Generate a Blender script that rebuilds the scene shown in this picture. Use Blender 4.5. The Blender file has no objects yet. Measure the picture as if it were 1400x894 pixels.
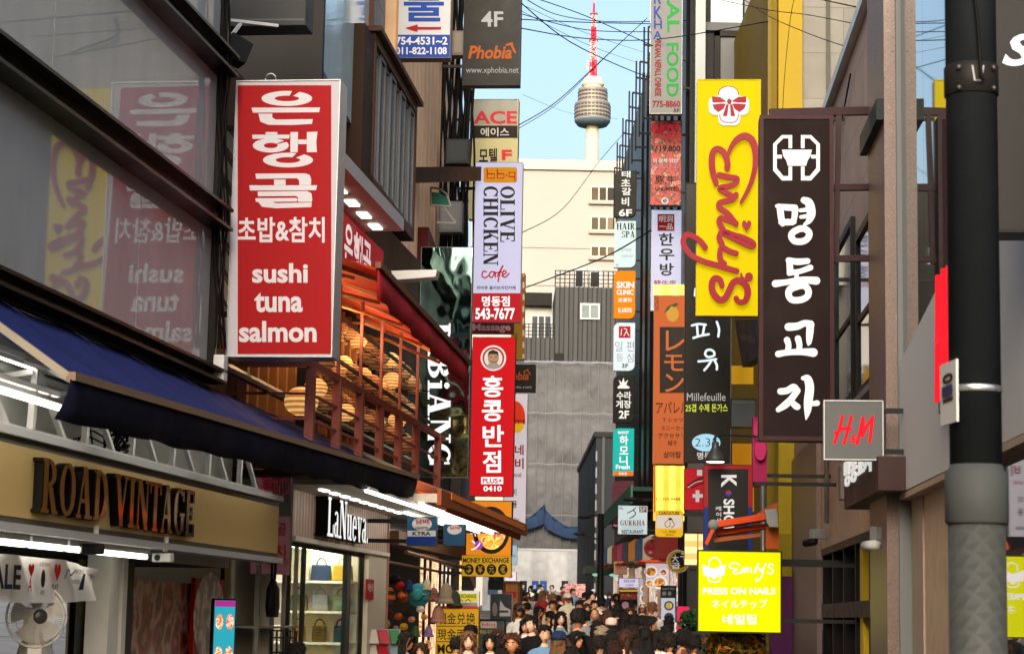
import bpy, math, random
from mathutils import Vector, Matrix, noise
random.seed(11)
sc = bpy.context.scene
COL = sc.collection
rad = math.radians
# ------------------------------------------------------------------ camera, sky, sun, exposure
FPX = 2800.0                                   # focal length in photo pixels (photo 1400 x 894)
PITCH, ROLL, CAMZ = rad(8.05), rad(1.1), 1.8
fw = Vector((0, math.cos(PITCH), math.sin(PITCH)))
r0 = Vector((1, 0, 0)); u0 = Vector((0, -math.sin(PITCH), math.cos(PITCH)))
CR = r0 * math.cos(ROLL) + u0 * math.sin(ROLL)
CU = -r0 * math.sin(ROLL) + u0 * math.cos(ROLL)
CAMP = Vector((0, 0, CAMZ))
cd = bpy.data.cameras.new('camera'); cam = bpy.data.objects.new('camera', cd); COL.objects.link(cam)
cd.sensor_width = 36.0; cd.lens = 36.0 * FPX / 1400.0
cd.clip_start = 0.1; cd.clip_end = 6000
cam.matrix_world = Matrix(((CR.x, CU.x, -fw.x, 0), (CR.y, CU.y, -fw.y, 0), (CR.z, CU.z, -fw.z, CAMZ), (0, 0, 0, 1)))
cd.dof.use_dof = True; cd.dof.focus_distance = 27.0; cd.dof.aperture_fstop = 8.0
sc.camera = cam
SUN_EL, SUN_ROT = rad(26), rad(187)            # low sun behind the camera, over the left roofs, dimmed and spread by haze
w = bpy.data.worlds.new('World'); sc.world = w; w.use_nodes = True
nt = w.node_tree; bg = nt.nodes['Background']
sky = nt.nodes.new('ShaderNodeTexSky'); sky.sky_type = 'NISHITA'; sky.sun_disc = False
sky.sun_elevation = SUN_EL; sky.sun_rotation = SUN_ROT; sky.air_density = 1.35; sky.dust_density = 8.0; sky.ozone_density = 2.6
nt.links.new(sky.outputs[0], bg.inputs[0]); bg.inputs[1].default_value = 0.15
sl = bpy.data.lights.new('sun', 'SUN'); sl.energy = 0.7; sl.angle = rad(24); sl.color = (1.0, 0.90, 0.80)
so = bpy.data.objects.new('sun', sl); COL.objects.link(so)
ts = Vector((math.sin(SUN_ROT) * math.cos(SUN_EL), math.cos(SUN_ROT) * math.cos(SUN_EL), math.sin(SUN_EL)))
so.rotation_euler = ts.to_track_quat('Z', 'Y').to_euler()
sc.view_settings.view_transform = 'Standard'; sc.view_settings.look = 'None'
sc.view_settings.gamma = 1.0; sc.view_settings.use_curve_mapping = False
EXPO = 1.32
sc.view_settings.exposure = EXPO
EM = 1.0 / 2 ** EXPO                           # lamp strength that renders at its own colour
cy = sc.cycles
cy.max_bounces = 7; cy.diffuse_bounces = 4; cy.glossy_bounces = 4; cy.transparent_max_bounces = 12
cy.use_denoising = True; cy.sample_clamp_indirect = 4.0; cy.caustics_reflective = False; cy.caustics_refractive = False
# ------------------------------------------------------------------ pixel rays -> places in the street
def ray(px, py):
    return fw + CR * ((px - 700) / FPX) - CU * ((py - 447) / FPX)
def P(px, py, Y):
    d = ray(px, py); return CAMP + d * (Y / d.y)
def gz(y):                                     # the street climbs gently after 20 m
    return 0.0 if y < 20 else 0.02 * (min(y, 150) - 20)
class Fr:
    """upright frame: local x along its plane (rightwards in view), y into depth, z up"""
    def __init__(s, o, a): s.o = Vector(o); s.a = a; s.x = Vector((math.cos(a), math.sin(a), 0)); s.y = Vector((-math.sin(a), math.cos(a), 0))
    def uv(s, px, py, off=0.0):
        d = ray(px, py); q = s.o + s.y * off - CAMP
        h = CAMP + d * (q.dot(s.y) / d.dot(s.y)) - s.o
        return (h.dot(s.x), h.z)
    def pts(s, L, off=0.0): return [s.uv(x, y, off) for x, y in L]
    def box(s, x0, y0, x1, y1, off=0.0):       # local u0,u1,z0,z1 of a pixel box
        ym, xm = (y0 + y1) / 2, (x0 + x1) / 2
        return s.uv(x0, ym, off)[0], s.uv(x1, ym, off)[0], s.uv(xm, y1, off)[1], s.uv(xm, y0, off)[1]
    def W(s, u, off, z): return s.o + s.x * u + s.y * off + Vector((0, 0, z))
def fr_px(pa, Za, pb, Zb, z=0.0):              # frame whose base line runs from pixel column pa at Za to pb at Zb
    A = P(pa, 843, Za); B = P(pb, 843, Zb); A.z = z; B.z = z
    d = B - A; return Fr(A, math.atan2(d.y, d.x))
# ------------------------------------------------------------------ mesh builder
class MB:
    def __init__(s): s.v = []; s.f = []; s.m = []; s.mi = 0
    def add(s, vs, fs):
        b = len(s.v); s.v += [tuple(v) for v in vs]; s.f += [tuple(b + i for i in f) for f in fs]; s.m += [s.mi] * len(fs); return s
    def box(s, x0, x1, y0, y1, z0, z1):
        if x0 > x1: x0, x1 = x1, x0
        if y0 > y1: y0, y1 = y1, y0
        if z0 > z1: z0, z1 = z1, z0
        return s.add([(x0, y0, z0), (x1, y0, z0), (x1, y1, z0), (x0, y1, z0), (x0, y0, z1), (x1, y0, z1), (x1, y1, z1), (x0, y1, z1)],
                     [(0, 3, 2, 1), (4, 5, 6, 7), (0, 1, 5, 4), (1, 2, 6, 5), (2, 3, 7, 6), (3, 0, 4, 7)])
    def prism(s, pts, y0, y1):                 # (x,z) outline between depths y0 (front) and y1
        a = sum(p[0] * q[1] - q[0] * p[1] for p, q in zip(pts, pts[1:] + pts[:1]))
        if a < 0: pts = pts[::-1]
        n = len(pts)
        return s.add([(x, y0, z) for x, z in pts] + [(x, y1, z) for x, z in pts],
                     [tuple(range(n)), tuple(range(2 * n - 1, n - 1, -1))] + [(i, n + i, n + (i + 1) % n, (i + 1) % n) for i in range(n)])
    def flat(s, pts, y):
        a = sum(p[0] * q[1] - q[0] * p[1] for p, q in zip(pts, pts[1:] + pts[:1]))
        if a < 0: pts = pts[::-1]
        return s.add([(x, y, z) for x, z in pts], [tuple(range(len(pts)))])
    def slab(s, quad, t):                      # four 3D points with thickness t along the normal
        a, b, c, d = [Vector(q) for q in quad]; n = (b - a).cross(d - a).normalized() * t
        vs = [a, b, c, d, a - n, b - n, c - n, d - n]
        return s.add(vs, [(0, 1, 2, 3), (7, 6, 5, 4), (0, 4, 5, 1), (1, 5, 6, 2), (2, 6, 7, 3), (3, 7, 4, 0)])
    def tube(s, pts, r, n=6):
        pts = [Vector(p) for p in pts]; b = len(s.v); k = len(pts)
        if not isinstance(r, (list, tuple)): r = [r] * k
        up = Vector((0, 0, 1))
        for i, p in enumerate(pts):
            t = (pts[min(i + 1, k - 1)] - pts[max(i - 1, 0)]).normalized()
            q = up if abs(t.z) < .9 else Vector((1, 0, 0))
            e = t.cross(q).normalized(); g = t.cross(e)
            for j in range(n):
                c, d = math.cos(6.2832 * j / n), math.sin(6.2832 * j / n); s.v.append(tuple(p + (e * c + g * d) * r[i]))
        fs = [(b + i * n + j, b + (i + 1) * n + j, b + (i + 1) * n + (j + 1) % n, b + i * n + (j + 1) % n) for i in range(k - 1) for j in range(n)]
        fs += [tuple(b + j for j in range(n)), tuple(b + (k - 1) * n + j for j in range(n - 1, -1, -1))]
        s.f += fs; s.m += [s.mi] * len(fs); return s
    def bar(s, a, b, w, h):                    # square bar from a to b
        a, b = Vector(a), Vector(b); t = (b - a).normalized(); q = Vector((0, 0, 1)) if abs(t.z) < .95 else Vector((0, 1, 0))
        e = t.cross(q).normalized() * (w / 2); g = e.cross(t).normalized() * (h / 2)
        vs = [a - e - g, a + e - g, a + e + g, a - e + g, b - e - g, b + e - g, b + e + g, b - e + g]
        return s.add(vs, [(0, 1, 2, 3), (7, 6, 5, 4), (0, 4, 5, 1), (1, 5, 6, 2), (2, 6, 7, 3), (3, 7, 4, 0)])
    def lathe(s, prof, n=16, c=(0, 0, 0), axis='z'):
        b = len(s.v); k = len(prof)
        for r, h in prof:
            for j in range(n):
                x, y = r * math.cos(6.2832 * j / n), r * math.sin(6.2832 * j / n)
                p = (x, y, h) if axis == 'z' else (x, h, -y)
                s.v.append((p[0] + c[0], p[1] + c[1], p[2] + c[2]))
        fs = [(b + i * n + j, b + i * n + (j + 1) % n, b + (i + 1) * n + (j + 1) % n, b + (i + 1) * n + j) for i in range(k - 1) for j in range(n)]
        if prof[0][0] > 1e-6: fs.append(tuple(b + j for j in range(n - 1, -1, -1)))
        if prof[-1][0] > 1e-6: fs.append(tuple(b + (k - 1) * n + j for j in range(n)))
        s.f += fs; s.m += [s.mi] * len(fs); return s
    def ball(s, c, rx, ry=None, rz=None, n=10):
        ry = ry or rx; rz = rz or rx; m = max(4, n // 2 + 1)
        prof = [(math.sin(math.pi * i / m), -math.cos(math.pi * i / m)) for i in range(m + 1)]
        b = len(s.v); s.lathe([(max(p[0], 1e-7), p[1]) for p in prof], n)
        for i in range(b, len(s.v)):
            x, y, z = s.v[i]; s.v[i] = (c[0] + x * rx, c[1] + y * ry, c[2] + z * rz)
        return s
    def build(s, name, mat, parent=None, smooth=False, bevel=0.0, kind=None):
        me = bpy.data.meshes.new(name); me.from_pydata(s.v, [], s.f)
        for x in (mat if isinstance(mat, (list, tuple)) else [mat]): me.materials.append(x)
        if any(s.m): me.polygons.foreach_set('material_index', s.m)
        if smooth: me.polygons.foreach_set('use_smooth', [True] * len(me.polygons))
        me.update()
        o = bpy.data.objects.new(name, me); COL.objects.link(o)
        if parent: o.parent = parent
        if bevel:
            b = o.modifiers.new('bevel', 'BEVEL'); b.width = bevel; b.segments = 2; b.limit_method = 'ANGLE'; b.angle_limit = rad(40)
        if kind: o['kind'] = kind
        return o
def tag(o, label, cat, group=None, kind=None):
    o['label'] = label; o['category'] = cat
    if group: o['group'] = group
    if kind: o['kind'] = kind
    return o
def root(name, label, cat, loc, a=0.0, group=None):
    o = bpy.data.objects.new(name, None); o.empty_display_size = .1; COL.objects.link(o)
    o.location = loc; o.rotation_euler = (0, 0, a); return tag(o, label, cat, group)
def froot(name, label, cat, fr, group=None): return root(name, label, cat, fr.o, fr.a, group)
# ------------------------------------------------------------------ materials
def lin(h):
    if not isinstance(h, str): return tuple(h)
    c = [int(h[i:i + 2], 16) / 255 for i in (0, 2, 4)]
    return tuple(x / 12.92 if x <= .04045 else ((x + .055) / 1.055) ** 2.4 for x in c)
_mc = {}
def newmat(name):
    m = bpy.data.materials.new(name); m.use_nodes = True; return m, m.node_tree.nodes, m.node_tree.links, m.node_tree.nodes['Principled BSDF']
def M(c, rough=.55, metal=0.0, emit=0.0, var=.14, scale=3.0, bump=0.0, bscale=40.0, stretch=(1, 1, 1), spec=.09, name=None):
    key = (c, rough, metal, emit, var, scale, bump, bscale, stretch, spec)
    if key in _mc: return _mc[key]
    m, N, L, b = newmat(name or 'mat_' + str(c)); col = lin(c)
    tc = N.new('ShaderNodeTexCoord'); mp = N.new('ShaderNodeMapping'); mp.inputs['Scale'].default_value = stretch
    L.new(tc.outputs['Object'], mp.inputs[0])
    nz = N.new('ShaderNodeTexNoise'); nz.inputs['Scale'].default_value = scale; nz.inputs['Detail'].default_value = 6
    nz.inputs['Roughness'].default_value = .65; L.new(mp.outputs[0], nz.inputs['Vector'])
    mx = N.new('ShaderNodeMix'); mx.data_type = 'RGBA'
    mx.inputs[6].default_value = tuple(x * (1 - 1.6 * var) for x in col) + (1,); mx.inputs[7].default_value = tuple(min(1, x * (1 + 1.6 * var)) for x in col) + (1,)
    L.new(nz.outputs[0], mx.inputs[0]); L.new(mx.outputs[2], b.inputs['Base Color'])
    rr = N.new('ShaderNodeMapRange'); rr.inputs[1].default_value = .25; rr.inputs[2].default_value = .75
    rr.inputs[3].default_value = max(.02, rough * .8); rr.inputs[4].default_value = min(1, rough * 1.2); L.new(nz.outputs[0], rr.inputs[0]); L.new(rr.outputs[0], b.inputs['Roughness'])
    b.inputs['Metallic'].default_value = metal; b.inputs['Specular IOR Level'].default_value = spec
    if emit:
        for l_ in list(b.inputs['Base Color'].links): L.remove(l_)
        b.inputs['Base Color'].default_value = tuple(x * .22 for x in col) + (1,)
        L.new(mx.outputs[2], b.inputs['Emission Color']); b.inputs['Emission Strength'].default_value = emit * EM
    if bump:
        n2 = N.new('ShaderNodeTexNoise'); n2.inputs['Scale'].default_value = bscale; n2.inputs['Detail'].default_value = 4; L.new(mp.outputs[0], n2.inputs['Vector'])
        bp = N.new('ShaderNodeBump'); bp.inputs['Strength'].default_value = bump; bp.inputs['Distance'].default_value = .02; L.new(n2.outputs[0], bp.inputs['Height']); L.new(bp.outputs[0], b.inputs['Normal'])
    _mc[key] = m; return m
def E(c, k=.85, var=.09, scale=1.6, stretch=(1.6, 1, .4)):        # a lit face: acrylic over lamps
    return M(c, .55, 0, k, var, scale, 0, 40.0, stretch, .03)
def mirror(name, c, rough, metal, bump=0, bscale=1.0, stretch=(1, 1, 1), ior=1.5, mixin=None):
    m, N, L, b = newmat(name); b.inputs['Base Color'].default_value = lin(c) + (1,); b.inputs['Roughness'].default_value = rough
    b.inputs['Metallic'].default_value = metal; b.inputs['IOR'].default_value = ior
    tc = N.new('ShaderNodeTexCoord'); mp = N.new('ShaderNodeMapping'); mp.inputs['Scale'].default_value = stretch; L.new(tc.outputs['Object'], mp.inputs[0])
    nz = N.new('ShaderNodeTexNoise'); nz.inputs['Scale'].default_value = bscale; nz.inputs['Detail'].default_value = 2; L.new(mp.outputs[0], nz.inputs[0])
    if bump:
        bp = N.new('ShaderNodeBump'); bp.inputs['Strength'].default_value = 1; bp.inputs['Distance'].default_value = bump; L.new(nz.outputs[0], bp.inputs['Height']); L.new(bp.outputs[0], b.inputs['Normal'])
    if mixin:                                    # dusty streaks in the colour
        mx = N.new('ShaderNodeMix'); mx.data_type = 'RGBA'; n2 = N.new('ShaderNodeTexNoise'); n2.inputs['Scale'].default_value = 2.5; n2.inputs['Detail'].default_value = 8
        L.new(mp.outputs[0], n2.inputs[0]); L.new(n2.outputs[0], mx.inputs[0]); mx.inputs[6].default_value = lin(c) + (1,); mx.inputs[7].default_value = lin(mixin) + (1,); L.new(mx.outputs[2], b.inputs['Base Color'])
    return m
def glassmat(name, tint, refl=.5):               # clear shop glass: see-through with a fresnel reflection
    m, N, L, b = newmat(name); out = N['Material Output']
    tr = N.new('ShaderNodeBsdfTransparent'); tr.inputs[0].default_value = lin(tint) + (1,)
    gl = N.new('ShaderNodeBsdfGlossy'); gl.inputs['Roughness'].default_value = .02
    fr = N.new('ShaderNodeFresnel'); fr.inputs[0].default_value = 1.4; mu = N.new('ShaderNodeMath'); mu.operation = 'MULTIPLY'; mu.inputs[1].default_value = refl
    mx = N.new('ShaderNodeMixShader'); L.new(fr.outputs[0], mu.inputs[0]); L.new(mu.outputs[0], mx.inputs[0]); L.new(tr.outputs[0], mx.inputs[1]); L.new(gl.outputs[0], mx.inputs[2]); L.new(mx.outputs[0], out.inputs[0])
    return m
def striped(name, c1, c2, n, axis=0, rough=.6, emit=0, metal=0, duty=None, bump=0.0, noise_amt=.0):
    """alternating ribs n per metre along one axis"""
    m, N, L, b = newmat(name); tc = N.new('ShaderNodeTexCoord'); sp = N.new('ShaderNodeSeparateXYZ'); L.new(tc.outputs['Object'], sp.inputs[0])
    mu = N.new('ShaderNodeMath'); mu.operation = 'MULTIPLY'; mu.inputs[1].default_value = n * 6.28318; L.new(sp.outputs[axis], mu.inputs[0])
    si = N.new('ShaderNodeMath'); si.operation = 'SINE'; L.new(mu.outputs[0], si.inputs[0])
    mr = N.new('ShaderNodeMapRange'); d = (duty if duty is not None else .0); mr.inputs[1].default_value = d - .35; mr.inputs[2].default_value = d + .35; L.new(si.outputs[0], mr.inputs[0])
    mx = N.new('ShaderNodeMix'); mx.data_type = 'RGBA'; mx.inputs[6].default_value = lin(c1) + (1,); mx.inputs[7].default_value = lin(c2) + (1,); L.new(mr.outputs[0], mx.inputs[0])
    nz = N.new('ShaderNodeTexNoise'); nz.inputs['Scale'].default_value = 2.2; nz.inputs['Detail'].default_value = 7; L.new(tc.outputs['Object'], nz.inputs[0])
    m2 = N.new('ShaderNodeMix'); m2.data_type = 'RGBA'; m2.blend_type = 'MULTIPLY'; m2.inputs[0].default_value = .55; L.new(mx.outputs[2], m2.inputs[6]); L.new(nz.outputs[0], m2.inputs[7])
    g = N.new('ShaderNodeMix'); g.data_type = 'RGBA'; g.blend_type = 'MULTIPLY'; g.inputs[0].default_value = 1; g.inputs[7].default_value = (1.35, 1.35, 1.35, 1); L.new(m2.outputs[2], g.inputs[6])
    L.new(g.outputs[2], b.inputs['Base Color']); b.inputs['Roughness'].default_value = rough; b.inputs['Metallic'].default_value = metal
    if emit: L.new(g.outputs[2], b.inputs['Emission Color']); b.inputs['Emission Strength'].default_value = emit * EM
    if bump:
        bp = N.new('ShaderNodeBump'); bp.inputs['Strength'].default_value = .8; bp.inputs['Distance'].default_value = bump; L.new(mr.outputs[0], bp.inputs['Height']); L.new(bp.outputs[0], b.inputs['Normal'])
    return m
def spotted(name, cols, scale, rough=.5, emit=0, detail=2.0):    # printed food photo / speckled stone: ramp over noise
    m, N, L, b = newmat(name); tc = N.new('ShaderNodeTexCoord'); nz = N.new('ShaderNodeTexNoise'); nz.inputs['Scale'].default_value = scale; nz.inputs['Detail'].default_value = detail
    L.new(tc.outputs['Object'], nz.inputs[0]); cr = N.new('ShaderNodeValToRGB'); el = cr.color_ramp.elements
    k = len(cols); el[0].position = .3; el[0].color = lin(cols[0]) + (1,); el[1].position = .7; el[1].color = lin(cols[-1]) + (1,)
    for i, c in enumerate(cols[1:-1]): e = el.new(.3 + .4 * (i + 1) / (k - 1)); e.color = lin(c) + (1,)
    L.new(nz.outputs[0], cr.inputs[0]); L.new(cr.outputs[0], b.inputs['Base Color']); b.inputs['Roughness'].default_value = rough
    if emit: L.new(cr.outputs[0], b.inputs['Emission Color']); b.inputs['Emission Strength'].default_value = emit * EM
    return m
def tiled(name, c1, c2, mortar, sx, sz, rough=.7, bump=.004, msize=.012):   # courses on an x-z wall
    m, N, L, b = newmat(name); tc = N.new('ShaderNodeTexCoord'); sp = N.new('ShaderNodeSeparateXYZ'); cb = N.new('ShaderNodeCombineXYZ')
    L.new(tc.outputs['Object'], sp.inputs[0]); ad = N.new('ShaderNodeMath'); ad.operation = 'ADD'; L.new(sp.outputs[0], ad.inputs[0]); L.new(sp.outputs[1], ad.inputs[1])
    L.new(ad.outputs[0], cb.inputs[0]); L.new(sp.outputs[2], cb.inputs[1])
    br = N.new('ShaderNodeTexBrick'); br.inputs['Scale'].default_value = 1; br.inputs['Brick Width'].default_value = sx; br.inputs['Row Height'].default_value = sz; br.inputs['Mortar Size'].default_value = msize
    br.inputs['Color1'].default_value = lin(c1) + (1,); br.inputs['Color2'].default_value = lin(c2) + (1,); br.inputs['Mortar'].default_value = lin(mortar) + (1,)
    L.new(cb.outputs[0], br.inputs[0]); nz = N.new('ShaderNodeTexNoise'); nz.inputs['Scale'].default_value = 1.7; nz.inputs['Detail'].default_value = 8; L.new(tc.outputs['Object'], nz.inputs[0])
    m2 = N.new('ShaderNodeMix'); m2.data_type = 'RGBA'; m2.blend_type = 'OVERLAY'; m2.inputs[0].default_value = .3; L.new(br.outputs[0], m2.inputs[6]); L.new(nz.outputs[0], m2.inputs[7]); L.new(m2.outputs[2], b.inputs['Base Color'])
    b.inputs['Roughness'].default_value = rough; bp = N.new('ShaderNodeBump'); bp.inputs['Distance'].default_value = bump; bp.invert = True; L.new(br.outputs[1], bp.inputs['Height']); L.new(bp.outputs[0], b.inputs['Normal'])
    return m
BLK = M('141416', .45); DARK = M('232426', .5); STEEL = M('8a8c8f', .35, .8); ALU = M('a9adb2', .38, .6); WHITE = M('e8e8e6', .5, 0, 0, .05); CABLE = M('0d0d0e', .6)
GREY = M('77797b', .6); LGREY = M('b4b6b8', .6, 0, 0, .08); BROWNF = M('3a2219', .4); GLASS = glassmat('shop_glass', 'eef4f0', .3)
# ------------------------------------------------------------------ lettering
_tc = {}
def textmesh(t, bold=0.0, solid=False, shear=0.0, sp=1.0, mono=False):
    k = (t, bold, solid, shear, sp)
    if k in _tc: return _tc[k]
    cu = bpy.data.curves.new('t', 'FONT'); cu.body = t; cu.size = 1; cu.offset = bold; cu.resolution_u = 3; cu.shear = shear; cu.space_character = sp
    if solid: cu.extrude = .5
    o = bpy.data.objects.new('t', cu); me = o.to_mesh()
    vs = [tuple(v.co) for v in me.vertices]; fs = [tuple(p.vertices) for p in me.polygons]; o.to_mesh_clear()
    bpy.data.objects.remove(o); bpy.data.curves.remove(cu)
    x0, x1 = min(v[0] for v in vs), max(v[0] for v in vs); y0, y1 = min(v[1] for v in vs), max(v[1] for v in vs)
    vs = [((v[0] - x0) / (x1 - x0), (v[1] - y0) / max(1e-6, y1 - y0), v[2]) for v in vs]
    _tc[k] = (vs, fs); return _tc[k]
T_, t_, s_ = .24, .085, .07
def _arc(cx, cy, rx, ry, wx, wy, a0, a1, n=14):
    q = []
    for i in range(n):
        A, B = rad(a0 + (a1 - a0) * i / n), rad(a0 + (a1 - a0) * (i + 1) / n)
        q.append([(cx + (rx - wx) * math.cos(A), cy + (ry - wy) * math.sin(A)), (cx + rx * math.cos(A), cy + ry * math.sin(A)), (cx + rx * math.cos(B), cy + ry * math.sin(B)), (cx + (rx - wx) * math.cos(B), cy + (ry - wy) * math.sin(B))])
    return q
def _b(x0, y0, x1, y1): return [[(x0, y0), (x1, y0), (x1, y1), (x0, y1)]]
def _l(x0, y0, x1, y1, w): return [[(x0, y0), (x0 + w, y0), (x1 + w, y1), (x1, y1)]]
def _st(x, y1=1.0, w=T_, l=.08, top=1): return _b(x, 0, x + w, y1) + _b(x - l, 0, x + w + l, s_) + (_b(x - l, y1 - s_, x + w + l, y1) if top else [])
SER = {
 'R': (.86, _st(.08) + _arc(.3, .74, .42, .26, .22, .08, -90, 90) + _l(.56, 0, .3, .5, T_) + _b(.56, 0, .86, s_)),
 'O': (.86, _arc(.43, .5, .43, .5, .22, .09, 0, 360, 28)), 'A': (.9, _l(.08, 0, .36, 1, .09) + _l(.56, 0, .32, 1, T_) + _b(.2, .3, .66, .38) + _b(0, 0, .28, s_) + _b(.48, 0, .9, s_)),
 'D': (.86, _st(.08) + _arc(.26, .5, .58, .5, .23, .08, -90, 90)), 'V': (.9, _l(.4, 0, .08, 1, T_) + _l(.42, 0, .74, 1, .09) + _b(0, 1 - s_, .42, 1) + _b(.6, 1 - s_, .92, 1)),
 'I': (.42, _st(.09)), 'N': (.92, _l(.62, 0, .1, 1, .26) + _b(.12, 0, .12 + t_, 1) + _b(.76, 0, .76 + t_, 1) + _b(0, 0, .3, s_) + _b(0, 1 - s_, .25, 1) + _b(.64, 1 - s_, .96, 1)),
 'T': (.8, _st(.29, 1, T_, .08, 0) + _b(0, .92, .82, 1) + _b(0, .76, .07, 1) + _b(.75, .76, .82, 1)),
 'G': (.86, _arc(.43, .5, .43, .5, .22, .09, 50, 330, 24) + _b(.58, .08, .8, .44) + _b(.48, .4, .88, .47) + _b(.7, .72, .78, .96)),
 'C': (.8, _arc(.43, .5, .43, .5, .22, .09, 45, 318, 24) + _b(.68, .7, .76, .98) + _b(.66, .04, .73, .24)),
 'E': (.76, _st(.08) + _b(.3, .92, .72, 1) + _b(.65, .74, .72, 1) + _b(.3, 0, .76, .08) + _b(.69, 0, .76, .28) + _b(.3, .46, .58, .54) + _b(.52, .36, .58, .64)),
 'L': (.74, _st(.08) + _b(.3, 0, .74, .08) + _b(.67, 0, .74, .32)), 'H': (.92, _st(.08) + _st(.62) + _b(.3, .46, .64, .54)),
 'K': (.9, _st(.08) + _l(.3, .38, .68, 1, .1) + _l(.6, 0, .38, .56, T_) + _b(.54, 0, .92, s_) + _b(.58, 1 - s_, .88, 1)),
 'B': (.8, _st(.08) + _arc(.28, .755, .42, .245, .22, .08, -90, 90) + _arc(.28, .27, .48, .27, .23, .08, -90, 90)),
 'P': (.78, _st(.08) + _arc(.3, .73, .44, .27, .23, .08, -90, 90)), 'U': (.9, _b(.1, .3, .1 + T_, 1) + _b(.68, .3, .68 + t_, 1) + _arc(.43, .33, .335, .33, .2, .1, 180, 360) + _b(0, 1 - s_, .44, 1) + _b(.58, 1 - s_, .88, 1)),
 'S': (.7, _arc(.35, .74, .31, .26, .16, .09, 20, 270) + _arc(.35, .27, .35, .27, .18, .09, -160, 90) + _b(.58, .74, .65, .98) + _b(.02, .04, .08, .28)),
 'a': (.62, _arc(.26, .2, .26, .2, .16, .06, 40, 330) + _b(.34, .06, .52, .52) + _arc(.27, .5, .25, .18, .14, .06, 0, 150) + _b(.45, 0, .62, .07)),
 'u': (.7, _b(.08, .18, .26, .68) + _arc(.28, .18, .2, .18, .14, .06, 180, 330) + _b(.44, 0, .62, .68) + _b(0, .62, .2, .68) + _b(.36, .62, .5, .68) + _b(.5, 0, .7, .06)),
 'e': (.6, _arc(.3, .34, .3, .35, .17, .07, 20, 320, 20) + _b(.1, .34, .58, .41) + _arc(.3, .34, .28, .35, .12, .07, -2, 24, 3)), 'v': (.66, _l(.28, 0, .06, .68, .18) + _l(.3, 0, .52, .68, .08) + _b(0, .62, .3, .68) + _b(.42, .62, .68, .68)),
 'i': (.36, _b(.09, 0, .29, .62) + _b(0, 0, .38, s_) + _b(0, .55, .2, .62) + _arc(.19, .84, .12, .12, .12, .12, 0, 360, 12)), '.': (.24, _arc(.1, .08, .09, .09, .09, .09, 0, 360, 10)), ' ': (.4, []),
}
def serifmesh(t):
    x = 0; out = []
    for ch in t:
        wd, polys = SER[ch]; out += [[(p[0] + x, p[1]) for p in q] for q in polys]; x += wd + .07
    X0, X1 = min(p[0] for q in out for p in q), max(p[0] for q in out for p in q); Y0, Y1 = min(p[1] for q in out for p in q), max(p[1] for q in out for p in q)
    return [[((p[0] - X0) / (X1 - X0), (p[1] - Y0) / (Y1 - Y0)) for p in q] for q in out]
def catmull(pts, k=5):
    if len(pts) < 3: return pts
    q = [pts[0]] + list(pts) + [pts[-1]]; out = []
    for i in range(1, len(q) - 2):
        for j in range(k):
            t = j / k; out.append(tuple(.5 * ((2 * q[i][c]) + (-q[i - 1][c] + q[i + 1][c]) * t + (2 * q[i - 1][c] - 5 * q[i][c] + 4 * q[i + 1][c] - q[i + 2][c]) * t * t + (-q[i - 1][c] + 3 * q[i][c] - 3 * q[i + 1][c] + q[i + 2][c]) * t ** 3) for c in range(len(pts[0]))))
    return out + [tuple(pts[-1])]
def ribbon(pts, w, taper=0.0):                   # a brush stroke as one outline with round ends; w is a width or one per point
    n = len(pts); L = []; Rr = []
    ws = w if isinstance(w, (list, tuple)) else [w] * n
    if len(ws) != n: ws = [ws[min(len(ws) - 1, int(i * len(ws) / n))] for i in range(n)]
    for i, p in enumerate(pts):
        a, b = pts[max(i - 1, 0)], pts[min(i + 1, n - 1)]; dx, dy = b[0] - a[0], b[1] - a[1]; l = math.hypot(dx, dy) or 1
        nx, ny = -dy / l * ws[i] / 2, dx / l * ws[i] / 2; L.append((p[0] + nx, p[1] + ny)); Rr.append((p[0] - nx, p[1] - ny))
    return L, Rr
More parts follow.
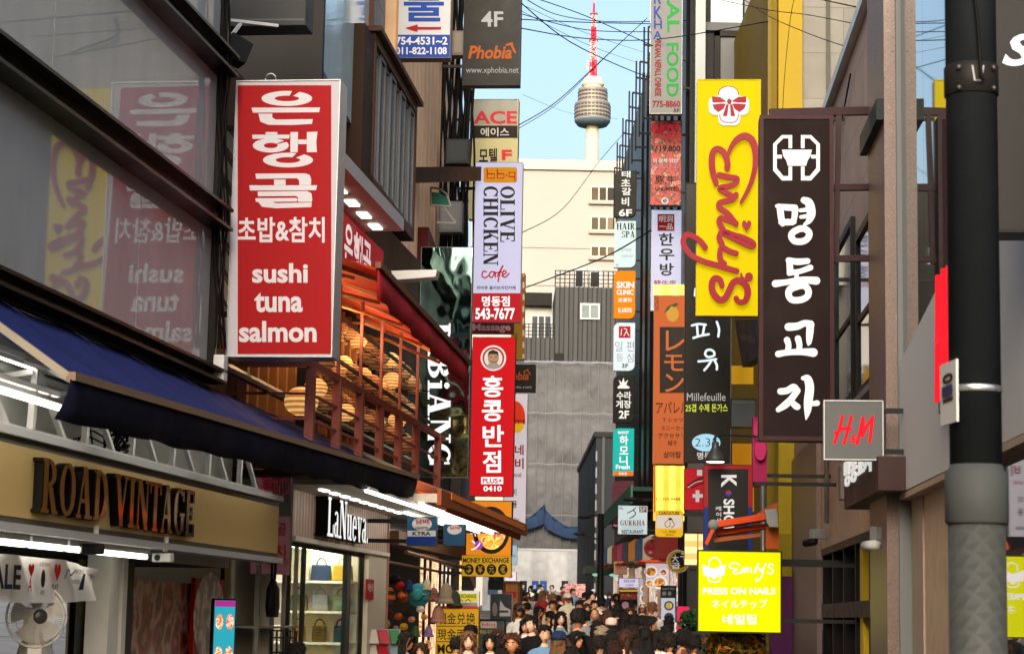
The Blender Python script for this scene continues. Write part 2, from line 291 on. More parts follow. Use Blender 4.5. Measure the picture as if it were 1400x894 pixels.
# ------------------------------------------------------------------ things drawn on a sign's face (pixel boxes of the photograph)
def T(t, box, mat, part='lettering', b=.02, rot=0, sh=0.0, sp=1.0, ex=0.0): return ('t', t, box, mat, part, b, rot, sh, sp, ex)
def S(t, box, mat, part='lettering', rot=0, ex=0.0): return ('s', t, box, mat, part, rot, ex)
def B(box, mat, part='colour_panel', ex=0.0): return ('b', box, mat, part, ex)
def O(box, mat, part='emblem', ex=0.0): return ('o', box, mat, part, ex)
def G(pts, mat, part='emblem', ex=0.0): return ('g', pts, mat, part, ex)
def K(strokes, wd, mat, part='lettering', smooth=True, ex=0.0): return ('k', strokes, wd, mat, part, smooth, ex)
def draw(fr, items, parent, y0=0.0, off=0.0, step=.0022):
    """lay items onto plane y=y0 of frame fr (front towards -y); neighbours of one part and colour share a mesh"""
    cur = None; mb = None; y = y0; made = []
    def flush():
        if cur and mb.f: made.append(mb.build(cur[0], cur[1], parent))
    for it in items:
        k = it[0]; mat, part = {'t': it[3:5], 's': it[3:5], 'b': it[2:4], 'o': it[2:4], 'g': it[2:4], 'k': it[3:5]}[k]
        if (part, mat) != cur:
            flush(); mb = MB()
            if cur and cur[0] == 'badge' and part != 'badge': y -= .034
            cur = (part, mat); y -= step
        ex = it[-1]
        if k == 't':
            vs, fs = textmesh(it[1], min(it[5], .008 if any(0x3000 < ord(q) < 0xA000 for q in it[1]) else .022 if any(ord(q) > 0xA000 for q in it[1]) else .03), ex > 0, it[7], it[8]); x0, ya, x1, yb = it[2]; rot = it[6]
            def q(a, b_):
                px, py = (x0 + a * (x1 - x0), yb + b_ * (ya - yb)) if not rot else (x0 + b_ * (x1 - x0), ya + a * (yb - ya))
                return fr.uv(px, py, off)
            out = []
            for a, b_, c in vs:
                u, z = q(a, b_); out.append((u, y - ex * (c + .5) if ex else y, z))
            mb.add(out, fs)
        elif k == 's':
            x0, ya, x1, yb = it[2]; rot = it[5]
            for i, pl in enumerate(serifmesh(it[1])):
                pp = [fr.uv(*((x0 + a * (x1 - x0), yb + b_ * (ya - yb)) if not rot else (x0 + b_ * (x1 - x0), ya + a * (yb - ya))), off) for a, b_ in pl]
                yy = y - (i % 9) * .0003
                if ex: mb.prism(pp, yy - ex, y)
                else: mb.flat(pp, yy)
        elif k == 'b':
            x0, ya, x1, yb = it[1]; pp = fr.pts([(x0, yb), (x1, yb), (x1, ya), (x0, ya)], off); (mb.prism(pp, y - ex, y) if ex else mb.flat(pp, y))
        elif k == 'o':
            x0, ya, x1, yb = it[1]; n = 28
            pp = fr.pts([((x0 + x1) / 2 + (x1 - x0) / 2 * math.cos(6.2832 * i / n), (ya + yb) / 2 + (yb - ya) / 2 * math.sin(6.2832 * i / n)) for i in range(n)], off); (mb.prism(pp, y - ex, y) if ex else mb.flat(pp, y))
        elif k == 'g':
            pp = fr.pts(it[1], off); (mb.prism(pp, y - ex, y) if ex else mb.flat(pp, y))
        elif k == 'k':
            for j, st in enumerate(it[1]):
                wd = it[2]; pts = catmull(st) if it[5] else st
                if len(pts[0]) > 2: ws = [p[2] for p in pts]
                else: ws = [wd] * len(pts)
                L_, R_ = ribbon([p[:2] for p in pts], ws); yy = y - (j % 7) * .0005
                n = len(L_); base = len(mb.v)
                Lu, Ru = fr.pts(L_, off), fr.pts(R_, off)
                if ex:
                    for i in range(n): mb.v += [(Lu[i][0], yy - ex, Lu[i][1]), (Ru[i][0], yy - ex, Ru[i][1]), (Lu[i][0], y, Lu[i][1]), (Ru[i][0], y, Ru[i][1])]
                    ff = []
                    for i in range(n - 1):
                        a = base + 4 * i; b_ = a + 4; ff += [(a, a + 1, b_ + 1, b_), (a + 1, a + 3, b_ + 3, b_ + 1), (a + 2, a, b_, b_ + 2)]
                    mb.f += ff; mb.m += [0] * len(ff)
                else:
                    for i in range(n): mb.v += [(Lu[i][0], yy, Lu[i][1]), (Ru[i][0], yy, Ru[i][1])]
                    ff = [(base + 2 * i, base + 2 * i + 1, base + 2 * i + 3, base + 2 * i + 2) for i in range(n - 1)]
                    mb.f += ff; mb.m += [0] * len(ff)
                for (e, ws_) in ((pts[0], ws[0]), (pts[-1], ws[-1])):
                    cc = [(e[0] + ws_ / 2 * math.cos(6.2832 * i / 12), e[1] + ws_ / 2 * math.sin(6.2832 * i / 12)) for i in range(12)]
                    pp = fr.pts(cc, off); (mb.prism(pp, yy - ex - .0006, y) if ex else mb.flat(pp, yy - .0006))
    flush(); return made
def rrect(u0, u1, z0, z1, r, corners='all', n=5):
    """rounded outline; corners: which of tl tr br bl are round"""
    out = []
    for (cx, cz, a0, nm) in ((u1 - r, z1 - r, 0, 'tr'), (u0 + r, z1 - r, 90, 'tl'), (u0 + r, z0 + r, 180, 'bl'), (u1 - r, z0 + r, 270, 'br')):
        if corners == 'all' or nm in corners: out += [(cx + r * math.cos(rad(a0 + 90 * i / n)), cz + r * math.sin(rad(a0 + 90 * i / n))) for i in range(n + 1)]
        else: out.append((u1 if 'r' in nm else u0, z1 if 't' in nm else z0))
    return out
def sign(name, label, rect, Z, face, items=(), case=DARK, yaw=-4.0, depth=.22, rim=.03, group='shop signs hung out over the street', cat='sign', arm=None, rnd=None, lip=.0):
    """a box sign: cabinet with a raised rim, a face panel inside it, lettering, and steel arms to the wall (arm=+1 right, -1 left)"""
    x0, y0, x1, y1 = rect; fr = Fr(P((x0 + x1) / 2, y1, Z), rad(yaw)); u0, u1, z0, z1 = fr.box(x0, y0, x1, y1)
    rt = froot(name, label, cat, fr, group)
    if rnd:
        MB().prism(rrect(u0, u1, z0, z1, rnd[0] * (u1 - u0), rnd[1]), .012, depth).build('sign_box', case, rt, bevel=.006)
        e = rim; MB().prism(rrect(u0 + e, u1 - e, z0 + e, z1 - e, rnd[0] * (u1 - u0) - e * .6, rnd[1]), .002, .02).build('face_panel', face, rt)
    else:
        MB().box(u0, u1, .012, depth, z0, z1).build('sign_box', case, rt, bevel=.008)
        if rim:
            m = MB(); e = rim
            m.box(u0, u0 + e, -.012, .012, z0, z1).box(u1 - e, u1, -.012, .012, z0, z1).box(u0 + e, u1 - e, -.012, .012, z0, z0 + e).box(u0 + e, u1 - e, -.012, .012, z1 - e, z1); m.build('rim', case, rt)
        e = rim + .001; MB().box(u0 + e, u1 - e, 0, .0115, z0 + e, z1 - e).build('face_panel', face, rt)
    if arm:
        us = u1 if arm > 0 else u0
        for f in (.16, .84):
            zz = z0 + (z1 - z0) * f; MB().bar((us, depth / 2, zz), (us + arm, depth / 2, zz), .04, .05).build('bracket', DARK, rt)
    draw(fr, items, rt, 0.0 if not rnd else .002)
    return rt, fr, (u0, u1, z0, z1)
# ================================================================== the setting
class ID:                                        # draw() in plain local coordinates: boxes are (u0, -ztop, u1, -zbottom)
    def uv(s, x, y, off=0.0): return (x, -y)
    def pts(s, L, off=0.0): return [(x, -y) for x, y in L]
ID = ID()
def UZ(fr, x0, x1, xm, yt, yb, off=0.0):
    return (fr.uv(x0, yt, off)[0], -fr.uv(xm, yt, off)[1], fr.uv(x1, yt, off)[0], -fr.uv(xm, yb, off)[1])
# street surface: one sheet to the foot of the mountain
g = MB(); ys = [-60, 0, 20, 45, 80, 115, 150, 260, 600, 4000]
for y in ys: g.v += [(-2500 if y > 200 else -400, y, gz(y)), (2500 if y > 200 else 400, y, gz(y))]
g.f = [(2 * i, 2 * i + 1, 2 * i + 3, 2 * i + 2) for i in range(len(ys) - 1)]; g.m = [0] * len(g.f)
g.build('street_paving', tiled('street_stone', '6a6866', '5b5957', '3a3938', .6, .3, .75), kind='structure')
hl = MB(); nx, ny = 44, 16
for j in range(ny + 1):
    for i in range(nx + 1):
        x = -1300 + 2600 * i / nx; y = 700 + 1500 * j / ny
        h = 272 * math.exp(-((x - 40) / 520) ** 2 - ((y - 1450) / 380) ** 2) + 22 * noise.noise((x / 170, y / 170, 3)); hl.v.append((x, y, max(-5, h - 12)))
hl.f = [(j * (nx + 1) + i, j * (nx + 1) + i + 1, (j + 1) * (nx + 1) + i + 1, (j + 1) * (nx + 1) + i) for j in range(ny) for i in range(nx)]; hl.m = [0] * len(hl.f)
hl.build('wooded_hill', M('34502a', .9, 0, 0, .5, .02), smooth=True, kind='structure')
# ---- tower on the hill (real heights in metres, 1400 m away)
TZ = 1400.0
def tz(py): return P(809, py, TZ).z
tb = P(809, 232, TZ); tb.z = 255
tw = root('observation_tower', 'tall slim tower with a round windowed head and red and white mast', 'tower', tb)
pxm = TZ / FPX; Z0 = 255.0
def prof(L): return [(r * pxm, tz(y) - Z0) for r, y in L]
TC = M('c4b7a2', .7, 0, 0, .05, .1); TG = striped('tower_glazing', '6a6663', '968a7c', .32, 2, .45)
MB().lathe([(9.6, -10)] + prof([(9.4, 232), (8.6, 173)]), 28).build('shaft', TC, tw, True)
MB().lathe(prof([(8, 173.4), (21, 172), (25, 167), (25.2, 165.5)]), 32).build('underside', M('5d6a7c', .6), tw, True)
MB().lathe(prof([(25.2, 165.5), (25.4, 147), (24.6, 142)]), 32).build('lower_deck', TG, tw)
MB().lathe(prof([(24.6, 142), (21, 140.5), (20.2, 125.5), (20.6, 123)]), 32).build('upper_deck', TG, tw)
m = MB()
for yy in (147, 151.5, 156.5, 161):
    for k in range(30):
        a = 6.2832 * (k + .5) / 30; q = Vector((math.cos(a), math.sin(a), 0)); w_ = q.cross(Vector((0, 0, 1))) * 1.0; m.bar(q * 25.15 * pxm + w_ + Vector((0, 0, tz(yy) - Z0)), q * 25.15 * pxm - w_ + Vector((0, 0, tz(yy) - Z0)), .5, 1.1)
for yy in (128, 132.5, 137.5):
    for k in range(26):
        a = 6.2832 * (k + .5) / 26; q = Vector((math.cos(a), math.sin(a), 0)); w_ = q.cross(Vector((0, 0, 1))) * .9; m.bar(q * 20.5 * pxm + w_ + Vector((0, 0, tz(yy) - Z0)), q * 20.5 * pxm - w_ + Vector((0, 0, tz(yy) - Z0)), .5, 1.0)
m.build('window_band', M('454b52', .2), tw)
MB().lathe(prof([(20.6, 123), (14, 122), (12, 118), (16, 117), (16, 115), (12.5, 113), (12.5, 107.5), (8, 107)]), 28).build('crown_deck', M('d9cdb6', .6), tw, True)
RW = M('d09aa2', .5, 0, 0, .04); RR = M('d8203f', .5, 0, 0, .05)
for nm, mt, a, b, r in (('mast_section', RR, 107, 83, 4.6), ('mast_section', RW, 83, 56.5, 4.0), ('mast_section', RR, 56.5, 38, 3.2), ('mast_section', RW, 38, 20, 2.8), ('mast_section', RR, 20, 5, 1.6), ('mast_section', RW, 5, -30, 1.3)):
    m = MB(); za, zb = tz(a) - Z0, tz(b) - Z0; q = r * pxm
    if r > 2:
        for sx in (-1, 1):
            for sy in (-1, 1): m.bar((sx * q, sy * q, za), (sx * q * .92, sy * q * .92, zb), .8, .8)
        n = max(3, int((zb - za) / 3.2))
        for i in range(n):
            z1_, z2_ = za + (zb - za) * i / n, za + (zb - za) * (i + 1) / n
            for s in (-1, 1): m.bar((-q, s * q, z1_), (q, s * q, z2_), .5, .5); m.bar((s * q, -q, z1_), (s * q, q, z2_), .5, .5); m.bar((q, s * q, z1_), (-q, s * q, z2_), .5, .5)
        m.box(-q * .45, q * .45, -q * .45, q * .45, za, zb)
    else: m.lathe([(q, za), (q * .85, zb)], 10)
    m.build(nm, mt, tw)
for yy, r in ((106, 8.5), (56, 6.2), (19.5, 5.4)): MB().lathe([(r * pxm, tz(yy) - Z0 - .4), (r * pxm, tz(yy) - Z0 + .5)], 16).build('mast_platform', M('a85a62', .6), tw)
m = MB()
for k in range(26):
    a = random.uniform(0, 6.28); yy = random.uniform(60, 116); r = random.uniform(5, 9) * pxm * (1 if yy < 100 else 1.25); z = tz(yy) - Z0
    m.bar((r * .5 * math.cos(a), r * .5 * math.sin(a), z), (r * math.cos(a), r * math.sin(a), z), .4, .4); m.box(r * math.cos(a) - .5, r * math.cos(a) + .5, r * math.sin(a) - .5, r * math.sin(a) + .5, z - .7, z + .7)
m.build('antenna', M('c9b9b0', .6), tw)
# ---- white office block, 180 m
def facing(x0, x1, Z, ytop, zb=0.0): a = P(x0, 500, Z); b = P(x1, 500, Z); return a.x, b.x, P((x0 + x1) / 2, ytop, Z).z
fz = Fr(P(700, 843, 180) * 1, 0); fz.o.z = 0
xa, xb, zt = facing(640, 900, 180, 233)
wb = froot('office_block', 'big white office block with three window strips under the tower', 'building', fz)
u0, u1 = xa - fz.o.x, xb - fz.o.x
CW = M('9f9c98', .8, 0, 0, .06, .15, .1, 4)
MB().box(u0, u1, 0, 16, 0, zt).build('wall', CW, wb)
for k in range(7): MB().box(u0, u1, -.03, -.001, 14 + 3.4 * k, 14.06 + 3.4 * k).build('floor_joint', M('77726c', .8), wb)
MB().box(u0 - .2, u1 + .2, -.25, 16, zt + .005, zt + .9).build('parapet', M('b9b2a6', .8), wb)
for (ya, yb) in ((255, 276), (296, 316), (336, 352)):
    a, b, c, d = fz.box(808, 860, ya, yb)[0:4] if 0 else (fz.uv(808, ya)[0], fz.uv(862, ya)[0], fz.uv(820, yb)[1], fz.uv(820, ya)[1])
    f = MB().box(a, b, -.12, .05, c, d).build('window', M('cfc9bd', .6), wb)
    n = 5
    for i in range(n):
        q0 = a + (b - a) * (i + .08) / n; q1 = a + (b - a) * (i + .92) / n; MB().box(q0, q1, -.15, -.121, c + .12, d - .12).build('pane', M(random.choice(('3a342c', '4f463a', '2c2a28', '6b6050')), .5, 0, 0, .4, .8, spec=.1), f)
    MB().box(a - .2, b, -.3, -.0, c - .25, c - .002).build('sill', M('9a958c', .7), f)
# ---- dark container house, 136 m, and the pale house beside it
f2 = Fr(P(700, 843, 136), 0); f2.o.z = 0
def fbox(fr, x0, y0, x1, y1): return (fr.uv(x0, (y0 + y1) / 2)[0], fr.uv(x1, (y0 + y1) / 2)[0], fr.uv((x0 + x1) / 2, y1)[1], fr.uv((x0 + x1) / 2, y0)[1])
cb = froot('container_house', 'dark grey ribbed metal house with one square window above the scaffold', 'building', f2)
RIB = striped('ribbed_sheet', '14171a', '202429', 1.6, 0, .55, 0, .2, None, .05)
a, b, c, d = fbox(f2, 757, 393, 850, 640); MB().box(a, b, 0, 8, c, d).build('wall', RIB, cb)
a2, b2, c2, d2 = fbox(f2, 716, 462, 756.5, 640); MB().box(a2, a - .004, -.2, 7, c2, d2).build('lower_wall', RIB, cb)
a3, b3, c3, d3 = fbox(f2, 793, 415, 820, 437); w_ = MB().box(a3, b3, -.14, .02, c3, d3).build('window', LGREY, cb)
m = MB(); md = (a3 + b3) / 2; m.box(a3 + .12, md - .05, -.17, -.141, c3 + .12, d3 - .12).box(md + .05, b3 - .12, -.17, -.141, c3 + .12, d3 - .12); m.build('pane', M('6d767a', .4, 0, 0, .3, 2, spec=.1), w_)
e = fbox(f2, 755, 483, 770, 497); MB().box(e[0], e[1], -.16, .0, e[2], e[3]).build('vent', BLK, cb)
m = MB(); zr = d
for i in range(15):
    x = a + (b - a) * i / 14; m.bar((x, .15, zr), (x, .15, zr + 1.15), .07, .07)
for k in range(4): m.bar((a, .15, zr + .3 + .28 * k), (b, .15, zr + .3 + .28 * k), .06, .05)
m.build('roof_railing', BLK, cb)
m = MB()
for i in range(9):
    x = a2 + (b2 - a2) * i / 8; m.bar((x, .0, d2), (x, .0, d2 + .95), .06, .06)
for k in range(4): m.bar((a2, 0, d2 + .22 + .24 * k), (b2, 0, d2 + .22 + .24 * k), .05, .05)
m.build('balcony_railing', BLK, cb)
for i, (px, pw, py) in enumerate(((785, 16, 360), (805, 19, 362))):
    e = fbox(f2, px, py, px + pw, 392); r_ = root('air_conditioner', ('narrow' if i == 0 else 'wide') + ' pale rooftop air conditioner behind the railing of the dark house', 'air conditioner', f2.W((e[0] + e[1]) / 2, 1.5, d))
    hw = (e[1] - e[0]) / 2; MB().box(-hw, hw, 0, .9, .1, e[3] - d).build('casing', LGREY, r_, bevel=.03); MB().box(-hw * .6, hw * .6, -.02, 0, .3, e[3] - d - .25).build('grille', DARK, r_); MB().box(-hw, hw, .1, .8, 0, .1).build('feet', DARK, r_)
ph = froot('pale_house', 'pale rendered house with one wide window beside the dark metal house', 'building', f2)
e = fbox(f2, 712, 397, 756, 640); MB().box(e[0], a - .05, 7.2, 14, 0, e[3] + .9).build('wall', M('a9a8a4', .8), ph)
MB().box(e[0], a - .06, 6.6, 7.19, e[3], e[3] + .9).build('eave', BLK, ph)
e = fbox(f2, 728, 420, 756, 447); w_ = MB().box(e[0], e[1] + .3, 7.0, 7.19, e[2], e[3] + .5).build('window', LGREY, ph)
m = MB()
for k in range(3): q = e[0] + (e[1] - e[0]) * k / 3; m.box(q + .06, q + (e[1] - e[0]) / 3 - .04, 6.96, 6.999, e[2] + .1, e[3] + .4)
m.build('pane', M('35404a', .12, 0, 0, .4, 1), w_)
# ---- scaffold wrapped in grey net, with a blue tarp and a pale site hoarding, 130 m
f3 = Fr(P(700, 843, 130), 0); f3.o.z = 0
NET = M('5a5b5e', .95, 0, 0, .30, .5, 1.0, 2.2, (1, 1, 1.6))
sn = froot('scaffold_net', 'grey dust net over a building site with sagging folds and seams', 'scaffold', f3)
e = fbox(f3, 690, 497, 846, 775); NXg, NZg = 110, 90; m = MB()
for j in range(NZg + 1):
    for i in range(NXg + 1):
        x = e[0] + (e[1] - e[0]) * i / NXg; z = e[2] + (e[3] - e[2]) * j / NZg
        lift = (e[3] - z) / (e[3] - e[2]) * 4.0; fr_ = lift - int(lift)
        y = -.12 * math.sin(math.pi * fr_) * (.6 + .5 * noise.noise((x * .5, int(lift) * 7.3, 0))) + .22 * noise.noise((x * .35 + z * .3, z * .45, 1.7)) + .07 * (1 - 2 * abs(noise.noise((x * .9 - z * .6, z * .8, 5)))) + .05 * (1 - 2 * abs(noise.noise((x * 1.9 + z * 1.2, z * 1.5, 9))))
        m.v.append((x, y, z))
m.f = [(j * (NXg + 1) + i, j * (NXg + 1) + i + 1, (j + 1) * (NXg + 1) + i + 1, (j + 1) * (NXg + 1) + i) for j in range(NZg) for i in range(NXg)]; m.m = [0] * len(m.f)
m.build('net', NET, sn, True)
m = MB()
for k in range(5):
    z = e[2] + (e[3] - e[2]) * k / 4; pt = [(e[0] + (e[1] - e[0]) * i / 24, -.36, z - .03 * math.sin(i * 1.3 + k)) for i in range(25)]; m.tube(pt, .03, 5)
m.build('rope', M('7a7a78', .8), sn)
for k in range(13): x = e[0] + (e[1] - e[0]) * (k + .5) / 13; MB().tube([(x, -.34, e[2]), (x + .05, -.3, (e[2] + e[3]) / 2), (x, -.34, e[3])], .018, 5).build('seam_rope', M('6b6c6d', .8), sn)
m = MB()
for k in range(6): x = e[0] + (e[1] - e[0]) * k / 5; m.tube([(x, .6, 2), (x, .6, e[3] + .3)], .06, 6)
m.tube([(e[0], .3, e[3] + .1), (e[1], .3, e[3] + .1)], .1, 6); m.build('tube_frame', STEEL, sn)
tp = froot('blue_tarp', 'blue tarpaulin hung along the foot of the grey net', 'tarp', f3); m = MB()
L_ = [(716, 714), (728, 706), (740, 696), (744, 692), (746, 700), (760, 712), (778, 722), (808, 718)]; Lb = [(716, 724), (728, 722), (740, 718), (744, 716), (746, 722), (760, 730), (778, 736), (808, 735)]
up, dn = f3.pts(catmull(L_, 4)), f3.pts(catmull(Lb, 4)); n = len(up)
for i in range(n): m.v += [(up[i][0], -.62 + .12 * math.sin(i * 1.7), up[i][1]), (up[i][0], -.7 + .1 * math.sin(i * 2.3), (up[i][1] + dn[i][1]) / 2), (dn[i][0], -.66 + .1 * math.cos(i * 1.9), dn[i][1])]
m.f = [(3 * i + k, 3 * i + 3 + k, 3 * i + 4 + k, 3 * i + 1 + k) for i in range(n - 1) for k in range(2)]; m.m = [0] * len(m.f); m.build('sheet', M('2a3b58', .8, 0, 0, .2, 1), tp, True)
MB().tube([(q[0], -.6, q[1] + .03) for q in up], .05, 5).build('rope', M('1d3357', .7), tp)
hd = froot('site_hoarding', 'tall pale sheet hoarding closing off the end of the street', 'fence', f3)
e = fbox(f3, 660, 753, 812, 850); MB().box(e[0], e[1], -1.1, -1.0, 1.8, e[3]).build('sheet', striped('hoarding_sheet', 'a3a6ab', 'b6b9bd', .45, 0, .6), hd)
MB().box(e[0], e[1], -1.14, -.96, e[3] + .002, e[3] + .12).build('top_rail', LGREY, hd); x = f3.uv(788, 790)[0]; MB().box(x, x + .5, -1.3, -1.11, 1.8, e[3] + 1.4).build('post', LGREY, hd)
for i, (px, c_) in enumerate(((667, '3f5878'), (711, '23272e'), (727, '2b4a85'), (738, '2f5193'), (767, '20242b'))):
    e = fbox(f3, px, 794, px + (14 if i == 0 else 9), 812); r_ = root('site_notice', ['pale blue notice board at the near end of the hoarding', 'black notice panel first along the hoarding', 'blue notice panel beside the black one on the hoarding', 'blue notice panel in the middle of the hoarding', 'dark notice panel by the flat meat banner on the hoarding'][i], 'notice', f3.W(e[0], -1.2, e[2]), 0, 'notices on the site hoarding')
    MB().box(0, e[1] - e[0], 0, .08, 0, e[3] - e[2]).build('board', M(c_, .5, 0, 0, .5, 3), r_); MB().box(.1, (e[1] - e[0]) * .6, -.004, 0, (e[3] - e[2]) * .3, (e[3] - e[2]) * .7).build('printed_panel', M('8fa6c8', .5, 0, 0, .4, 8), r_)
# dark block at the end on the right
f4 = Fr(P(812, 843, 100), 0); f4.o.z = 0
db = froot('dark_block', 'plain dark grey block rising at the far end behind the stacked floor signs', 'building', f4)
e = fbox(f4, 812, 598, 900, 850); MB().box(0, e[1], 0, 25, 0, e[3]).build('wall', M('2c2f33', .7, 0, 0, .15, .5), db); MB().box(-.1, e[1], -.1, 25, e[3] + .002, e[3] + .25).build('parapet', DARK, db); MB().box(.3, .42, -.08, -.002, 0, e[3]).build('downpipe', M('4a4d50', .5), db)
m = MB()
for k in range(9): m.box(-.02, .06, -.06, -.003, 3 + k * .8, 3.5 + k * .8)
m.build('drain_bracket', GREY, db)
# ================================================================== left side of the street
tL = math.atan(350 / FPX); nL = Vector((-math.cos(tL), math.sin(tL), 0)); FL = Fr(nL * 5.0, math.pi / 2 - tL)
uE = FL.uv(296, 300)[0]
zC, zCl = FL.uv(150, 444)[1], FL.uv(150, 467)[1]; zA, zAl = FL.uv(150, 176.6)[1], FL.uv(150, 213.7)[1]; zB, zBl = FL.uv(240, 9.6)[1], FL.uv(240, 43)[1]
gb = froot('glass_building', 'grey glass fronted building with heavy dark steel bands above the clothes shop', 'building', FL)
MB().box(-16, uE - .02, .12, 9, 3.95, 9.4).build('wall', DARK, gb)
GLZ = mirror('dusty_glass', '9da1a3', .02, 0, .0001, .7, (1, 1, .4), 1.26, '83878a')
seams1 = [FL.uv(75, 100)[0], FL.uv(199, 100)[0]]; bw = seams1[1] - seams1[0]; seams2 = [FL.uv(67, 400)[0], FL.uv(190, 400)[0]]
for (zb_, zt_, sm) in ((zC, zAl, seams2), (zA, zBl, seams1), (zB, zB + 1.5, seams1), (zB + 1.9, 9.38, seams1)):
    us = [sm[0] + bw * k for k in range(-9, 4)]; us = [-16] + [q for q in us if -15.5 < q < uE - .3] + [uE - .06]
    for q0, q1 in zip(us, us[1:]): MB().box(q0 + .004, q1 - .004, .02 + .004 * random.random(), .06, zb_ + .002, zt_ - .002).build('window_pane', GLZ, gb)
BAND = M('1a1a1b', .32, .5, 0, .3, 2, .05)
for (lo, hi) in ((zCl, zC), (zAl, zA), (zBl, zB), (zB + 1.5, zB + 1.9), (9.4, 9.7)):
    m = MB(); m.box(-16, uE, -.04, .1, lo + .03, hi - .03).box(-16, uE, -.16, .1, lo, lo + .028).box(-16, uE, -.16, .1, hi - .028, hi); m.build('steel_band', BAND, gb)
MB().box(uE - .05, uE, -.05, .12, zC, 9.39).build('corner_post', BAND, gb)
MB().box(-16, uE, .0, .11, 3.72, zCl - .003).build('lower_band', BLK, gb)
z_ = FL.uv(150, 467)[1] - .07; MB().tube([(-16, -.03, z_), (uE + .6, -.03, z_)], .014, 6).build('conduit', LGREY, gb)
# ground floor shop under the glass: recess, posts, wall behind the truss
sh = froot('clothes_shop', 'open clothes shop front with pale posts and a dark inside', 'shop', FL)
zS0, zS1 = FL.uv(200, 739, -.45)[1], FL.uv(200, 641, -.45)[1]; uS = FL.uv(381, 720, -.45)[0]
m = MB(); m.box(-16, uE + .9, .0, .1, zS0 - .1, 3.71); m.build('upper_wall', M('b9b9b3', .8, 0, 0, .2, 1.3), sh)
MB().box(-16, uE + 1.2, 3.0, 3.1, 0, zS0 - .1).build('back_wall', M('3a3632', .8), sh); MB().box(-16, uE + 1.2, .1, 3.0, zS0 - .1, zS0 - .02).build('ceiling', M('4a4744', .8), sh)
for a_, b_, c_ in ((138, 152, 'WHITE'), (152, 157, 'G'), (157, 163, 'WHITE')):
    q0, q1 = FL.uv(a_, 830, .0)[0], FL.uv(b_, 830, .0)[0]; MB().box(q0, q1 - .003, -.06 if c_ == 'WHITE' else -.03, .12, 0, zS0 - .1).build('post', M('d9d7d0', .5) if c_ == 'WHITE' else M('6f7f3a', .5), sh)
q0 = FL.uv(163, 830)[0]; q1 = FL.uv(205, 830)[0]; MB().box(q0, q1, .35, .4, 0, zS0 - .12).build('dark_door', M('1b1a19', .25, 0, 0, .2), sh)
MB().tube([(q0 + .35, .3, 1.1), (q0 + .35, .3, 2.3)], .025, 8).build('door_handle', M('8a6a3a', .3, .8), sh)
q2 = FL.uv(340, 830)[0]; MB().box(q1, q1 + .18, .2, .42, 0, zS0 - .12).build('door_post', M('3a3836', .5), sh)
FOOD = spotted('food_print', ('2a0f10', '8c2326', 'b9a79c', 'a3201f', '3b1416', 'c46a5a'), 3.4, .3, 0, 3)
ps = MB().box(q1 + .19, q2 - .5, .36, .4, .3, zS0 - .25).build('food_poster', FOOD, None); ps.location = FL.o; ps.rotation_euler = (0, 0, FL.a); tag(ps, 'dark red poster of bowls of food on the passage wall', 'poster')
rp = froot('red_poster', 'red poster with a round white dish beside the upright screen', 'poster', FL)
q3 = FL.uv(306, 830)[0]; q4 = FL.uv(343, 830)[0]; MB().box(q3, q4, .28, .32, .3, zS0 - .2).build('poster_panel', M('9a1418', .35, 0, 0, .2, 2), rp)
m = MB(); cx = (q3 + q4) / 2; m.flat([(cx + .55 * math.cos(k * .2618), 1.75 + .42 * math.sin(k * .2618)) for k in range(24)], .276); m.build('dish_print', spotted('dish', ('d8d0cc', '8c7a74', 'e2dedb', '3a3030'), 4, .4), rp)
# hanging shop sign ROAD VINTAGE
rv = froot('shop_sign', 'long champagne gold board with mirror letters ROAD VINTAGE', 'sign', FL)
GOLDB = M('cbb078', .5, .05, 0, .16, .8, .06, 60, (.3, 1, 1))
MB().box(-16, uS, -.45, -.08, zS0, zS1).build('sign_box', M('59564f', .5), rv, bevel=.006)
MB().box(-16, uS - .04, -.456, -.449, zS0 + .04, zS1 - .05).build('face_panel', GOLDB, rv)
m = MB(); m.box(-16, uS, -.49, -.44, zS1 + .001, zS1 + .05).box(-16, uS, -.5, -.3, zS0 - .05, zS0 - .001); m.build('edge_strip', LGREY, rv)
MIR = mirror('polished_gold', 'c0983e', .08, 1.0); LSIDE = M('0c0b0b', .35)
for tx, bx in (('ROAD', UZ(FL, 45, 137, 91, 635, 707, -.46)), ('VINTAGE', UZ(FL, 145, 257, 201, 659, 726, -.46))):
    draw(ID, [S(tx, bx, LSIDE, 'letter_side', 0, .06)], rv, -.457); draw(ID, [S(tx, bx, MIR, 'lettering')], rv, -.523)
tr = froot('white_truss', 'white zigzag steel bracket holding up the gold board', 'bracket', FL); m = MB()
u = FL.uv(-60, 600, -.3)[0]; k = 0; WST = M('c9cbcc', .45, 0, 0, .1)
for yy in (-.36, -.12): m.bar((-4, yy, zS1 + .07), (uS, yy, zS1 + .07), .04, .04); m.bar((-4, yy, zS1 + .5), (uS, yy, zS1 + .5), .04, .04)
while u < uS - .2:
    m.bar((u, -.36, zS1 + .08), (u + .05, -.36, zS1 + .5), .05, .04); m.bar((u + .05, -.36, zS1 + .5), (u + .62, -.36, zS1 + .08), .035, .035); m.bar((u, -.36, zS1 + .46), (u, .0, zS1 + .4), .035, .035); u += 1.05
m.build('truss_frame', WST, tr)
cc = FL.W(FL.uv(160, 615, -.3)[0], -.3, zS1 + .12); m = MB()
for k in range(9):
    ph_ = random.uniform(0, 6); m.tube([(.17 * math.cos(t * .35 + ph_) * (1 + .1 * math.sin(k)), .05 * math.sin(t * .5 + k), .06 + .09 * math.sin(t * .35 + ph_) + .02 * k * .3) for t in range(19)], .009, 5)
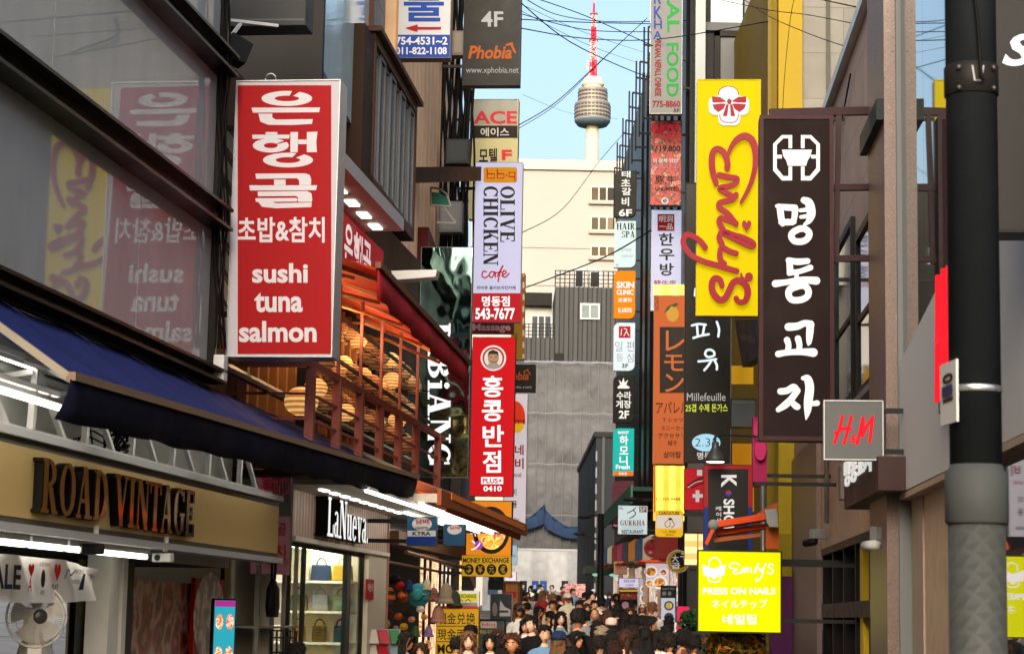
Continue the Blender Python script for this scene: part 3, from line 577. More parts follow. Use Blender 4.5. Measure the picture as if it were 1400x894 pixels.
for k in range(5): m.tube(catmull([(-.9 + .1 * k, .02, .0), (-.5, .05, .05 + .05 * k), (-.2, 0, .02 + .04 * k), (0, 0, .1)]), .007, 5)
cl = m.build('cable_coil', CABLE, None, True); cl.location = cc; cl.rotation_euler = (0, 0, FL.a); tag(cl, 'black coil of cable lying on top of the gold board', 'cable')
# lamps under the board
tube_m = M('fff6e6', .3, 0, 9, .02)
for i, (a_, b_, dy) in enumerate(((-80, 36, -.34), (38, 88, -.34), (90, 202, -.34))):
    q0, q1 = FL.uv(a_, 745, dy)[0], FL.uv(b_, 745, dy)[0]; r_ = root('fluorescent_lamp', ['tube lamp under the gold board above the sale banner start', 'short tube lamp under the gold board above the banner hearts', 'tube lamp under the gold board ending by the white camera'][i], 'lamp', FL.W(q0, dy, zS0 - .13), FL.a, 'tube lamps under the gold board')
    MB().box(0, q1 - q0 - .02, -.03, .03, .04, .08).build('lamp_housing', WHITE, r_); MB().tube([(.02, 0, .02), (q1 - q0 - .04, 0, .02)], .018, 8).build('tube', tube_m, r_, True)
for i, (px, py, c_) in enumerate(((120, 750, BLK), (218, 762, LGREY))):
    uu, zz = FL.uv(px, py, -.42); r_ = root('security_camera', ['black box camera under the gold board', 'white box camera under the gold board'][i], 'camera', FL.W(uu, -.42, zz), FL.a + rad(-60 - 40 * i), 'cameras under the gold board')
    MB().box(-.05, .11, -.035, .035, -.035, .035).build('body', c_, r_, bevel=.01); MB().lathe([(.024, -.04), (.026, -.03)], 12, (0, 0, 0), 'y').build('lens', BLK, r_); MB().tube([(.05, 0, .05), (.05, 0, .16)], .02, 8).build('stem', WHITE, r_)
# sale banner
bn = froot('sale_banner', 'white cloth banner lettered SALE with small red hearts', 'banner', FL); m = MB()
bu0, bz1 = FL.uv(-70, 755, -.3); bu1 = FL.uv(131, 790, -.3)[0]; bz0, bz1 = FL.uv(60, 818, -.3)[1], FL.uv(60, 762, -.3)[1]
n = 30
for i in range(n + 1):
    for j in range(7):
        f, q = i / n, j / 6; m.v.append((bu0 + (bu1 - bu0) * f, -.3 - .03 * math.sin(f * 17 + q * 2) * q - .015 * math.sin(f * 40 + q * 5), bz0 + (bz1 - bz0) * q - .05 * f ** 6 * (q > .8) - .03 * math.sin(math.pi * f) * (1 - q)))
m.f = [(7 * i + j, 7 * i + 7 + j, 7 * i + 8 + j, 7 * i + 1 + j) for i in range(n) for j in range(6)]; m.m = [0] * len(m.f); m.build('cloth', M('dedbd6', .8, 0, 0, .05), bn, True)
RH, INK = M('c4242c', .7, 0, 0, .05), M('2a2a2d', .7)
def bx(x0, y0, x1, y1, sl=.16): return UZ(FL, x0, x1, (x0 + x1) / 2, y0, y1, -.35)
def heart(x0, y0, x1, y1):
    L = []
    for k in range(24):
        t = 6.2832 * k / 24; L.append((x0 + (x1 - x0) * (.5 + math.sin(t) ** 3 * .5), y0 + (y1 - y0) * (.42 - (13 * math.cos(t) - 5 * math.cos(2 * t) - 2 * math.cos(3 * t) - math.cos(4 * t)) / 29)))
    return L
b1, b2 = bx(38, 770, 46, 790), bx(73, 770, 82, 796)
draw(ID, [T('SALE', bx(-22, 770, 29, 805), INK, 'lettering', .06), G(heart(*b1), RH, 'heart_print'), T('A', bx(38, 789, 43, 809), RH, 'heart_print'), G(heart(*b2), RH, 'heart_emblem'), T('PLAY', bx(69, 798, 78, 805), INK, 'lettering', .04),
          O(bx(54, 778, 60, 803), INK, 'head_emblem'), T('A BATHING', bx(51, 768, 66, 774), M('77777a', .7), 'small_print'), T('APE', bx(52, 806, 58, 813), M('77777a', .7), 'small_print'), T('MINDFUL', bx(98, 778, 112, 784), M('88888a', .7), 'small_print'), T('WEEK', bx(94, 792, 107, 798), M('88888a', .7), 'small_print'), K([[(bx(85, 778, 86, 779)[0], bx(85, 790, 86, 799)[1]), (bx(90, 778, 91, 779)[0], bx(90, 778, 91, 799)[1]), (bx(93, 778, 94, 779)[0], bx(93, 786, 94, 799)[1]), (bx(97, 778, 98, 779)[0], bx(97, 782, 94, 799)[1])]], .012, INK, 'signature'),
          G([(bx(104, 780, 105, 781)[0], bx(104, 806, 105, 812)[1]), (bx(110, 780, 111, 781)[0], bx(108, 784, 111, 812)[1]), (bx(113, 780, 114, 781)[0], bx(112, 784, 114, 812)[1]), (bx(111, 780, 112, 781)[0], bx(110, 806, 112, 812)[1])], INK, 'splash_print')], bn, -.352)
# wall fan
uu, zz = FL.uv(50, 842, -.2); fn = root('wall_fan', 'round white wall fan in a wire cage under the sale banner', 'fan', FL.W(uu, -.2, zz), FL.a - rad(52)); rf = .2 * 1.02
FW = M('d9d6cf', .35, 0, 0, .05); m = MB()
for k in range(72):
    a_ = 6.2832 * k / 72; c_, s2 = math.cos(a_), math.sin(a_); m.tube([(rf * .22 * c_, -.07, rf * .22 * s2), (rf * .75 * c_, -.06, rf * .75 * s2), (rf * c_, -.01, rf * s2)], .002, 4)
for r_ in (.5, .8): m.tube([(rf * r_ * math.cos(6.2832 * k / 32), -.064, rf * r_ * math.sin(6.2832 * k / 32)) for k in range(33)], .002, 4)
m.build('cage', FW, fn); MB().tube([(rf * math.cos(6.2832 * k / 36), 0, rf * math.sin(6.2832 * k / 36)) for k in range(37)], .008, 6).build('cage_rim', FW, fn, True)
m = MB()
for k in range(5):
    a0 = 6.2832 * k / 5; pl = []
    for t in range(9): pl.append((rf * .88 * math.cos(a0 + t * .11), rf * .88 * math.sin(a0 + t * .11)))
    m.prism([(rf * .2 * math.cos(a0), rf * .2 * math.sin(a0))] + pl + [(rf * .2 * math.cos(a0 + .8), rf * .2 * math.sin(a0 + .8))], -.022 + .001 * k, -.017 + .001 * k)
m.build('blade', M('b9b4ac', .3, 0, 0, .05), fn); MB().lathe([(rf * .24, -.08), (rf * .2, -.088), (.0001, -.09)], 20, (0, 0, 0), 'y').build('hub', M('4c4b4a', .3, .5), fn, True)
MB().box(-.05, .05, 0, .12, -.3, -.18).box(-.045, .045, .04, .14, -.2, .06).build('wall_bracket', FW, fn, bevel=.01)
m = MB(); uu, zz = FL.uv(98, 872, -.35)
b0 = FL.W(uu, -.1, zz - .2); cu_ = root('cushion', 'plump white cushion under the wall fan', 'cushion', b0, FL.a); m.ball((0, 0, .05), .16, .12, .2, 16); o = m.build('cushion_cover', M('d8d5d0', .8), cu_, True); MB().tube([(.0, -.12, .05), (.02, -.1, .2), (.0, 0, .255)], .006, 5).build('piping', M('b9b4ae', .8), cu_)
# upright screen on the pavement
uu, zz = FL.uv(308, 818, -.3); fs = root('menu_screen', 'upright turquoise menu screen glowing by the passage', 'screen', FL.W(uu, -.3, 0), FL.a - rad(50)); hw = .11; zt_ = zz
MB().box(-hw, hw, 0, .06, .3, zt_).build('screen_case', BLK, fs, bevel=.01); MB().box(-hw + .012, hw - .012, -.004, -.001, .35, zt_ - .015).build('screen_panel', E('35b4c9', .8, .12, 3), fs); MB().box(-hw, hw, -.1, .16, 0, .06).build('foot_plate', BLK, fs)
m = MB()
for k in range(5):
    for sx in (-.05, .05): m.flat([(sx + .038 * math.cos(t * .5236), zt_ - .2 - k * .28 + .07 * math.sin(t * .5236)) for t in range(12)], -.0065)
m.build('food_picture', spotted('menu_food', ('f2c04a', 'c23a22', 'f3e6cf', 'd8702a'), 30, .4, .8), fs); MB().flat([(-hw + .012, zt_ - .07), (hw - .012, zt_ - .07), (hw - .012, zt_ - .016), (-hw + .012, zt_ - .016)], -.006).build('title_bar', E('b23a9a', .8), fs)
# blue awning
a1 = FL.uv(92, 514, -1.0); a2 = FL.uv(568, 652, -1.0); zw = FL.uv(349, 556)[1]
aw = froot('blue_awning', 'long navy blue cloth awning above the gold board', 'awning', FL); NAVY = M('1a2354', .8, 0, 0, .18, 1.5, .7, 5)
m = MB(); n = 72
for i in range(n + 1):
    f = i / n
    for j in range(5):
        q = j / 4; sag = -.03 * abs(math.sin(math.pi * 9 * f)) * math.sin(math.pi * min(1, q * 1.1 + .05)) - .03 * math.sin(math.pi * q) * (1 + .3 * math.sin(f * 60)); m.v.append((a1[0] + (a2[0] - a1[0]) * f, -1.0 * q, zw + (a1[1] + (a2[1] - a1[1]) * f - zw) * q + sag))
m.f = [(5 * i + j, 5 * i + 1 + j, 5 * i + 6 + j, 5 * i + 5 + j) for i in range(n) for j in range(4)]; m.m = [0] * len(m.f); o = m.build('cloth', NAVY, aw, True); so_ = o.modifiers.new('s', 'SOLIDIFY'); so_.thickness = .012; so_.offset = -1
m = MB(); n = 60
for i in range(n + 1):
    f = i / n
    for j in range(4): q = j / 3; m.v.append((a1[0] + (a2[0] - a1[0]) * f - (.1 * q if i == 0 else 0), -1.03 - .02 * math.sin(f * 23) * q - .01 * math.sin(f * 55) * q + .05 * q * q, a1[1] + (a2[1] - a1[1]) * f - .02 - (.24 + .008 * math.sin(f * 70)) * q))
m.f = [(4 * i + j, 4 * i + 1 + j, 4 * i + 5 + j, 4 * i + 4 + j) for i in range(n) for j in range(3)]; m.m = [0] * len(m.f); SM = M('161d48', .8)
for k in range(1, 9):
    f = k / 9; ux = a1[0] + (a2[0] - a1[0]) * f; zf_0 = a1[1] + (a2[1] - a1[1]) * f; MB().slab([(ux, -.99, zf_0 + .008), (ux + .03, -.99, zf_0 + .008), (ux + .03, -.02, zw + .006), (ux, -.02, zw + .006)], .004).build('seam', SM, aw)
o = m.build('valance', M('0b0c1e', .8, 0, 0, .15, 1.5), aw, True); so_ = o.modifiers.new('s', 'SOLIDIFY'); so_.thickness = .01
MB().bar((a1[0], -1.02, a1[1]), (a2[0], -1.02, a2[1]), .06, .05).build('front_bar', M('7d6a58', .45, .3), aw)
m = MB(); m.bar((a1[0] + .02, -1.0, a1[1] - .0), (a1[0] + .02, .0, zw), .045, .045); m.build('end_bar', M('8b8377', .5, .2), aw); m = MB(); m.bar((a2[0] - .02, -1.0, a2[1]), (a2[0] - .02, 0, zw), .04, .04)
m.build('end_bar', M('8b8377', .5, .2), aw); m = MB(); m.tube([(a1[0] + .6, -1, a1[1] - .05), (a1[0] + 1.1, -.5, 3.3), (a1[0] + .5, 0, 3.45)], .022, 6).build('folding_arm', LGREY, aw); m = MB().tube([(a2[0] - 1, -1, a2[1] - .05), (a2[0] - 1.6, -.5, 3.4), (a2[0] - 1, 0, 3.5)], .022, 6); m.build('folding_arm', LGREY, aw)
m = MB(); q0 = FL.uv(290, 490)[0]; m.tube([(q0, -.06, FL.uv(305, 500, -.06)[1]), (FL.uv(590, 655, -.06)[0] - 1.5, -.06, zw + .12)], .05, 8); m.build('roller_tube', M('4a4c4e', .4, .4), aw)
m = MB(); qa = FL.uv(300, 478, -.1); m.box(qa[0] - .05, qa[0] + .09, -.16, -.06, qa[1] - .3, qa[1] - .05); m.build('end_bracket', LGREY, aw, bevel=.01)
for i in range(4):  # added lamps, hidden by the valance, that brighten the gold board
    q0 = uS - .3 - 2.6 * (i + 1); r_ = root('fluorescent_lamp', 'tube lamp tucked behind the blue valance, %s from the far end' % ('first', 'second', 'third', 'fourth')[i], 'lamp', FL.W(q0, -.72, a1[1] + (a2[1] - a1[1]) * (q0 - a1[0]) / (a2[0] - a1[0]) - .11), FL.a, 'tube lamps under the blue awning')
    MB().box(0, 2.4, -.03, .03, .02, .05).build('lamp_housing', WHITE, r_); MB().tube([(0, 0, 0), (2.4, 0, 0)], .016, 8).build('tube', tube_m, r_, True)
for i, (a_, b_) in enumerate((((-10, 470), (45, 516)), ((-10, 515), (74, 555)))):
    A = FL.uv(*a_, -.35); Bq = FL.uv(*b_, -.35); r_ = root('fluorescent_lamp', ['upper tube lamp in the shade under the near end of the blue awning', 'lower tube lamp in the shade under the near end of the blue awning'][i], 'lamp', FL.W(A[0], -.35, (A[1] + Bq[1]) / 2), FL.a, 'tube lamps under the blue awning')
    MB().box(-1, Bq[0] - A[0], -.04, .04, .025, .06).build('lamp_housing', WHITE, r_); MB().tube([(-1, 0, 0), (Bq[0] - A[0], 0, 0)], .016, 8).build('tube', tube_m, r_, True)
# ------------------------------------------------------------------ building of the sushi restaurant, with the bag shop below
sb = froot('restaurant_building', 'narrow dark building of the sushi restaurant with a brown window bay', 'building', FL)
uF = FL.uv(618, 600)[0]
MB().box(uE + .02, uF, .3, 8, 3.2, 7.2).build('wall', M('3a2416', .75, 0, 0, .3, 1), sb)
F2 = fr_px(418, 23, 531, 31.5); rl = lambda p: (p - FL.o).dot(FL.x); 
def addto(fr, mb, name, mat, parent, **kw):      # geometry given in frame fr, parented to a root standing in frame FL-like pfr
    pfr = kw.pop('pfr', FL); c, s = math.cos(fr.a - pfr.a), math.sin(fr.a - pfr.a); d = fr.o - pfr.o; dx, dy = d.dot(pfr.x), d.dot(pfr.y)
    mb.v = [(v[0] * c - v[1] * s + dx, v[0] * s + v[1] * c + dy, v[2] + d.z) for v in mb.v]; return mb.build(name, mat, parent, **kw)
ln = (P(531, 843, 31.5) - P(418, 843, 23)).length
addto(F2, MB().box(-.0, ln, .25, 6, 7.2, 13), 'upper_wall', tiled('grey_cladding', '6a6d70', '5d6063', '34363a', .55, 1.1, .6), sb)
addto(F2, MB().box(3.0, ln - .4, .17, .24, 11.6, 13.6), 'upper_window', M('1d2024', .15), sb)
# end wall in the gap past the glass building, pale fins and pipes
fe = Fr(P(418, 843, 22.9), 0); fe.o.z = 0
addto(fe, MB().box(-2.4, -.02, 0, .2, 3.3, 15), 'end_wall', M('1f1e1e', .6, 0, 0, .3, .7), sb)
m = MB()
for k in range(7):
    pa, pb = FL.uv(297, 175 + 42 * k, .05), FL.uv(323, 190 + 44 * k, .05); m.bar((pa[0] + .02, .04, pa[1]), (pb[0], .04, pb[1] - .15), .03, .16)
m.build('pale_fin', M('8f8b7d', .7), sb)
# glass box with a brown frame over the red sign
q = (P(474, 843, 27) - P(418, 843, 23)); gf = Fr(F2.o + F2.y * .02, F2.a); zz0 = P(440, 112, 24).z - .1
gq = MB().box(0, 4.15, 0, .04, zz0, 15); addto(gf, gq, 'glass_front', mirror('pale_glass', '9db4b8', .06, 0, .002, .8, (1, 1, 1), 1.7, 'b9cdd0'), sb)
m = MB(); m.box(4.15, 4.3, -.06, .3, zz0 - .4, 15).box(-.03, 0, -.0, .1, zz0, 15); addto(gf, m, 'glass_frame', M('4a2c20', .4), sb)
# window bay
tB = math.atan(271 / FPX); bo = P(491, 843, 26.4); bo.z = 0; FB = Fr(bo, math.pi / 2 - tB); zt_ = P(491, 43.6, 26.4).z; zb_ = P(491, 249, 26.4).z; BL = 3.95
m = MB(); m.box(0, BL, 0, .12, zt_ - .14, zt_).box(0, BL, 0, .12, zb_, zb_ + .1).box(-.0, .1, 0, 1.4, zb_, zt_).box(BL - .08, BL, 0, 1.0, zb_, zt_).box(-.06, BL + .1, -.08, 1.4, zt_ + .002, zt_ + .07).box(0, BL, 0, 1.2, zb_ - .06, zb_ - .002)
addto(FB, m, 'bay_frame', BROWNF, sb); addto(FB, MB().box(.0, -.75, .02, 1.0, zb_ - .2, zt_ - .1), 'bay_end', M('2a1c14', .6), sb)
WG = mirror('bay_glass', '39434a', .05, 0, .0004, 1.3, (1, 1, .5), 1.6, '3c444a')
for k in range(8):
    x0, x1 = .12 + (BL - .22) * k / 8, .12 + (BL - .22) * (k + 1) / 8; yy = .02 if k % 2 else .05
    f = addto(FB, (lambda mm: mm.box(x0, x0 + .05, yy, yy + .05, zb_ + .1, zt_ - .14).box(x1 - .05, x1, yy, yy + .05, zb_ + .1, zt_ - .14).box(x0 + .05, x1 - .05, yy, yy + .05, zt_ - .2, zt_ - .14).box(x0 + .05, x1 - .05, yy, yy + .05, zb_ + .1, zb_ + .16))(MB()), 'window', M('5f6266', .5), sb)
    addto(FB, MB().box(x0 + .05, x1 - .05, yy + .02, yy + .03, zb_ + .16, zt_ - .2), 'pane', WG, f)
addto(FB, MB().box(1.0, 1.7, .3, .34, zb_ + .2, zb_ + .6), 'yellow_notice', M('c99a3a', .6), sb)
# canopy with downlights over the lit fascia
u0c, u1c = FL.uv(440, 215, -.5)[0], FL.uv(546, 333, -.5)[0]; zc = 6.5
m = MB(); m.box(u0c, u1c, -.55, .3, zc, zc + .16); m.build('canopy', M('9a9a9c', .5, 0, 0, .05), sb)
for k in range(5):
    uu = u1c - .35 - k * .72; MB().box(uu - .16, uu + .16, -.32, -.2, zc - .02, zc - .001).build('downlight', M('fff1dc', .3, 0, 5, .02), sb)
fu0, fu1 = FL.uv(446, 300)[0], FL.uv(519, 320)[0]; MB().box(fu0, fu1, -.06, .29, 5.72, zc - .02).build('lit_fascia', E('a5222a', .55, .1, 1), sb)
wl = E('f3d6d3', .8)
draw(ID, [T('골', (fu1 - 1.35, -6.4, fu1 - .85, -5.85), wl, 'fascia_lettering', .05), T('행', (fu1 - 1.95, -6.4, fu1 - 1.4, -5.85), wl, 'fascia_lettering', .05), T('은', (fu1 - 2.5, -6.4, fu1 - 2.0, -5.85), wl, 'fascia_lettering', .05), T('the sushi', (fu1 - .75, -6.1, fu1 - .1, -5.85), wl, 'fascia_lettering', .02)], sb, -.062)
# red awning of the balcony
uA, uB_ = FL.uv(515, 367, -1.2)[0], FL.uv(639, 500, -1.2)[0]
def thin_cloth(name, c):
    m, N, L, b = newmat(name); b.inputs['Base Color'].default_value = lin(c) + (1,); b.inputs['Roughness'].default_value = .8
    tl = N.new('ShaderNodeBsdfTranslucent'); tl.inputs[0].default_value = lin(c) + (1,); mx = N.new('ShaderNodeMixShader'); mx.inputs[0].default_value = .6
    L.new(b.outputs[0], mx.inputs[1]); L.new(tl.outputs[0], mx.inputs[2]); L.new(mx.outputs[0], N['Material Output'].inputs[0]); return m
ra = froot('red_awning', 'orange red cloth awning over the balcony of lanterns', 'awning', FL); m = MB(); zf0, zf1 = FL.uv(515, 367, -1.2)[1], FL.uv(639, 500, -1.2)[1]
m.slab([(uA, -1.2, zf0), (uB_, -1.2, zf1), (uB_, .28, 5.66), (uA, .28, 5.66)], .02); m.build('cloth', thin_cloth('red_cloth', 'd24a20'), ra)
m = MB(); n = 40
for i in range(n + 1):
    f = i / n
    for j in range(3): qq = j / 2; m.v.append((uA + (uB_ - uA) * f, -1.22 - .03 * math.sin(f * 30) * qq, zf0 + (zf1 - zf0) * f - .3 * qq - .01 * math.sin(f * 60) * qq))
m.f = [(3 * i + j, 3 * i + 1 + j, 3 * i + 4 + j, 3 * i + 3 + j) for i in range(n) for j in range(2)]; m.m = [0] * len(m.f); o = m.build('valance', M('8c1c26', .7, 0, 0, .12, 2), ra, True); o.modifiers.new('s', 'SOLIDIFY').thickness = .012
MB().bar((uA - .03, -1.22, zf0 + .03), (uB_ + .03, -1.22, zf1 + .03), .06, .06).build('front_bar', M('5a3b34', .4, .3), ra)
m = MB()
for k in range(5):
    f = .06 + .22 * k; uu = uA + (uB_ - uA) * f; z1_ = zf0 + (zf1 - zf0) * f; m.bar((uu, -1.18, z1_ - .05), (uu + .1, .2, 5.58), .05, .05); m.tube([(uu, -.9, z1_ - .02), (uu - .5, -.3, 5.2), (uu, .2, 5.3)], .02, 6)
m.build('folding_arm', M('a8744e', .5, .2), ra)
# balcony, rails, posts
bc = froot('balcony', 'rust pink steel balcony railing in front of the lanterns', 'balcony', FL); PINK = M('8c5450', .45, .1, 0, .15)
c0, c1 = FL.uv(424, 510, -.5)[0], FL.uv(606, 610, -.5)[0]; zr = 4.26; m = MB()
for dz, th in ((0, .07), (-.3, .025), (-.55, .025), (-.8, .025), (-1.0, .06)): m.bar((c0, -.5, zr + dz), (c1, -.5, zr + dz), th, th); m.bar((c0, -.5, zr + dz), (c0, .28, zr + dz), th, th)
m.build('rail', PINK, bc); k = 0
for px in (424, 461, 492, 520, 546, 570, 600):
    uu = FL.uv(px, 550, -.5)[0]; MB().bar((uu, -.5, zr - 1.05), (uu, -.5, zr + (.02 if k not in (1, 2, 3, 4, 5) else .0)), .09, .09).build('post', PINK, bc)
    if k in (1, 2, 3, 4, 5): MB().bar((uu, -.5, zr), (uu, -.5, 5.28), .035, .035).build('tall_post', PINK, bc)
    k += 1
MB().box(c0, c1, -.5, .29, zr - 1.12, zr - 1.06).build('balcony_floor', M('4a3630', .7), bc)
m = MB()
for k in range(14): uu = c0 + .15 + k * .42; m.box(uu, uu + .09, .18, .27, 3.25, 5.5)
m.build('timber_screen', M('9a6d44', .6, 0, 0, .2, 3), bc)
# lanterns
LAN = [(310, 205, 30, 0, .1), (345, 225, 30, 0, .1), (385, 252, 34, 1, .1), (425, 265, 34, 0, .1), (452, 290, 30, 0, .1), (480, 320, 32, 0, .1), (518, 335, 32, 1, .1), (545, 360, 30, 0, .1), (570, 385, 32, 0, .1), (600, 420, 34, 0, .1),
       (245, 342, 40, 0, -.12), (325, 350, 34, 1, -.12), (290, 405, 42, 0, -.12), (360, 380, 32, 0, -.12), (402, 400, 36, 0, -.12), (440, 430, 37, 0, -.12), (470, 447, 34, 0, -.12), (525, 418, 34, 1, -.12), (500, 478, 32, 0, -.12), (545, 500, 32, 0, -.12), (590, 545, 35, 0, -.12),
       (155, 503, 60, 1, -.3), (213, 450, 42, 1, -.3), (205, 487, 38, 0, -.1), (250, 510, 38, 0, -.3), (335, 548, 36, 1, -.3), (372, 565, 30, 0, -.3), (420, 590, 36, 0, -.3), (465, 605, 30, 0, -.3), (545, 580, 32, 1, -.3), (515, 640, 36, 0, -.3), (575, 680, 36, 0, -.3)]
LAN += [(242 + 26 * k + random.uniform(-5, 5), 196 + 17.6 * k + random.uniform(-6, 6), 31 + random.uniform(-3, 3), 0, .24) for k in range(15)] + [(236 + 27 * k, 318 + 16.5 * k + random.uniform(-6, 6), 34 + random.uniform(-3, 3), int(k == 4), .18) for k in range(14)] + [(262 + 28 * k, 470 + 17 * k + random.uniform(-6, 6), 35 + random.uniform(-3, 3), int(k == 7), .1) for k in range(12)]
PAP = striped('paper_shade', '7e5838', 'c69868', 3.2, 2, .85, .10); PAPL = striped('paper_shade_lit', 'c87a30', 'ffd28a', 3.2, 2, .85, .7)  # unlit shades also carry a faint glow put into their material
pr = [(max(1e-6, math.sin(math.pi * i / 12)), -math.cos(math.pi * i / 12)) for i in range(13)]
_sh = {}
wher = ['top', 'middle', 'bottom']
for i, (zx, zy, zr_, lit, off) in enumerate(LAN):
    px, py = 360 + zx / 2.98, 380 + zy / 2.98; uu, zz = FL.uv(px, py, off); W_ = FL.W(uu, off, zz); r_m = zr_ / 2.98 * W_.y / FPX * 1.18; lo_ = [0, 10, 21, 32, 47, 61]; ri_ = max(j for j in range(6) if lo_[j] <= i); k = i - lo_[ri_]; row = ('front top', 'front middle', 'front bottom', 'back top', 'back middle', 'back bottom')[ri_]
    o = root('paper_lantern', '%s round paper lantern, %d along from the red sign in the %s row' % ('glowing' if lit else 'unlit tan', k + 1, row), 'lantern', W_ - Vector((0, 0, r_m)), FL.a, 'round paper lanterns of the balcony')
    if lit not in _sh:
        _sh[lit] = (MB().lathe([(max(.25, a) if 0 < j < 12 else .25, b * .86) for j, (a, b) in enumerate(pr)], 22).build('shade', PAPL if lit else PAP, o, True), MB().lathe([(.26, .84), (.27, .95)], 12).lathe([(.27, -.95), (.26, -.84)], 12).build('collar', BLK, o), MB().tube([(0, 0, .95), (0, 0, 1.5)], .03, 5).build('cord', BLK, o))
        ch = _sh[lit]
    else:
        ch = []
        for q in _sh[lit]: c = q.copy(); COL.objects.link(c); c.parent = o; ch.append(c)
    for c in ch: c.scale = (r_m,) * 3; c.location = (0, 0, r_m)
sl2 = froot('string_lights', 'string of small warm bulbs under the red awning', 'lights', FL); ua_, ub2 = FL.uv(470, 400, -.8)[0], FL.uv(600, 500, -.8)[0]
MB().tube([(ua_, .1, 5.3), (ub2, .1, 5.25)], .008, 5).build('wire', BLK, sl2)
BULB = M('ffb860', .3, 0, 12, .02)
for k in range(12):
    if k % 2 == 0:
        ld = bpy.data.lights.new('bulb_light', 'POINT'); ld.energy = 16 * EM; ld.color = (1, .62, .3); ld.shadow_soft_size = .05; lo = bpy.data.objects.new('bulb_light', ld); COL.objects.link(lo); lo.parent = sl2; lo.location = (ua_ + (ub2 - ua_) * (k + .5) / 12, -.35, 4.98)
    for yy, zz in ((.1, 5.22),): MB().ball((ua_ + (ub2 - ua_) * (k + .5) / 12, yy, zz), .02, n=6).build('bulb', BULB, sl2, True)
m = MB()
for off, za, zb2 in ((.1, FL.uv(470, 428, .1)[1], 0), (-.12, FL.uv(470, 480, -.12)[1], 0), (-.3, FL.uv(470, 545, -.3)[1], 0)): m.bar((c0, off, za + .42), (c1, off, za + .3), .03, .04)
lr = m.build('lantern_rack', BLK, None); lr.location = FL.o; lr.rotation_euler = (0, 0, FL.a); tag(lr, 'thin black steel bars the lanterns hang from', 'rack')
# ------------------------------------------------------------------ bag shop on the ground floor
bs = froot('bag_shop', 'bright bag shop with a fluted pale fascia lettered LaNueva', 'shop', FL)
s0, s1 = FL.uv(393, 700)[0], FL.uv(524, 720)[0]; zf_, zg_ = FL.uv(460, 679)[1], FL.uv(460, 744)[1]; sc0 = FL.uv(497, 800)[0]
FLUT = striped('fluted_pink', '9c8373', 'c2a898', 7, 0, .55, 0, 0, None, .02)
MB().box(s0, s1, -.06, .12, zg_, zf_).build('fascia', FLUT, bs); MB().box(s0, s1, -.1, .14, zg_ - .05, zg_ - .002).build('fascia_sill', M('d8cfc6', .5), bs)
MB().box(sc0, s1, -.06, .5, 0, zg_ - .052).build('side_pier', M('cfc5b8', .6, 0, 0, .06), bs); MB().box(s1 + .002, s1 + .06, -.08, .5, 0, zf_).build('edge_trim', M('b98d78', .5), bs)
CRM = M('dcd8cc', .7, 0, 0, .05)
m = MB(); m.box(s0, sc0, 1.5, 1.6, 0, zg_).box(s0 - .1, s0, .1, 1.6, 0, zg_).box(sc0 - .06, sc0 - .002, .06, 1.5, 0, zg_); m.build('back_wall', CRM, bs); MB().box(s0, sc0, .06, 2.5, zg_ + .0, zg_ + .05).build('ceiling', CRM, bs); MB().box(s0, sc0, .06, 2.5, .0, .12).build('shop_floor', M('8a847a', .6), bs)
m = MB()
for z in (1.45, 1.83, 2.2): m.box(sc0 - .5, sc0 - .06, .06, 1.49, z - .03, z)
m.build('shelf', WHITE, bs)
for k in range(4): MB().box(s0 + .5 + k * 1.1, s0 + 1.4 + k * 1.1, .3, .6, zg_ - .03, zg_ - .004).build('ceiling_lamp', M('fff0d4', .3, 0, 26, .02), bs)
m = MB()
for px in (397, 417, 474, 479, 497): uu = FL.uv(px, 800)[0]; m.box(uu - .02, uu + .02, .0, .05, .0, zg_ - .052)
m.box(s0, sc0, 0, .05, zg_ - .1, zg_ - .053); m.build('glass_frame', DARK, bs)
for a_, b_ in ((397, 417), (417, 474), (479, 497)): MB().box(FL.uv(a_, 800)[0] + .021, FL.uv(b_, 800)[0] - .021, .02, .03, .0, zg_ - .1).build('glass_pane', GLASS, bs)
bx_ = UZ(FL, 431, 488, 459, 686, 738, -.06); draw(ID, [S('LaNueva.', bx_, LSIDE, 'letter_side', 0, .14)], bs, -.06); draw(ID, [S('LaNueva.', bx_, E('ffffff', .95), 'lettering')], bs, -.206)
BAGC = ['1d2b50', '6b7f66', 'b89a3a', '2a2a2e', '8a8f97', '30405e', 'a8763c', '54614f', 'c4b8a4']
for k in range(9):
    z = (1.45, 1.83, 2.2)[k % 3]; uu = s0 + 1.5 + (k // 3) * 1.15 + .2 * (k % 2); r_ = root('handbag', 'small %s handbag on the %s shelf of the bag shop' % (['navy', 'sage green', 'mustard', 'black', 'silver grey', 'dark blue', 'tan', 'moss', 'cream'][k], ['lowest', 'middle', 'top'][k % 3]), 'bag', FL.W(sc0 - .25, .22 + .27 * (k // 3), z), FL.a + math.pi / 2, 'handbags on the shop shelves')
    w2 = .09 + .02 * (k % 3); MB().prism([(-w2, 0), (w2, 0), (w2 * .9, .2), (-w2 * .9, .2)], -.06, .06).build('bag_body', M(BAGC[k], .5), r_, bevel=.02); MB().tube([(.06 * math.cos(t * .3142), 0, .19 + .09 * math.sin(t * .3142)) for t in range(11)], .01, 5).build('handle', M(BAGC[k], .4), r_)
r_ = root('red_notice', 'small red notice with white letters on the bag shop pier', 'notice', FL.W(FL.uv(505, 806, -.08)[0], -.08, FL.uv(505, 819, -.08)[1]), FL.a); MB().box(-.18, .3, 0, .015, 0, .25).build('board', M('a8161c', .5), r_); draw(ID, [T('에스더', (-.1, -.2, .22, -.09), WHITE)], r_, -.001)
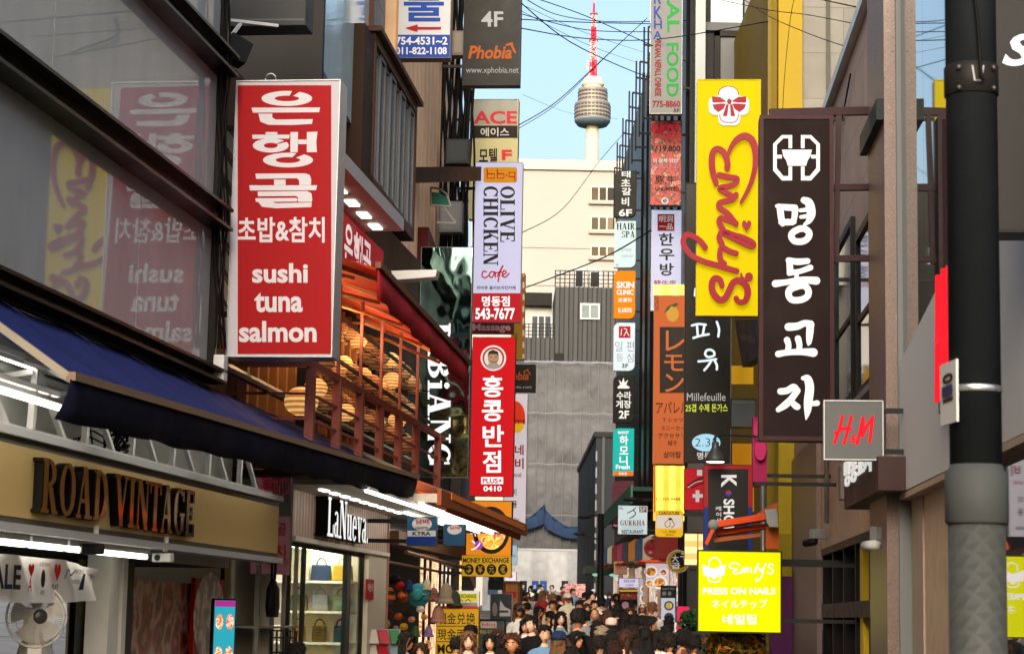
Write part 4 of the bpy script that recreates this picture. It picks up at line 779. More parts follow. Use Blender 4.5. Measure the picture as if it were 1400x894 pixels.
# soffit with strip lamps
sf = froot('shop_canopy', 'flat pale canopy with white strip lamps over the bag shop', 'canopy', FL); v0 = FL.uv(395, 650, -.2)[0]; v1 = FL.uv(712, 735, -1.2)[0]
MB().box(v0, v1, -.97, .3, 3.09, 3.16).build('soffit', M('b9b2a8', .6, 0, 0, .06), sf); vm = a2[0] + .05; MB().box(vm, v1, -1.25, -.971, 3.09, 3.19).build('outer_soffit', M('b9b2a8', .6, 0, 0, .06), sf); MB().box(vm, v1, -1.3, -1.251, 3.06, 3.24).build('edge', M('8a4a30', .5), sf)
for (pa, pb, off) in (((500, 674), (634, 721), -.95), ((576, 702), (699, 737), -1.1), ((553, 692), (619, 703), -.6), ((600, 708), (655, 718), -.75), ((616, 713), (673, 727), -.9)):
    q0, q1 = FL.uv(*pa, off)[0], FL.uv(*pb, off)[0]; f = MB().box(q0, q1, off - .04, off + .04, 3.06, 3.088).build('strip_lamp', WHITE, sf); MB().tube([(q0, off, 3.045), (q1, off, 3.045)], .016, 6).build('tube', tube_m, f, True)
for k in range(9): uu = FL.uv(440, 680, -.4)[0] + k * .55; MB().box(uu, uu + .3, -.42, -.36, 3.07, 3.088).build('downlight', M('fff8ee', .3, 0, 5, .02), sf)
# orange awning below
oa = froot('orange_awning', 'orange awning half rolled out above the cigarette signs', 'awning', FL); q0, q1 = FL.uv(540, 655, -.8), FL.uv(611, 679, -.8)
OR = M('d8602c', .6, 0, 0, .1, 2); MB().tube([(q0[0], -.8, q0[1] - .02), (q1[0], -.8, q1[1] - .02)], .1, 12).build('roller_tube', M('c8714c', .4), oa, True)
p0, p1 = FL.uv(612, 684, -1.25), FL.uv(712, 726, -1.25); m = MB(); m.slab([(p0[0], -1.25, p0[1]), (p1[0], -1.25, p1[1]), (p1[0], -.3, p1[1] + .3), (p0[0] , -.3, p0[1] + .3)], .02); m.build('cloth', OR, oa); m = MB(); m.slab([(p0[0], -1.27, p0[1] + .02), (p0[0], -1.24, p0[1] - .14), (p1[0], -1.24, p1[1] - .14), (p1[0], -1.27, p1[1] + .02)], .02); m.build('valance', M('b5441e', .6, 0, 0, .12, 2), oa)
MB().bar((p0[0] - .06, -1.27, p0[1] + .05), (p1[0] + .02, -1.27, p1[1] + .05), .08, .08).build('front_bar', M('d06a3a', .4), oa); MB().ball((q1[0] + .05, -.8, q1[1] - .02), .1, .1, .1, 10).build('end_cap', M('7c7f83', .4), oa, True)
# ------------------------------------------------------------------ tan building and the pale building beyond
F3 = fr_px(519, 31, 606, 46); tb_ = froot('tan_building', 'peach tan sheet clad building behind the brown window bay', 'building', F3); ln3 = (P(606, 843, 46) - P(519, 843, 31)).length
MB().box(0, ln3, 0, 9, 5, 17).build('wall', striped('tan_sheet', 'd6ae86', 'e6c098', 1.1, 0, .65, 0, 0, .75, .01), tb_)
MB().box(0, .9, -.03, -.002, 9.5, 17).build('corner_panel', M('b48c62', .6), tb_); MB().box(5.2, ln3, -.2, -.004, 5, 8.7).build('red_wall', M('4a1412', .5, 0, 0, .2, 1), tb_); MB().box(6.4, 7.6, -.23, -.203, 5.2, 8.2).build('dark_opening', BLK, tb_)
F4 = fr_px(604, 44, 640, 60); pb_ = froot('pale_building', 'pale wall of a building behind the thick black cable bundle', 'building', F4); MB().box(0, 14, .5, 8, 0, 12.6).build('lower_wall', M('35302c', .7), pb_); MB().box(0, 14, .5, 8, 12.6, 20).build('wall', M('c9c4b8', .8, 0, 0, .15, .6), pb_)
fp = fr_px(640, 58, 652, 120); MB().box(0, 70, .3, 9, 0, 13).build('plain_building', M('4a4641', .8, 0, 0, .25, .4), None).location = (0, 0, 0)
o = bpy.data.objects['plain_building']; o.location = fp.o; o.rotation_euler = (0, 0, fp.a); tag(o, 'plain dark building along the street behind the red and white signs', 'building')

# ---- end of the left side
# ================================================================== right side of the street
tR = math.atan(190 / FPX); FR_ = Fr(Vector((math.cos(tR), -math.sin(tR), 0)) * 2.6, -(math.pi / 2 + tR))
hb = froot('fashion_store', 'fashion store with a mirror glass upper front and a slanting grey panel over its entrance', 'building', FR_)
uC = FR_.uv(1231, 600)[0]; uN = FR_.uv(1500, 600)[0]
GRAN = spotted('brown_granite', ('41332f', '6b5751', '544340', '7d6a63'), 26, .45, 0, 8); GRAN2 = spotted('tan_stone', ('a68a72', 'b89c84', 'ab9079'), 3, .55, 0, 8)
zs = FR_.uv(1242, 671)[1]
MB().box(uC + .02, uN + 5, .06, 8, zs - .0, 8.8).build('wall', DARK, hb)
MG = mirror('front_mirror_glass', '767d7c', .025, .86, .0006, .6)
for k in range(6): q0 = uC + .05 + k * 1.7; MB().box(q0, q0 + 1.69, .03, .055, zs + .3, 8.75).build('glass_pane', MG, hb)
MB().box(uC - .02, uC + .03, -.02, .2, 0, 8.8).build('corner_profile', M('6c6f72', .5, 0, 0, .05), hb)
GP = M('bdbbb7', .75, 0, 0, .07, 40, .15, 160)
pl = FR_.pts([(1232.5, 674), (1232.5, 497), (1300, 362), (1372, 218), (1500, 30), (1500, 545)], -.0)
MB().prism(pl, -.02, .03).build('slanting_panel', GP, hb)
pa, pb = FR_.uv(1240, 671), FR_.uv(1500, 536); MB().box(uC, uN, -.018, .3, zs - .06, zs - .002).build('soffit', M('a8917c', .6), hb)
uP, uQ = FR_.uv(1262, 800, .1)[0], FR_.uv(1352, 800, .1)[0]; MB().box(uC + .06, uP, .1, .3, 0, zs - .062).build('beige_pier', M('a08f7e', .6, 0, 0, .06), hb); MB().box(uP + .002, uQ, .12, .3, 0, zs - .062).build('brown_pier', GRAN2, hb)
MB().box(uQ + .03, uN + 5, .12, .14, 0, zs - .062).build('entrance_glass', mirror('entrance_mirror', '8a9090', .02, .9), hb)
MB().box(uQ + .002, uQ + .029, .08, .15, 0, zs - .062).build('glass_frame', M('6b5a50', .4, .3), hb)
# red letters seen edge on along the store front
RL = E('ff1f2e', .95, .02)
rl_ = froot('store_letters', 'large glowing red store letters H&M seen edge on beside the lamp post', 'sign', FR_)
ub = UZ(FR_, 1276, 1312, 1290, 372, 560, -.15)
MB().box(ub[0], ub[2], -.12, -.02, -ub[3] + .02, -ub[3] + .12).build('rail', GREY, rl_)
draw(ID, [T('H&M', (ub[0], ub[1] - .05, ub[2], ub[3] - .1), RL, 'lettering', .0, 0, .25, 1, .05)], rl_, -.1)
# square lit sign on two stubs
zH = 20.7
sign('store_sign', 'square pale grey sign with a glowing red H&M', (1126, 547, 1208, 629), zH, M('8c8c88', .55, 0, .3, .05), [
    K([[(1152, 569), (1147, 588), (1141, 605)], [(1164, 569), (1159, 588), (1154, 606)], [(1142, 592), (1152, 586), (1163, 586)]], 4.6, RL, 'lettering'),
    T('&', (1162, 593, 1171, 606), RL, 'lettering', .03, 0, .2),
    K([[(1172, 606), (1176, 588), (1180, 571)], [(1180, 571), (1180, 584), (1179, 596)], [(1179, 596), (1185, 583), (1193, 570)], [(1193, 570), (1191, 588), (1189, 604)]], 4.6, RL, 'lettering')], LGREY, -6, .16, .012, arm=.3)
# brown stone building of the dumpling restaurant
rb = froot('stone_building', 'brown stone building of the noodle restaurant with a metal roof edge', 'building', FR_)
u2, u3 = FR_.uv(1206, 600)[0], FR_.uv(1086, 600)[0]; zr = FR_.uv(1160, 85)[1]; ud = FR_.uv(1121, 700)[0]; zd = FR_.uv(1165, 733)[1]
MB().box(u3, uC - .035, .0, 8, zd + 1.75, zr).build('wall', GRAN2 if 0 else tiled('brown_stone', '857772', '8f807a', '665a56', 1.5, .8, .6, .003, .008), rb)
MB().box(ud, uC - .036, .02, .5, zd, zd + 1.748).build('lower_wall', GRAN2, rb); MB().box(u3, ud - .002, -.05, .5, 0, zd + 1.748).build('granite_pier', GRAN, rb)
MB().box(u2 + .0, uC - .04, -.14, .0, 0, zr + 3).build('pilaster', GRAN, rb); MB().box(u3 - .1, uC - .05, -.1, .3, zr + .002, zr + .14).build('roof_edge', M('b9c4cc', .35, .5), rb)
MB().box(u2 - .14, u2 - .002, -.1, .02, 0, zr - .01).build('dark_profile', BLK, rb)
zc0, zc1 = FR_.uv(1210, 144, -.2)[1], FR_.uv(1210, 114, -.2)[1]; MB().box(u2 - .12, uC - .05, -.22, -.141, zc0, zc1).build('duct_box', M('23292b', .5), rb)
for (x0, x1, y0, y1) in ((1146, 1170, 318, 560), (1176, 1200, 300, 535)):
    q0, q1 = FR_.uv(x0, 400)[0], FR_.uv(x1, 400)[0]; za, zb2 = FR_.uv((x0 + x1) / 2, y1)[1], FR_.uv((x0 + x1) / 2, y0)[1]
    f = MB().box(q0, q0 + .1, -.06, .01, za, zb2).box(q1 - .1, q1, -.06, .01, za, zb2).box(q0 + .1, q1 - .1, -.06, .01, za, za + .1).box(q0 + .1, q1 - .1, -.06, .01, zb2 - .1, zb2).box(q0 + .1, q1 - .1, -.05, .01, za + (zb2 - za) * .45, za + (zb2 - za) * .45 + .07).build('window', BLK, rb)
    MB().box(q0 + .1, q1 - .1, -.03, -.01, za + .1, zb2 - .1).build('pane', mirror('stone_window', '23282a', .04, 0, .001, 1, (1, 1, 1), 1.6), f); MB().box(q0 - .06, q1 + .06, -.1, .01, za - .08, za - .002).build('sill', GREY, f)
q0, q1 = ud + .02, u2 - .16; MB().box(q0, q1, .15, .2, 0, zd - .002).build('door_glass', mirror('door_glass', '1e2120', .04, .2, 0), rb); m = MB()
for k in range(6): uu = q0 + (q1 - q0) * k / 5; m.box(uu - .05, uu + .05, .04, .16, 0, zd)
m.box(q0, q1, .02, .155, zd - .1, zd - .003); m.box(q0, q1, .02, .155, zd - 1.02, zd - .82); m.build('door_frame', BLK, rb)
MB().tube([(q0 + .9, -.02, .5), (q0 + .9, -.02, 1.7)], .025, 8).build('door_handle', BLK, rb); uu = FR_.uv(1172, 830)[0]; MB().box(uu - .25, uu + .1, .06, .149, 0, zd - .12).build('yellow_jamb', M('b79a1e', .4), rb)
e = UZ(FR_, 1154, 1200, 1176, 640, 684, -.3); ws = froot('lit_box_sign', 'brown box sign with a white lit top on the stone wall', 'sign', FR_); MB().box(e[0], e[2], -.3, .0, -e[3], -e[1] - .0).build('sign_box', M('3a2b2b', .5), ws, bevel=.01); e2 = UZ(FR_, 1156, 1194, 1175, 615, 655, -.3); draw(ID, [T('명동교자', e2, E('f6f1ec', .7), 'lettering', .02, 0, 0, 1, .02)], ws, -.302)
for i, (px, py) in enumerate(((1112, 742), (1197, 746))):
    uu, zz = FR_.uv(px, py, -.2); r_ = root('security_camera', ['dark dome ended camera on the granite pier', 'white bullet camera by the restaurant door'][i], 'camera', FR_.W(uu, -.22, zz), FR_.a + rad(30), 'cameras of the noodle restaurant')
    MB().tube([(-.16, 0, 0), (.08, 0, .02)], .055, 12).build('body', BLK if i == 0 else LGREY, r_, True); MB().tube([(-.19, 0, -.003), (-.161, 0, 0)], .042, 12).build('lens', BLK, r_, True); MB().box(-.02, .1, -.04, .2, .06, .2).build('mount', GREY, r_, bevel=.01)
# pipes, vents and cables on the stone wall
m = MB(); ux = FR_.uv(1136, 600)[0]
MB().tube([(ux, -.06, zd + .3), (ux, -.06, zr - .1)], .035, 8).build('downpipe', M('4a4442', .5), rb)
for k, zz in enumerate((zd + 2.4, zd + 3.6, zd + 5.0)): MB().box(ux + .6, ux + .95, -.05, -.002, zz, zz + .22).build('wall_vent', M('5a5654', .5), rb)
for k in range(4): MB().tube(catmull([(u3 + 2 + 2.2 * k, -.04, zr - .3), (u3 + 3 + 2.2 * k, -.05, zr - .55 - .1 * (k % 2)), (u3 + 4.2 + 2.2 * k, -.04, zr - .35)]), .012, 5).build('wall_cable', CABLE, rb)
MB().box(ux + 2.2, ux + 2.5, -.1, -.002, zd + .5, zd + .95).build('meter_box', M('77736e', .5), rb, bevel=.01)
# steel arms carrying the tall brown sign
ar = froot('sign_bracket', 'dark maroon steel frame holding the tall brown sign off the stone wall', 'bracket', FR_); MRN = M('2e1d22', .5)
m = MB(); zB_ = 22.6; A = FR_.uv(1142, 154, -.4)
def wl_(px, py, Z): p = P(px, py, Z) - FR_.o; return (p.dot(FR_.x), p.dot(FR_.y), p.z)
for (x0, y0, x1, y1) in ((1052, 155, 1240, 151), (1138, 257, 1200, 256), (1136, 354, 1210, 353)):
    a_, b_ = wl_(x0, y0, 22.75), wl_(x1, y1, 22.75); m.bar(a_, b_, .07, .07 if y0 > 200 else .09)
m.bar(wl_(1147, 150, 22.75), wl_(1143, 360, 22.75), .06, .06); m.build('steel_frame', MRN, ar)
# yellow fronted building with a bare concrete side
f5 = Fr(P(1098, 843, 38), 0); f5.o.z = 0
yb = froot('yellow_building', 'building with a yellow painted edge and a bare concrete side wall', 'building', f5)
YEL = M('8f7a22', .55, 0, 0, .12, .6)
ax, bxx = P(1049, 843, 38).x - f5.o.x, 6
MB().box(.02, bxx, .1, 12, 0, 14.5).build('side_wall', tiled('bare_concrete', '75746e', '6c6b65', '585752', 1.8, .9, .85, .002, .006), yb); MB().tube(catmull([(2.3, .05, 13.6), (2.25, .0, 13.2), (2.9, .0, 13.0), (3.2, .02, 12.9)]), .02, 5).build('steel_hook', BLK, yb); MB().tube([(.5, .06, 8), (.5, .06, 14.4)], .04, 6).build('downpipe', M('55544f', .6), yb); MB().box(-.46, .0, 0, .5, 0, 14.5).build('yellow_edge', YEL, yb); MB().box(ax, -.47, .12, 9, 0, 14.5).build('yellow_front', M('6a5816', .55, 0, 0, .2, .8), yb); MB().box(ax - .002, ax + .07, .02, .118, 9, 14.5).build('edge_profile', M('6b5a22', .5), yb)
e = (P(1066, 843, 31).x, P(1086, 843, 31).x)
ys_ = Fr(P(1075, 843, 36.5), 0); ys_.o.z = 0; yp = froot('yellow_pier', 'olive yellow painted pier beside the granite corner', 'pier', ys_); hw = .14; MB().box(-hw, hw, 0, .5, 2.6, 9).build('pier_face', M('8f7c1c', .5, 0, 0, .15, 1), yp); MB().box(-hw - .1, hw + .25, -.02, .5, 0, 2.598).build('lower_panel', M('4b1f4a', .5, 0, 0, .1, 1), yp); MB().box(-hw - .03, hw + .03, -.04, .0, 2.6, 3.35).build('olive_board', M('7b6d1a', .5), yp)
# black fronted building carrying the column of signs
f6 = Fr(P(938, 843, 44), 0); f6.o.z = 0
kb = froot('black_building', 'tall black clad building with wall brackets stepping back along the street', 'building', f6); wB = P(1049, 843, 44).x - f6.o.x
KCL = striped('black_cladding', '0f1113', '1a1d20', .9, 1, .45, 0, 0, None, .02)
MB().box(0, wB + 1.2, .3, 30, 0, 17.7).build('wall', KCL, kb); MB().box(.0, wB + 1.2, .0, .29, 9.2, 17.7).build('front_panel', M('1c1d1f', .5), kb)
zq = lambda y: P(1000, y, 44).z
MB().box(P(981, 843, 44).x - f6.o.x, wB + .5, -.06, -.002, zq(140), zq(52)).build('grey_blind', M('5f6163', .6, 0, 0, .06, .5), kb); m = MB(); x0 = P(972, 843, 44).x - f6.o.x; m.box(x0, x0 + .12, -.12, .0, zq(160), zq(45)).box(x0, wB + .5, -.12, 0, zq(52) + .002, zq(45)); m.build('blind_frame', BLK, kb)
gq = MB().box(P(967, 843, 44).x - f6.o.x, P(1012, 843, 44).x - f6.o.x, -.05, -.002, zq(32), zq(-60)).build('window', mirror('pale_window', '7f959a', .08, .1), kb); MB().box(P(1015, 843, 44).x - f6.o.x, wB + .4, -.05, -.002, zq(32), zq(-60)).build('window', mirror('blue_window', '26343f', .06, .1), kb); MB().box(.1, wB, -.1, -.0, zq(44), zq(33)).build('ledge', M('56585a', .6), kb)
MB().box(P(944, 843, 44).x - f6.o.x, P(958, 843, 44).x - f6.o.x, -.3, -.001, 9, 17).build('glass_fin', mirror('fin_glass', '5f7079', .15, .0), kb)
for k in range(15):
    m = MB(); y = 46.5 + k * 1.75 - 44; z = 17.7 - .2; m.bar((-.3, y, 15.4), (-.3, y, 17.6 + .5 * (k % 2)), .05, .05); m.bar((-.3, y, 17.6), (.3, y, 17.5), .05, .05); m.bar((-.3, y, 15.5), (.3, y, 15.5), .05, .05); m.build('sign_frame', BLK, kb)
m = MB()
for k in range(8): m.tube([(-.02, .2 + 2.2 * k, 0), (-.02, .3 + 2.2 * k, 18)], .05, 6)
m.build('downpipe', BLK, kb)
# shops below the black building: dim glazed ground floor and awning line
gs = froot('food_shops', 'row of dim food shop fronts under the black building', 'shop', f6); SG = spotted('shop_glow', ('1a120e', '5a3a24', '8a5c38', '241812', 'c89a68'), 4.5, .3, .9, 5); MB().box(-.1, .3, .6, 28, 0, 4.4).build('shop_front', M('1a1716', .6), gs)
SG2 = spotted('shop_glow_cool', ('2a2a2c', 'd8d4c4', '8a4a3a', 'f0ece0', '6a6258'), 3.5, .3, .9, 5)
for k in range(9):
    ya = 1 + 3 * k; zg0 = gz(45 + 3 * k); MB().box(-.14, -.101, ya, ya + 2.5, zg0 + .7, zg0 + 2.5).build('shop_window', SG if k % 2 else SG2, gs); MB().box(-.5, -.102, ya, ya + 2.7, zg0 + 2.62, zg0 + 3.2).build('shop_fascia', M(('8a2a22', 'd8c8a8', '2a4a6a', 'c87a2a', '3a3a3e', 'a83a5a')[k % 6], .5, 0, .4), gs); MB().box(-.9, -.103, ya + .1, ya + 2.4, zg0 + 2.55, zg0 + 2.6).build('shop_awning', M(('c8502a', '2a5a4a', '6a2a2a')[k % 3], .7), gs)
MB().box(-.8, .29, 6, 24, 4.9, 5.0).build('shop_canopy', M('24413b', .6), gs); MB().box(-.85, -.8, 6, 24, 4.6, 5.05).build('canopy_edge', M('3d6b60', .6), gs)
# ---- near lamp post
PZ = 7.2; pp = P(1337, 843, PZ); lp = root('lamp_post', 'thick black street post with a grey ribbed wrap on its lower half', 'lamp post', (pp.x, pp.y, 0)); rr = .5 * (1375 - 1299) / FPX * PZ
zc_ = P(1337, 655, PZ).z
MB().lathe([(rr * .93, zc_), (rr * .93, 7.5)], 32).build('upper_pole', M('1d2125', .42, .1, 0, .25, 3, .08, 30), lp, True)
MB().lathe([(rr * 1.05, zc_ - .16), (rr * 1.12, zc_ - .15), (rr * 1.12, zc_ + .02), (rr * 1.0, zc_ + .03), (rr * .93, zc_ + .05)], 32).build('collar', M('3c3f40', .6), lp, True)
m, N, L, b = newmat('wrap_mesh'); tc = N.new('ShaderNodeTexCoord'); vo = N.new('ShaderNodeTexWave'); vo.wave_type = 'BANDS'; vo.bands_direction = 'DIAGONAL'; vo.inputs['Scale'].default_value = 9; L.new(tc.outputs['Object'], vo.inputs[0]); mpx = N.new('ShaderNodeMapping'); mpx.inputs['Scale'].default_value = (-1, 1, 1); L.new(tc.outputs['Object'], mpx.inputs[0]); v2 = N.new('ShaderNodeTexWave'); v2.bands_direction = 'DIAGONAL'; v2.inputs['Scale'].default_value = 9; L.new(mpx.outputs[0], v2.inputs[0])
mxx = N.new('ShaderNodeMath'); mxx.operation = 'MAXIMUM'; L.new(vo.outputs[1], mxx.inputs[0]); L.new(v2.outputs[1], mxx.inputs[1]); cr = N.new('ShaderNodeValToRGB'); cr.color_ramp.elements[0].position = .8; cr.color_ramp.elements[0].color = lin('2f312f') + (1,); cr.color_ramp.elements[1].color = lin('363936') + (1,); L.new(mxx.outputs[0], cr.inputs[0]); L.new(cr.outputs[0], b.inputs[0]); b.inputs['Roughness'].default_value = .6
bp = N.new('ShaderNodeBump'); bp.inputs['Distance'].default_value = .0012; L.new(mxx.outputs[0], bp.inputs['Height']); L.new(bp.outputs[0], b.inputs['Normal'])
MB().lathe([(rr * 1.2, 0), (rr * 1.2, .3), (rr * 1.03, .4), (rr * 1.02, zc_ - .161)], 32).build('wrapped_base', bpy.data.materials['wrap_mesh'], lp, True)
z1_ = P(1337, 533, PZ).z; MB().lathe([(rr * .935, z1_ - .012), (rr * .96, z1_ - .01), (rr * .96, z1_ + .01), (rr * .935, z1_ + .012)], 32).build('steel_band', M('c8c8c8', .25, .9), lp, True)
z2_ = P(1337, 112, PZ).z; MB().lathe([(rr * .935, z2_ - .06), (rr * .99, z2_ - .055), (rr * .99, z2_ + .05), (rr * .935, z2_ + .055)], 32).build('clamp', M('1c1b1b', .5), lp, True)
m = MB()
for sx, dz in ((-.062, .03), (.062, .03), (-.062, -.045), (.062, -.045)): m.ball((sx, -rr * .86, z2_ + dz + .0), .009, .009, .009, 6)
m.build('bolt', M('5a5654', .4, .5), lp, True); MB().tube(catmull([(-.03, -rr - .0, z2_ + .5), (.0, -rr - .01, z2_ + .2), (.01, -rr - .02, z2_ - .0), (.02, -rr - .015, z2_ - .02)]), .006, 6).build('cable', CABLE, lp, True)
m = MB(); m.tube([(-.02, -rr - .012, z2_ + .03), (-.012, -rr - .012, z2_ - .025), (.014, -rr - .012, z2_ - .025), (.02, -rr - .012, z2_ + .03)], .003, 5); m.build('hook', LGREY, lp)
z3_ = P(1310, 580, PZ).z; zt3 = P(1310, 496, PZ).z; pt_ = root('number_plate', 'small white number plate fixed edge on to the black post', 'plate', (pp.x - rr * .95, pp.y - .02, z3_), rad(-86)); hq = (zt3 - z3_)
MB().box(-.11, .09, -.004, .004, 0, hq).build('plate_panel', M('c3c1bd', .5), pt_); draw(ID, [T('0  1', (-.07, -hq + .04, .06, -.08), BLK, 'lettering', .03, 1), B((-.07, -hq * .62, .06, -hq * .45), M('2c2c5a', .5))], pt_, -.005)
# dark sign with a white letter, just right of the post
sign('store_sign', 'big dark sign with one white italic letter showing, behind the lamp post', (1345, -60, 1560, 318), 13.0, M('2b2b2e', .4, 0, 0, .15, 1), [T('Se', (1370, 46, 1452, 91), E('eef4ff', 1.0), 'lettering', .05, 0, .28)], M('1b1b1d', .4), -6, .3, .02)
# ================================================================== right hand signs
YF = E('f2d400', .64, .14, 1.6, (2.2, 1, .2)); RD = M('c8203a', .4, 0, .25, .05)
em = 'shop signs hung out over the street'
mk = [[(996, 205, 8), (991, 214, 9), (995, 226, 10), (996, 233, 8)]]
def heartpx(x0, y0, x1, y1): return heart(x0, y0, x1, y1)
E1 = [[(994, 232, 8), (994, 222, 8), (989, 210, 8), (980, 205.5, 8), (974, 212, 8.5), (973, 226, 8.5), (975, 240, 8), (979, 253, 7)],
      [(995, 214, 5), (999, 204, 6), (1007, 193, 8), (1018, 188, 9), (1028, 194, 9), (1032.5, 210, 8.5), (1032, 230, 7.5), (1027, 250, 6.5), (1020, 266, 5.5), (1013, 278, 4.5)]]
M1 = [[(983, 241), (995, 244), (1007, 246), (1005, 252), (998, 256), (984, 259), (990, 264), (1003, 271), (1006, 268)], [(1006, 269), (1000, 275), (984, 279), (984, 286), (995, 294), (1006, 308)],
      [(1006, 307), (996, 303), (986, 300), (983, 305), (990, 318), (1000, 326)], [(985, 320), (992, 319), (1003, 323), (1014, 326), (1027, 332), (1030, 337), (1025, 338), (1012, 332), (1000, 326), (988, 321), (983, 326), (987, 336)],
      [(1006, 348), (997, 345), (987, 340), (984, 347), (985, 357), (990, 362)], [(1007, 372), (996, 369), (980, 364), (962, 359), (946, 351), (937, 341), (934, 331), (938, 323), (946, 324), (957, 331), (964, 340)],
      [(987, 392, 7), (984, 384, 8), (977, 382, 8.5), (973, 390, 9), (975, 402, 9), (983, 411, 9), (991, 409, 9), (997, 398, 9), (1002, 388, 9), (1010, 385, 9), (1019, 391, 9), (1022, 402, 9), (1018, 413, 8), (1010, 414, 7), (1006, 409, 7)]]
sg, fr_e, _ = sign('nail_sign', "tall yellow sign with red script Emily's running down it", (952, 109, 1040, 432), 27.0, YF, [
    G([(996 + 15 * math.cos(t * .2618), 134 + 16 * math.sin(t * .2618)) for t in range(24)], M('eef2f6', .4, 0, .7, .03), 'badge', .03), G(rrect(969, 1024, 133, 158, 8), M('eef2f6', .4, 0, .7, .03), 'badge', .03), G(rrect(982, 1012, 150, 172, 8), M('eef2f6', .4, 0, .7, .03), 'badge', .03),
    K([[(982, 131), (984, 124), (990, 120), (996, 119), (1003, 120.5), (1008, 125), (1010, 131)], [(984, 158), (985, 164), (990, 168), (997, 168.5), (1004, 168), (1008, 164), (1010, 157)]], 1.1, RD, 'bow_emblem'),
    G([(973, 133), (984, 134), (993, 140), (984, 141.5), (974, 141.5)], RD, 'bow_emblem'), G([(1020, 133), (1009, 134), (1000, 140), (1009, 141.5), (1020, 141.5)], RD, 'bow_emblem'), G([(974, 144), (984, 143), (992, 143), (989, 150), (982, 154.5), (976, 150)], RD, 'bow_emblem'), G([(1020, 144), (1010, 143), (1001, 143), (1004, 150), (1011, 154.5), (1017, 150)], RD, 'bow_emblem'),
    G([(993, 144), (996, 144), (994, 160), (988, 160)], RD, 'bow_emblem'), G([(998, 144), (1001, 144), (1005, 160), (999, 160)], RD, 'bow_emblem'), O((994, 136.5, 1000, 144), RD, 'bow_emblem'),
    K(E1, 8, RD, 'script_lettering', True, .05), K(M1, 7.6, RD, 'script_lettering', True, .05), G(heart(1014, 303, 1027, 319), RD, 'script_lettering', .05), O((1018, 374, 1029, 386), RD, 'script_lettering', .05), K([[(1013, 376), (1014, 380), (1020, 385)]], 3, RD, 'script_lettering', True, .05)], M('9a8a20', .4), -4, .2, .01, arm=1.2)
WL = E('f4efe8', .9, .06, 3)
bowl = [[(1069, 185), (1083, 185), (1083, 203), (1078, 203), (1078, 189.5), (1071, 189.5), (1062, 198.5), (1062, 212), (1069, 212), (1069, 217), (1062, 217), (1062, 230), (1071, 241), (1078, 241), (1078, 228), (1083, 228), (1083, 247), (1069, 247), (1057, 233.5), (1057, 197)]]
bowl2 = [[(2178 - x, y) for x, y in bowl[0]]]
HG = [  # brush drawn syllables, strokes carry their own width
 [(1062, 282, 5), (1066, 284, 9), (1068, 298, 9), (1070, 306, 8)], [(1066, 283, 8), (1078, 284, 9), (1087, 284, 8)], [(1087, 285, 9), (1086, 298, 8), (1083, 305, 7)], [(1068, 304, 8), (1078, 304, 9), (1086, 304, 6)],
 [(1099, 274, 9), (1106, 278, 12), (1109, 292, 12), (1106, 302, 8), (1100, 307, 4)], [(1094, 288, 5), (1103, 287, 6)], [(1095, 297, 5), (1103, 296, 6)],
 [(1093, 313, 9), (1084, 318, 9), (1082, 324, 9), (1087, 330, 9), (1098, 330, 9), (1105, 325, 9), (1106, 318, 9), (1100, 313, 9), (1093, 313, 9)],
 [(1078, 356, 8), (1090, 358, 9), (1104, 357, 8)], [(1079, 358, 8), (1080, 368, 9), (1079, 374, 7)], [(1080, 373, 8), (1094, 371, 7), (1108, 366, 8)], [(1060, 388, 10), (1075, 386, 8), (1096, 383, 9), (1116, 384, 11)], [(1089, 376, 6), (1089, 383, 6)],
 [(1093, 391, 9), (1081, 395, 10), (1078, 403, 9), (1083, 410, 9), (1095, 410, 9), (1104, 405, 9), (1105, 397, 9), (1100, 391, 9), (1093, 391, 9)],
 [(1078, 447, 11), (1090, 446, 10), (1100, 442, 9), (1108, 444, 11)], [(1108, 443, 10), (1107, 456, 10), (1106, 468, 7), (1105, 472, 2)], [(1076, 465, 9), (1078, 472, 8), (1077, 480, 8)], [(1091, 463, 9), (1093, 472, 8), (1092, 480, 8)], [(1064, 484, 9), (1076, 482, 8), (1096, 481, 9), (1112, 482, 12)],
 [(1067, 535, 9), (1076, 534, 9), (1085, 529, 9), (1090, 534, 8)], [(1090, 534, 9), (1082, 545, 9), (1074, 553, 10), (1064, 560, 7)], [(1081, 548, 7), (1087, 554, 9), (1090, 556, 9)], [(1098, 517, 6), (1104, 518, 11), (1107, 530, 12), (1105, 548, 12), (1104, 562, 9), (1102, 573, 2)], [(1109, 552, 6), (1117, 551, 8)]]
sign('restaurant_sign', 'tall dark brown sign with white brush lettering under a bowl emblem', (1038, 158, 1140, 602), 22.6, M('140709', .6, 0, 0, .12, 1), [G(bowl[0], WL, 'bowl_emblem'), G(bowl2[0], WL, 'bowl_emblem'),
    G([(1069, 205), (1110, 205), (1108, 214), (1104, 220), (1102, 227), (1077, 227), (1075, 220), (1071, 214)], WL, 'bowl_emblem'), K(HG, 8, WL, 'brush_lettering')], M('2f161c', .45), -4, .32, .045)
YL2 = E('e8e800', .95, .03)
W2 = E('fff3f2', 1.0, .02)
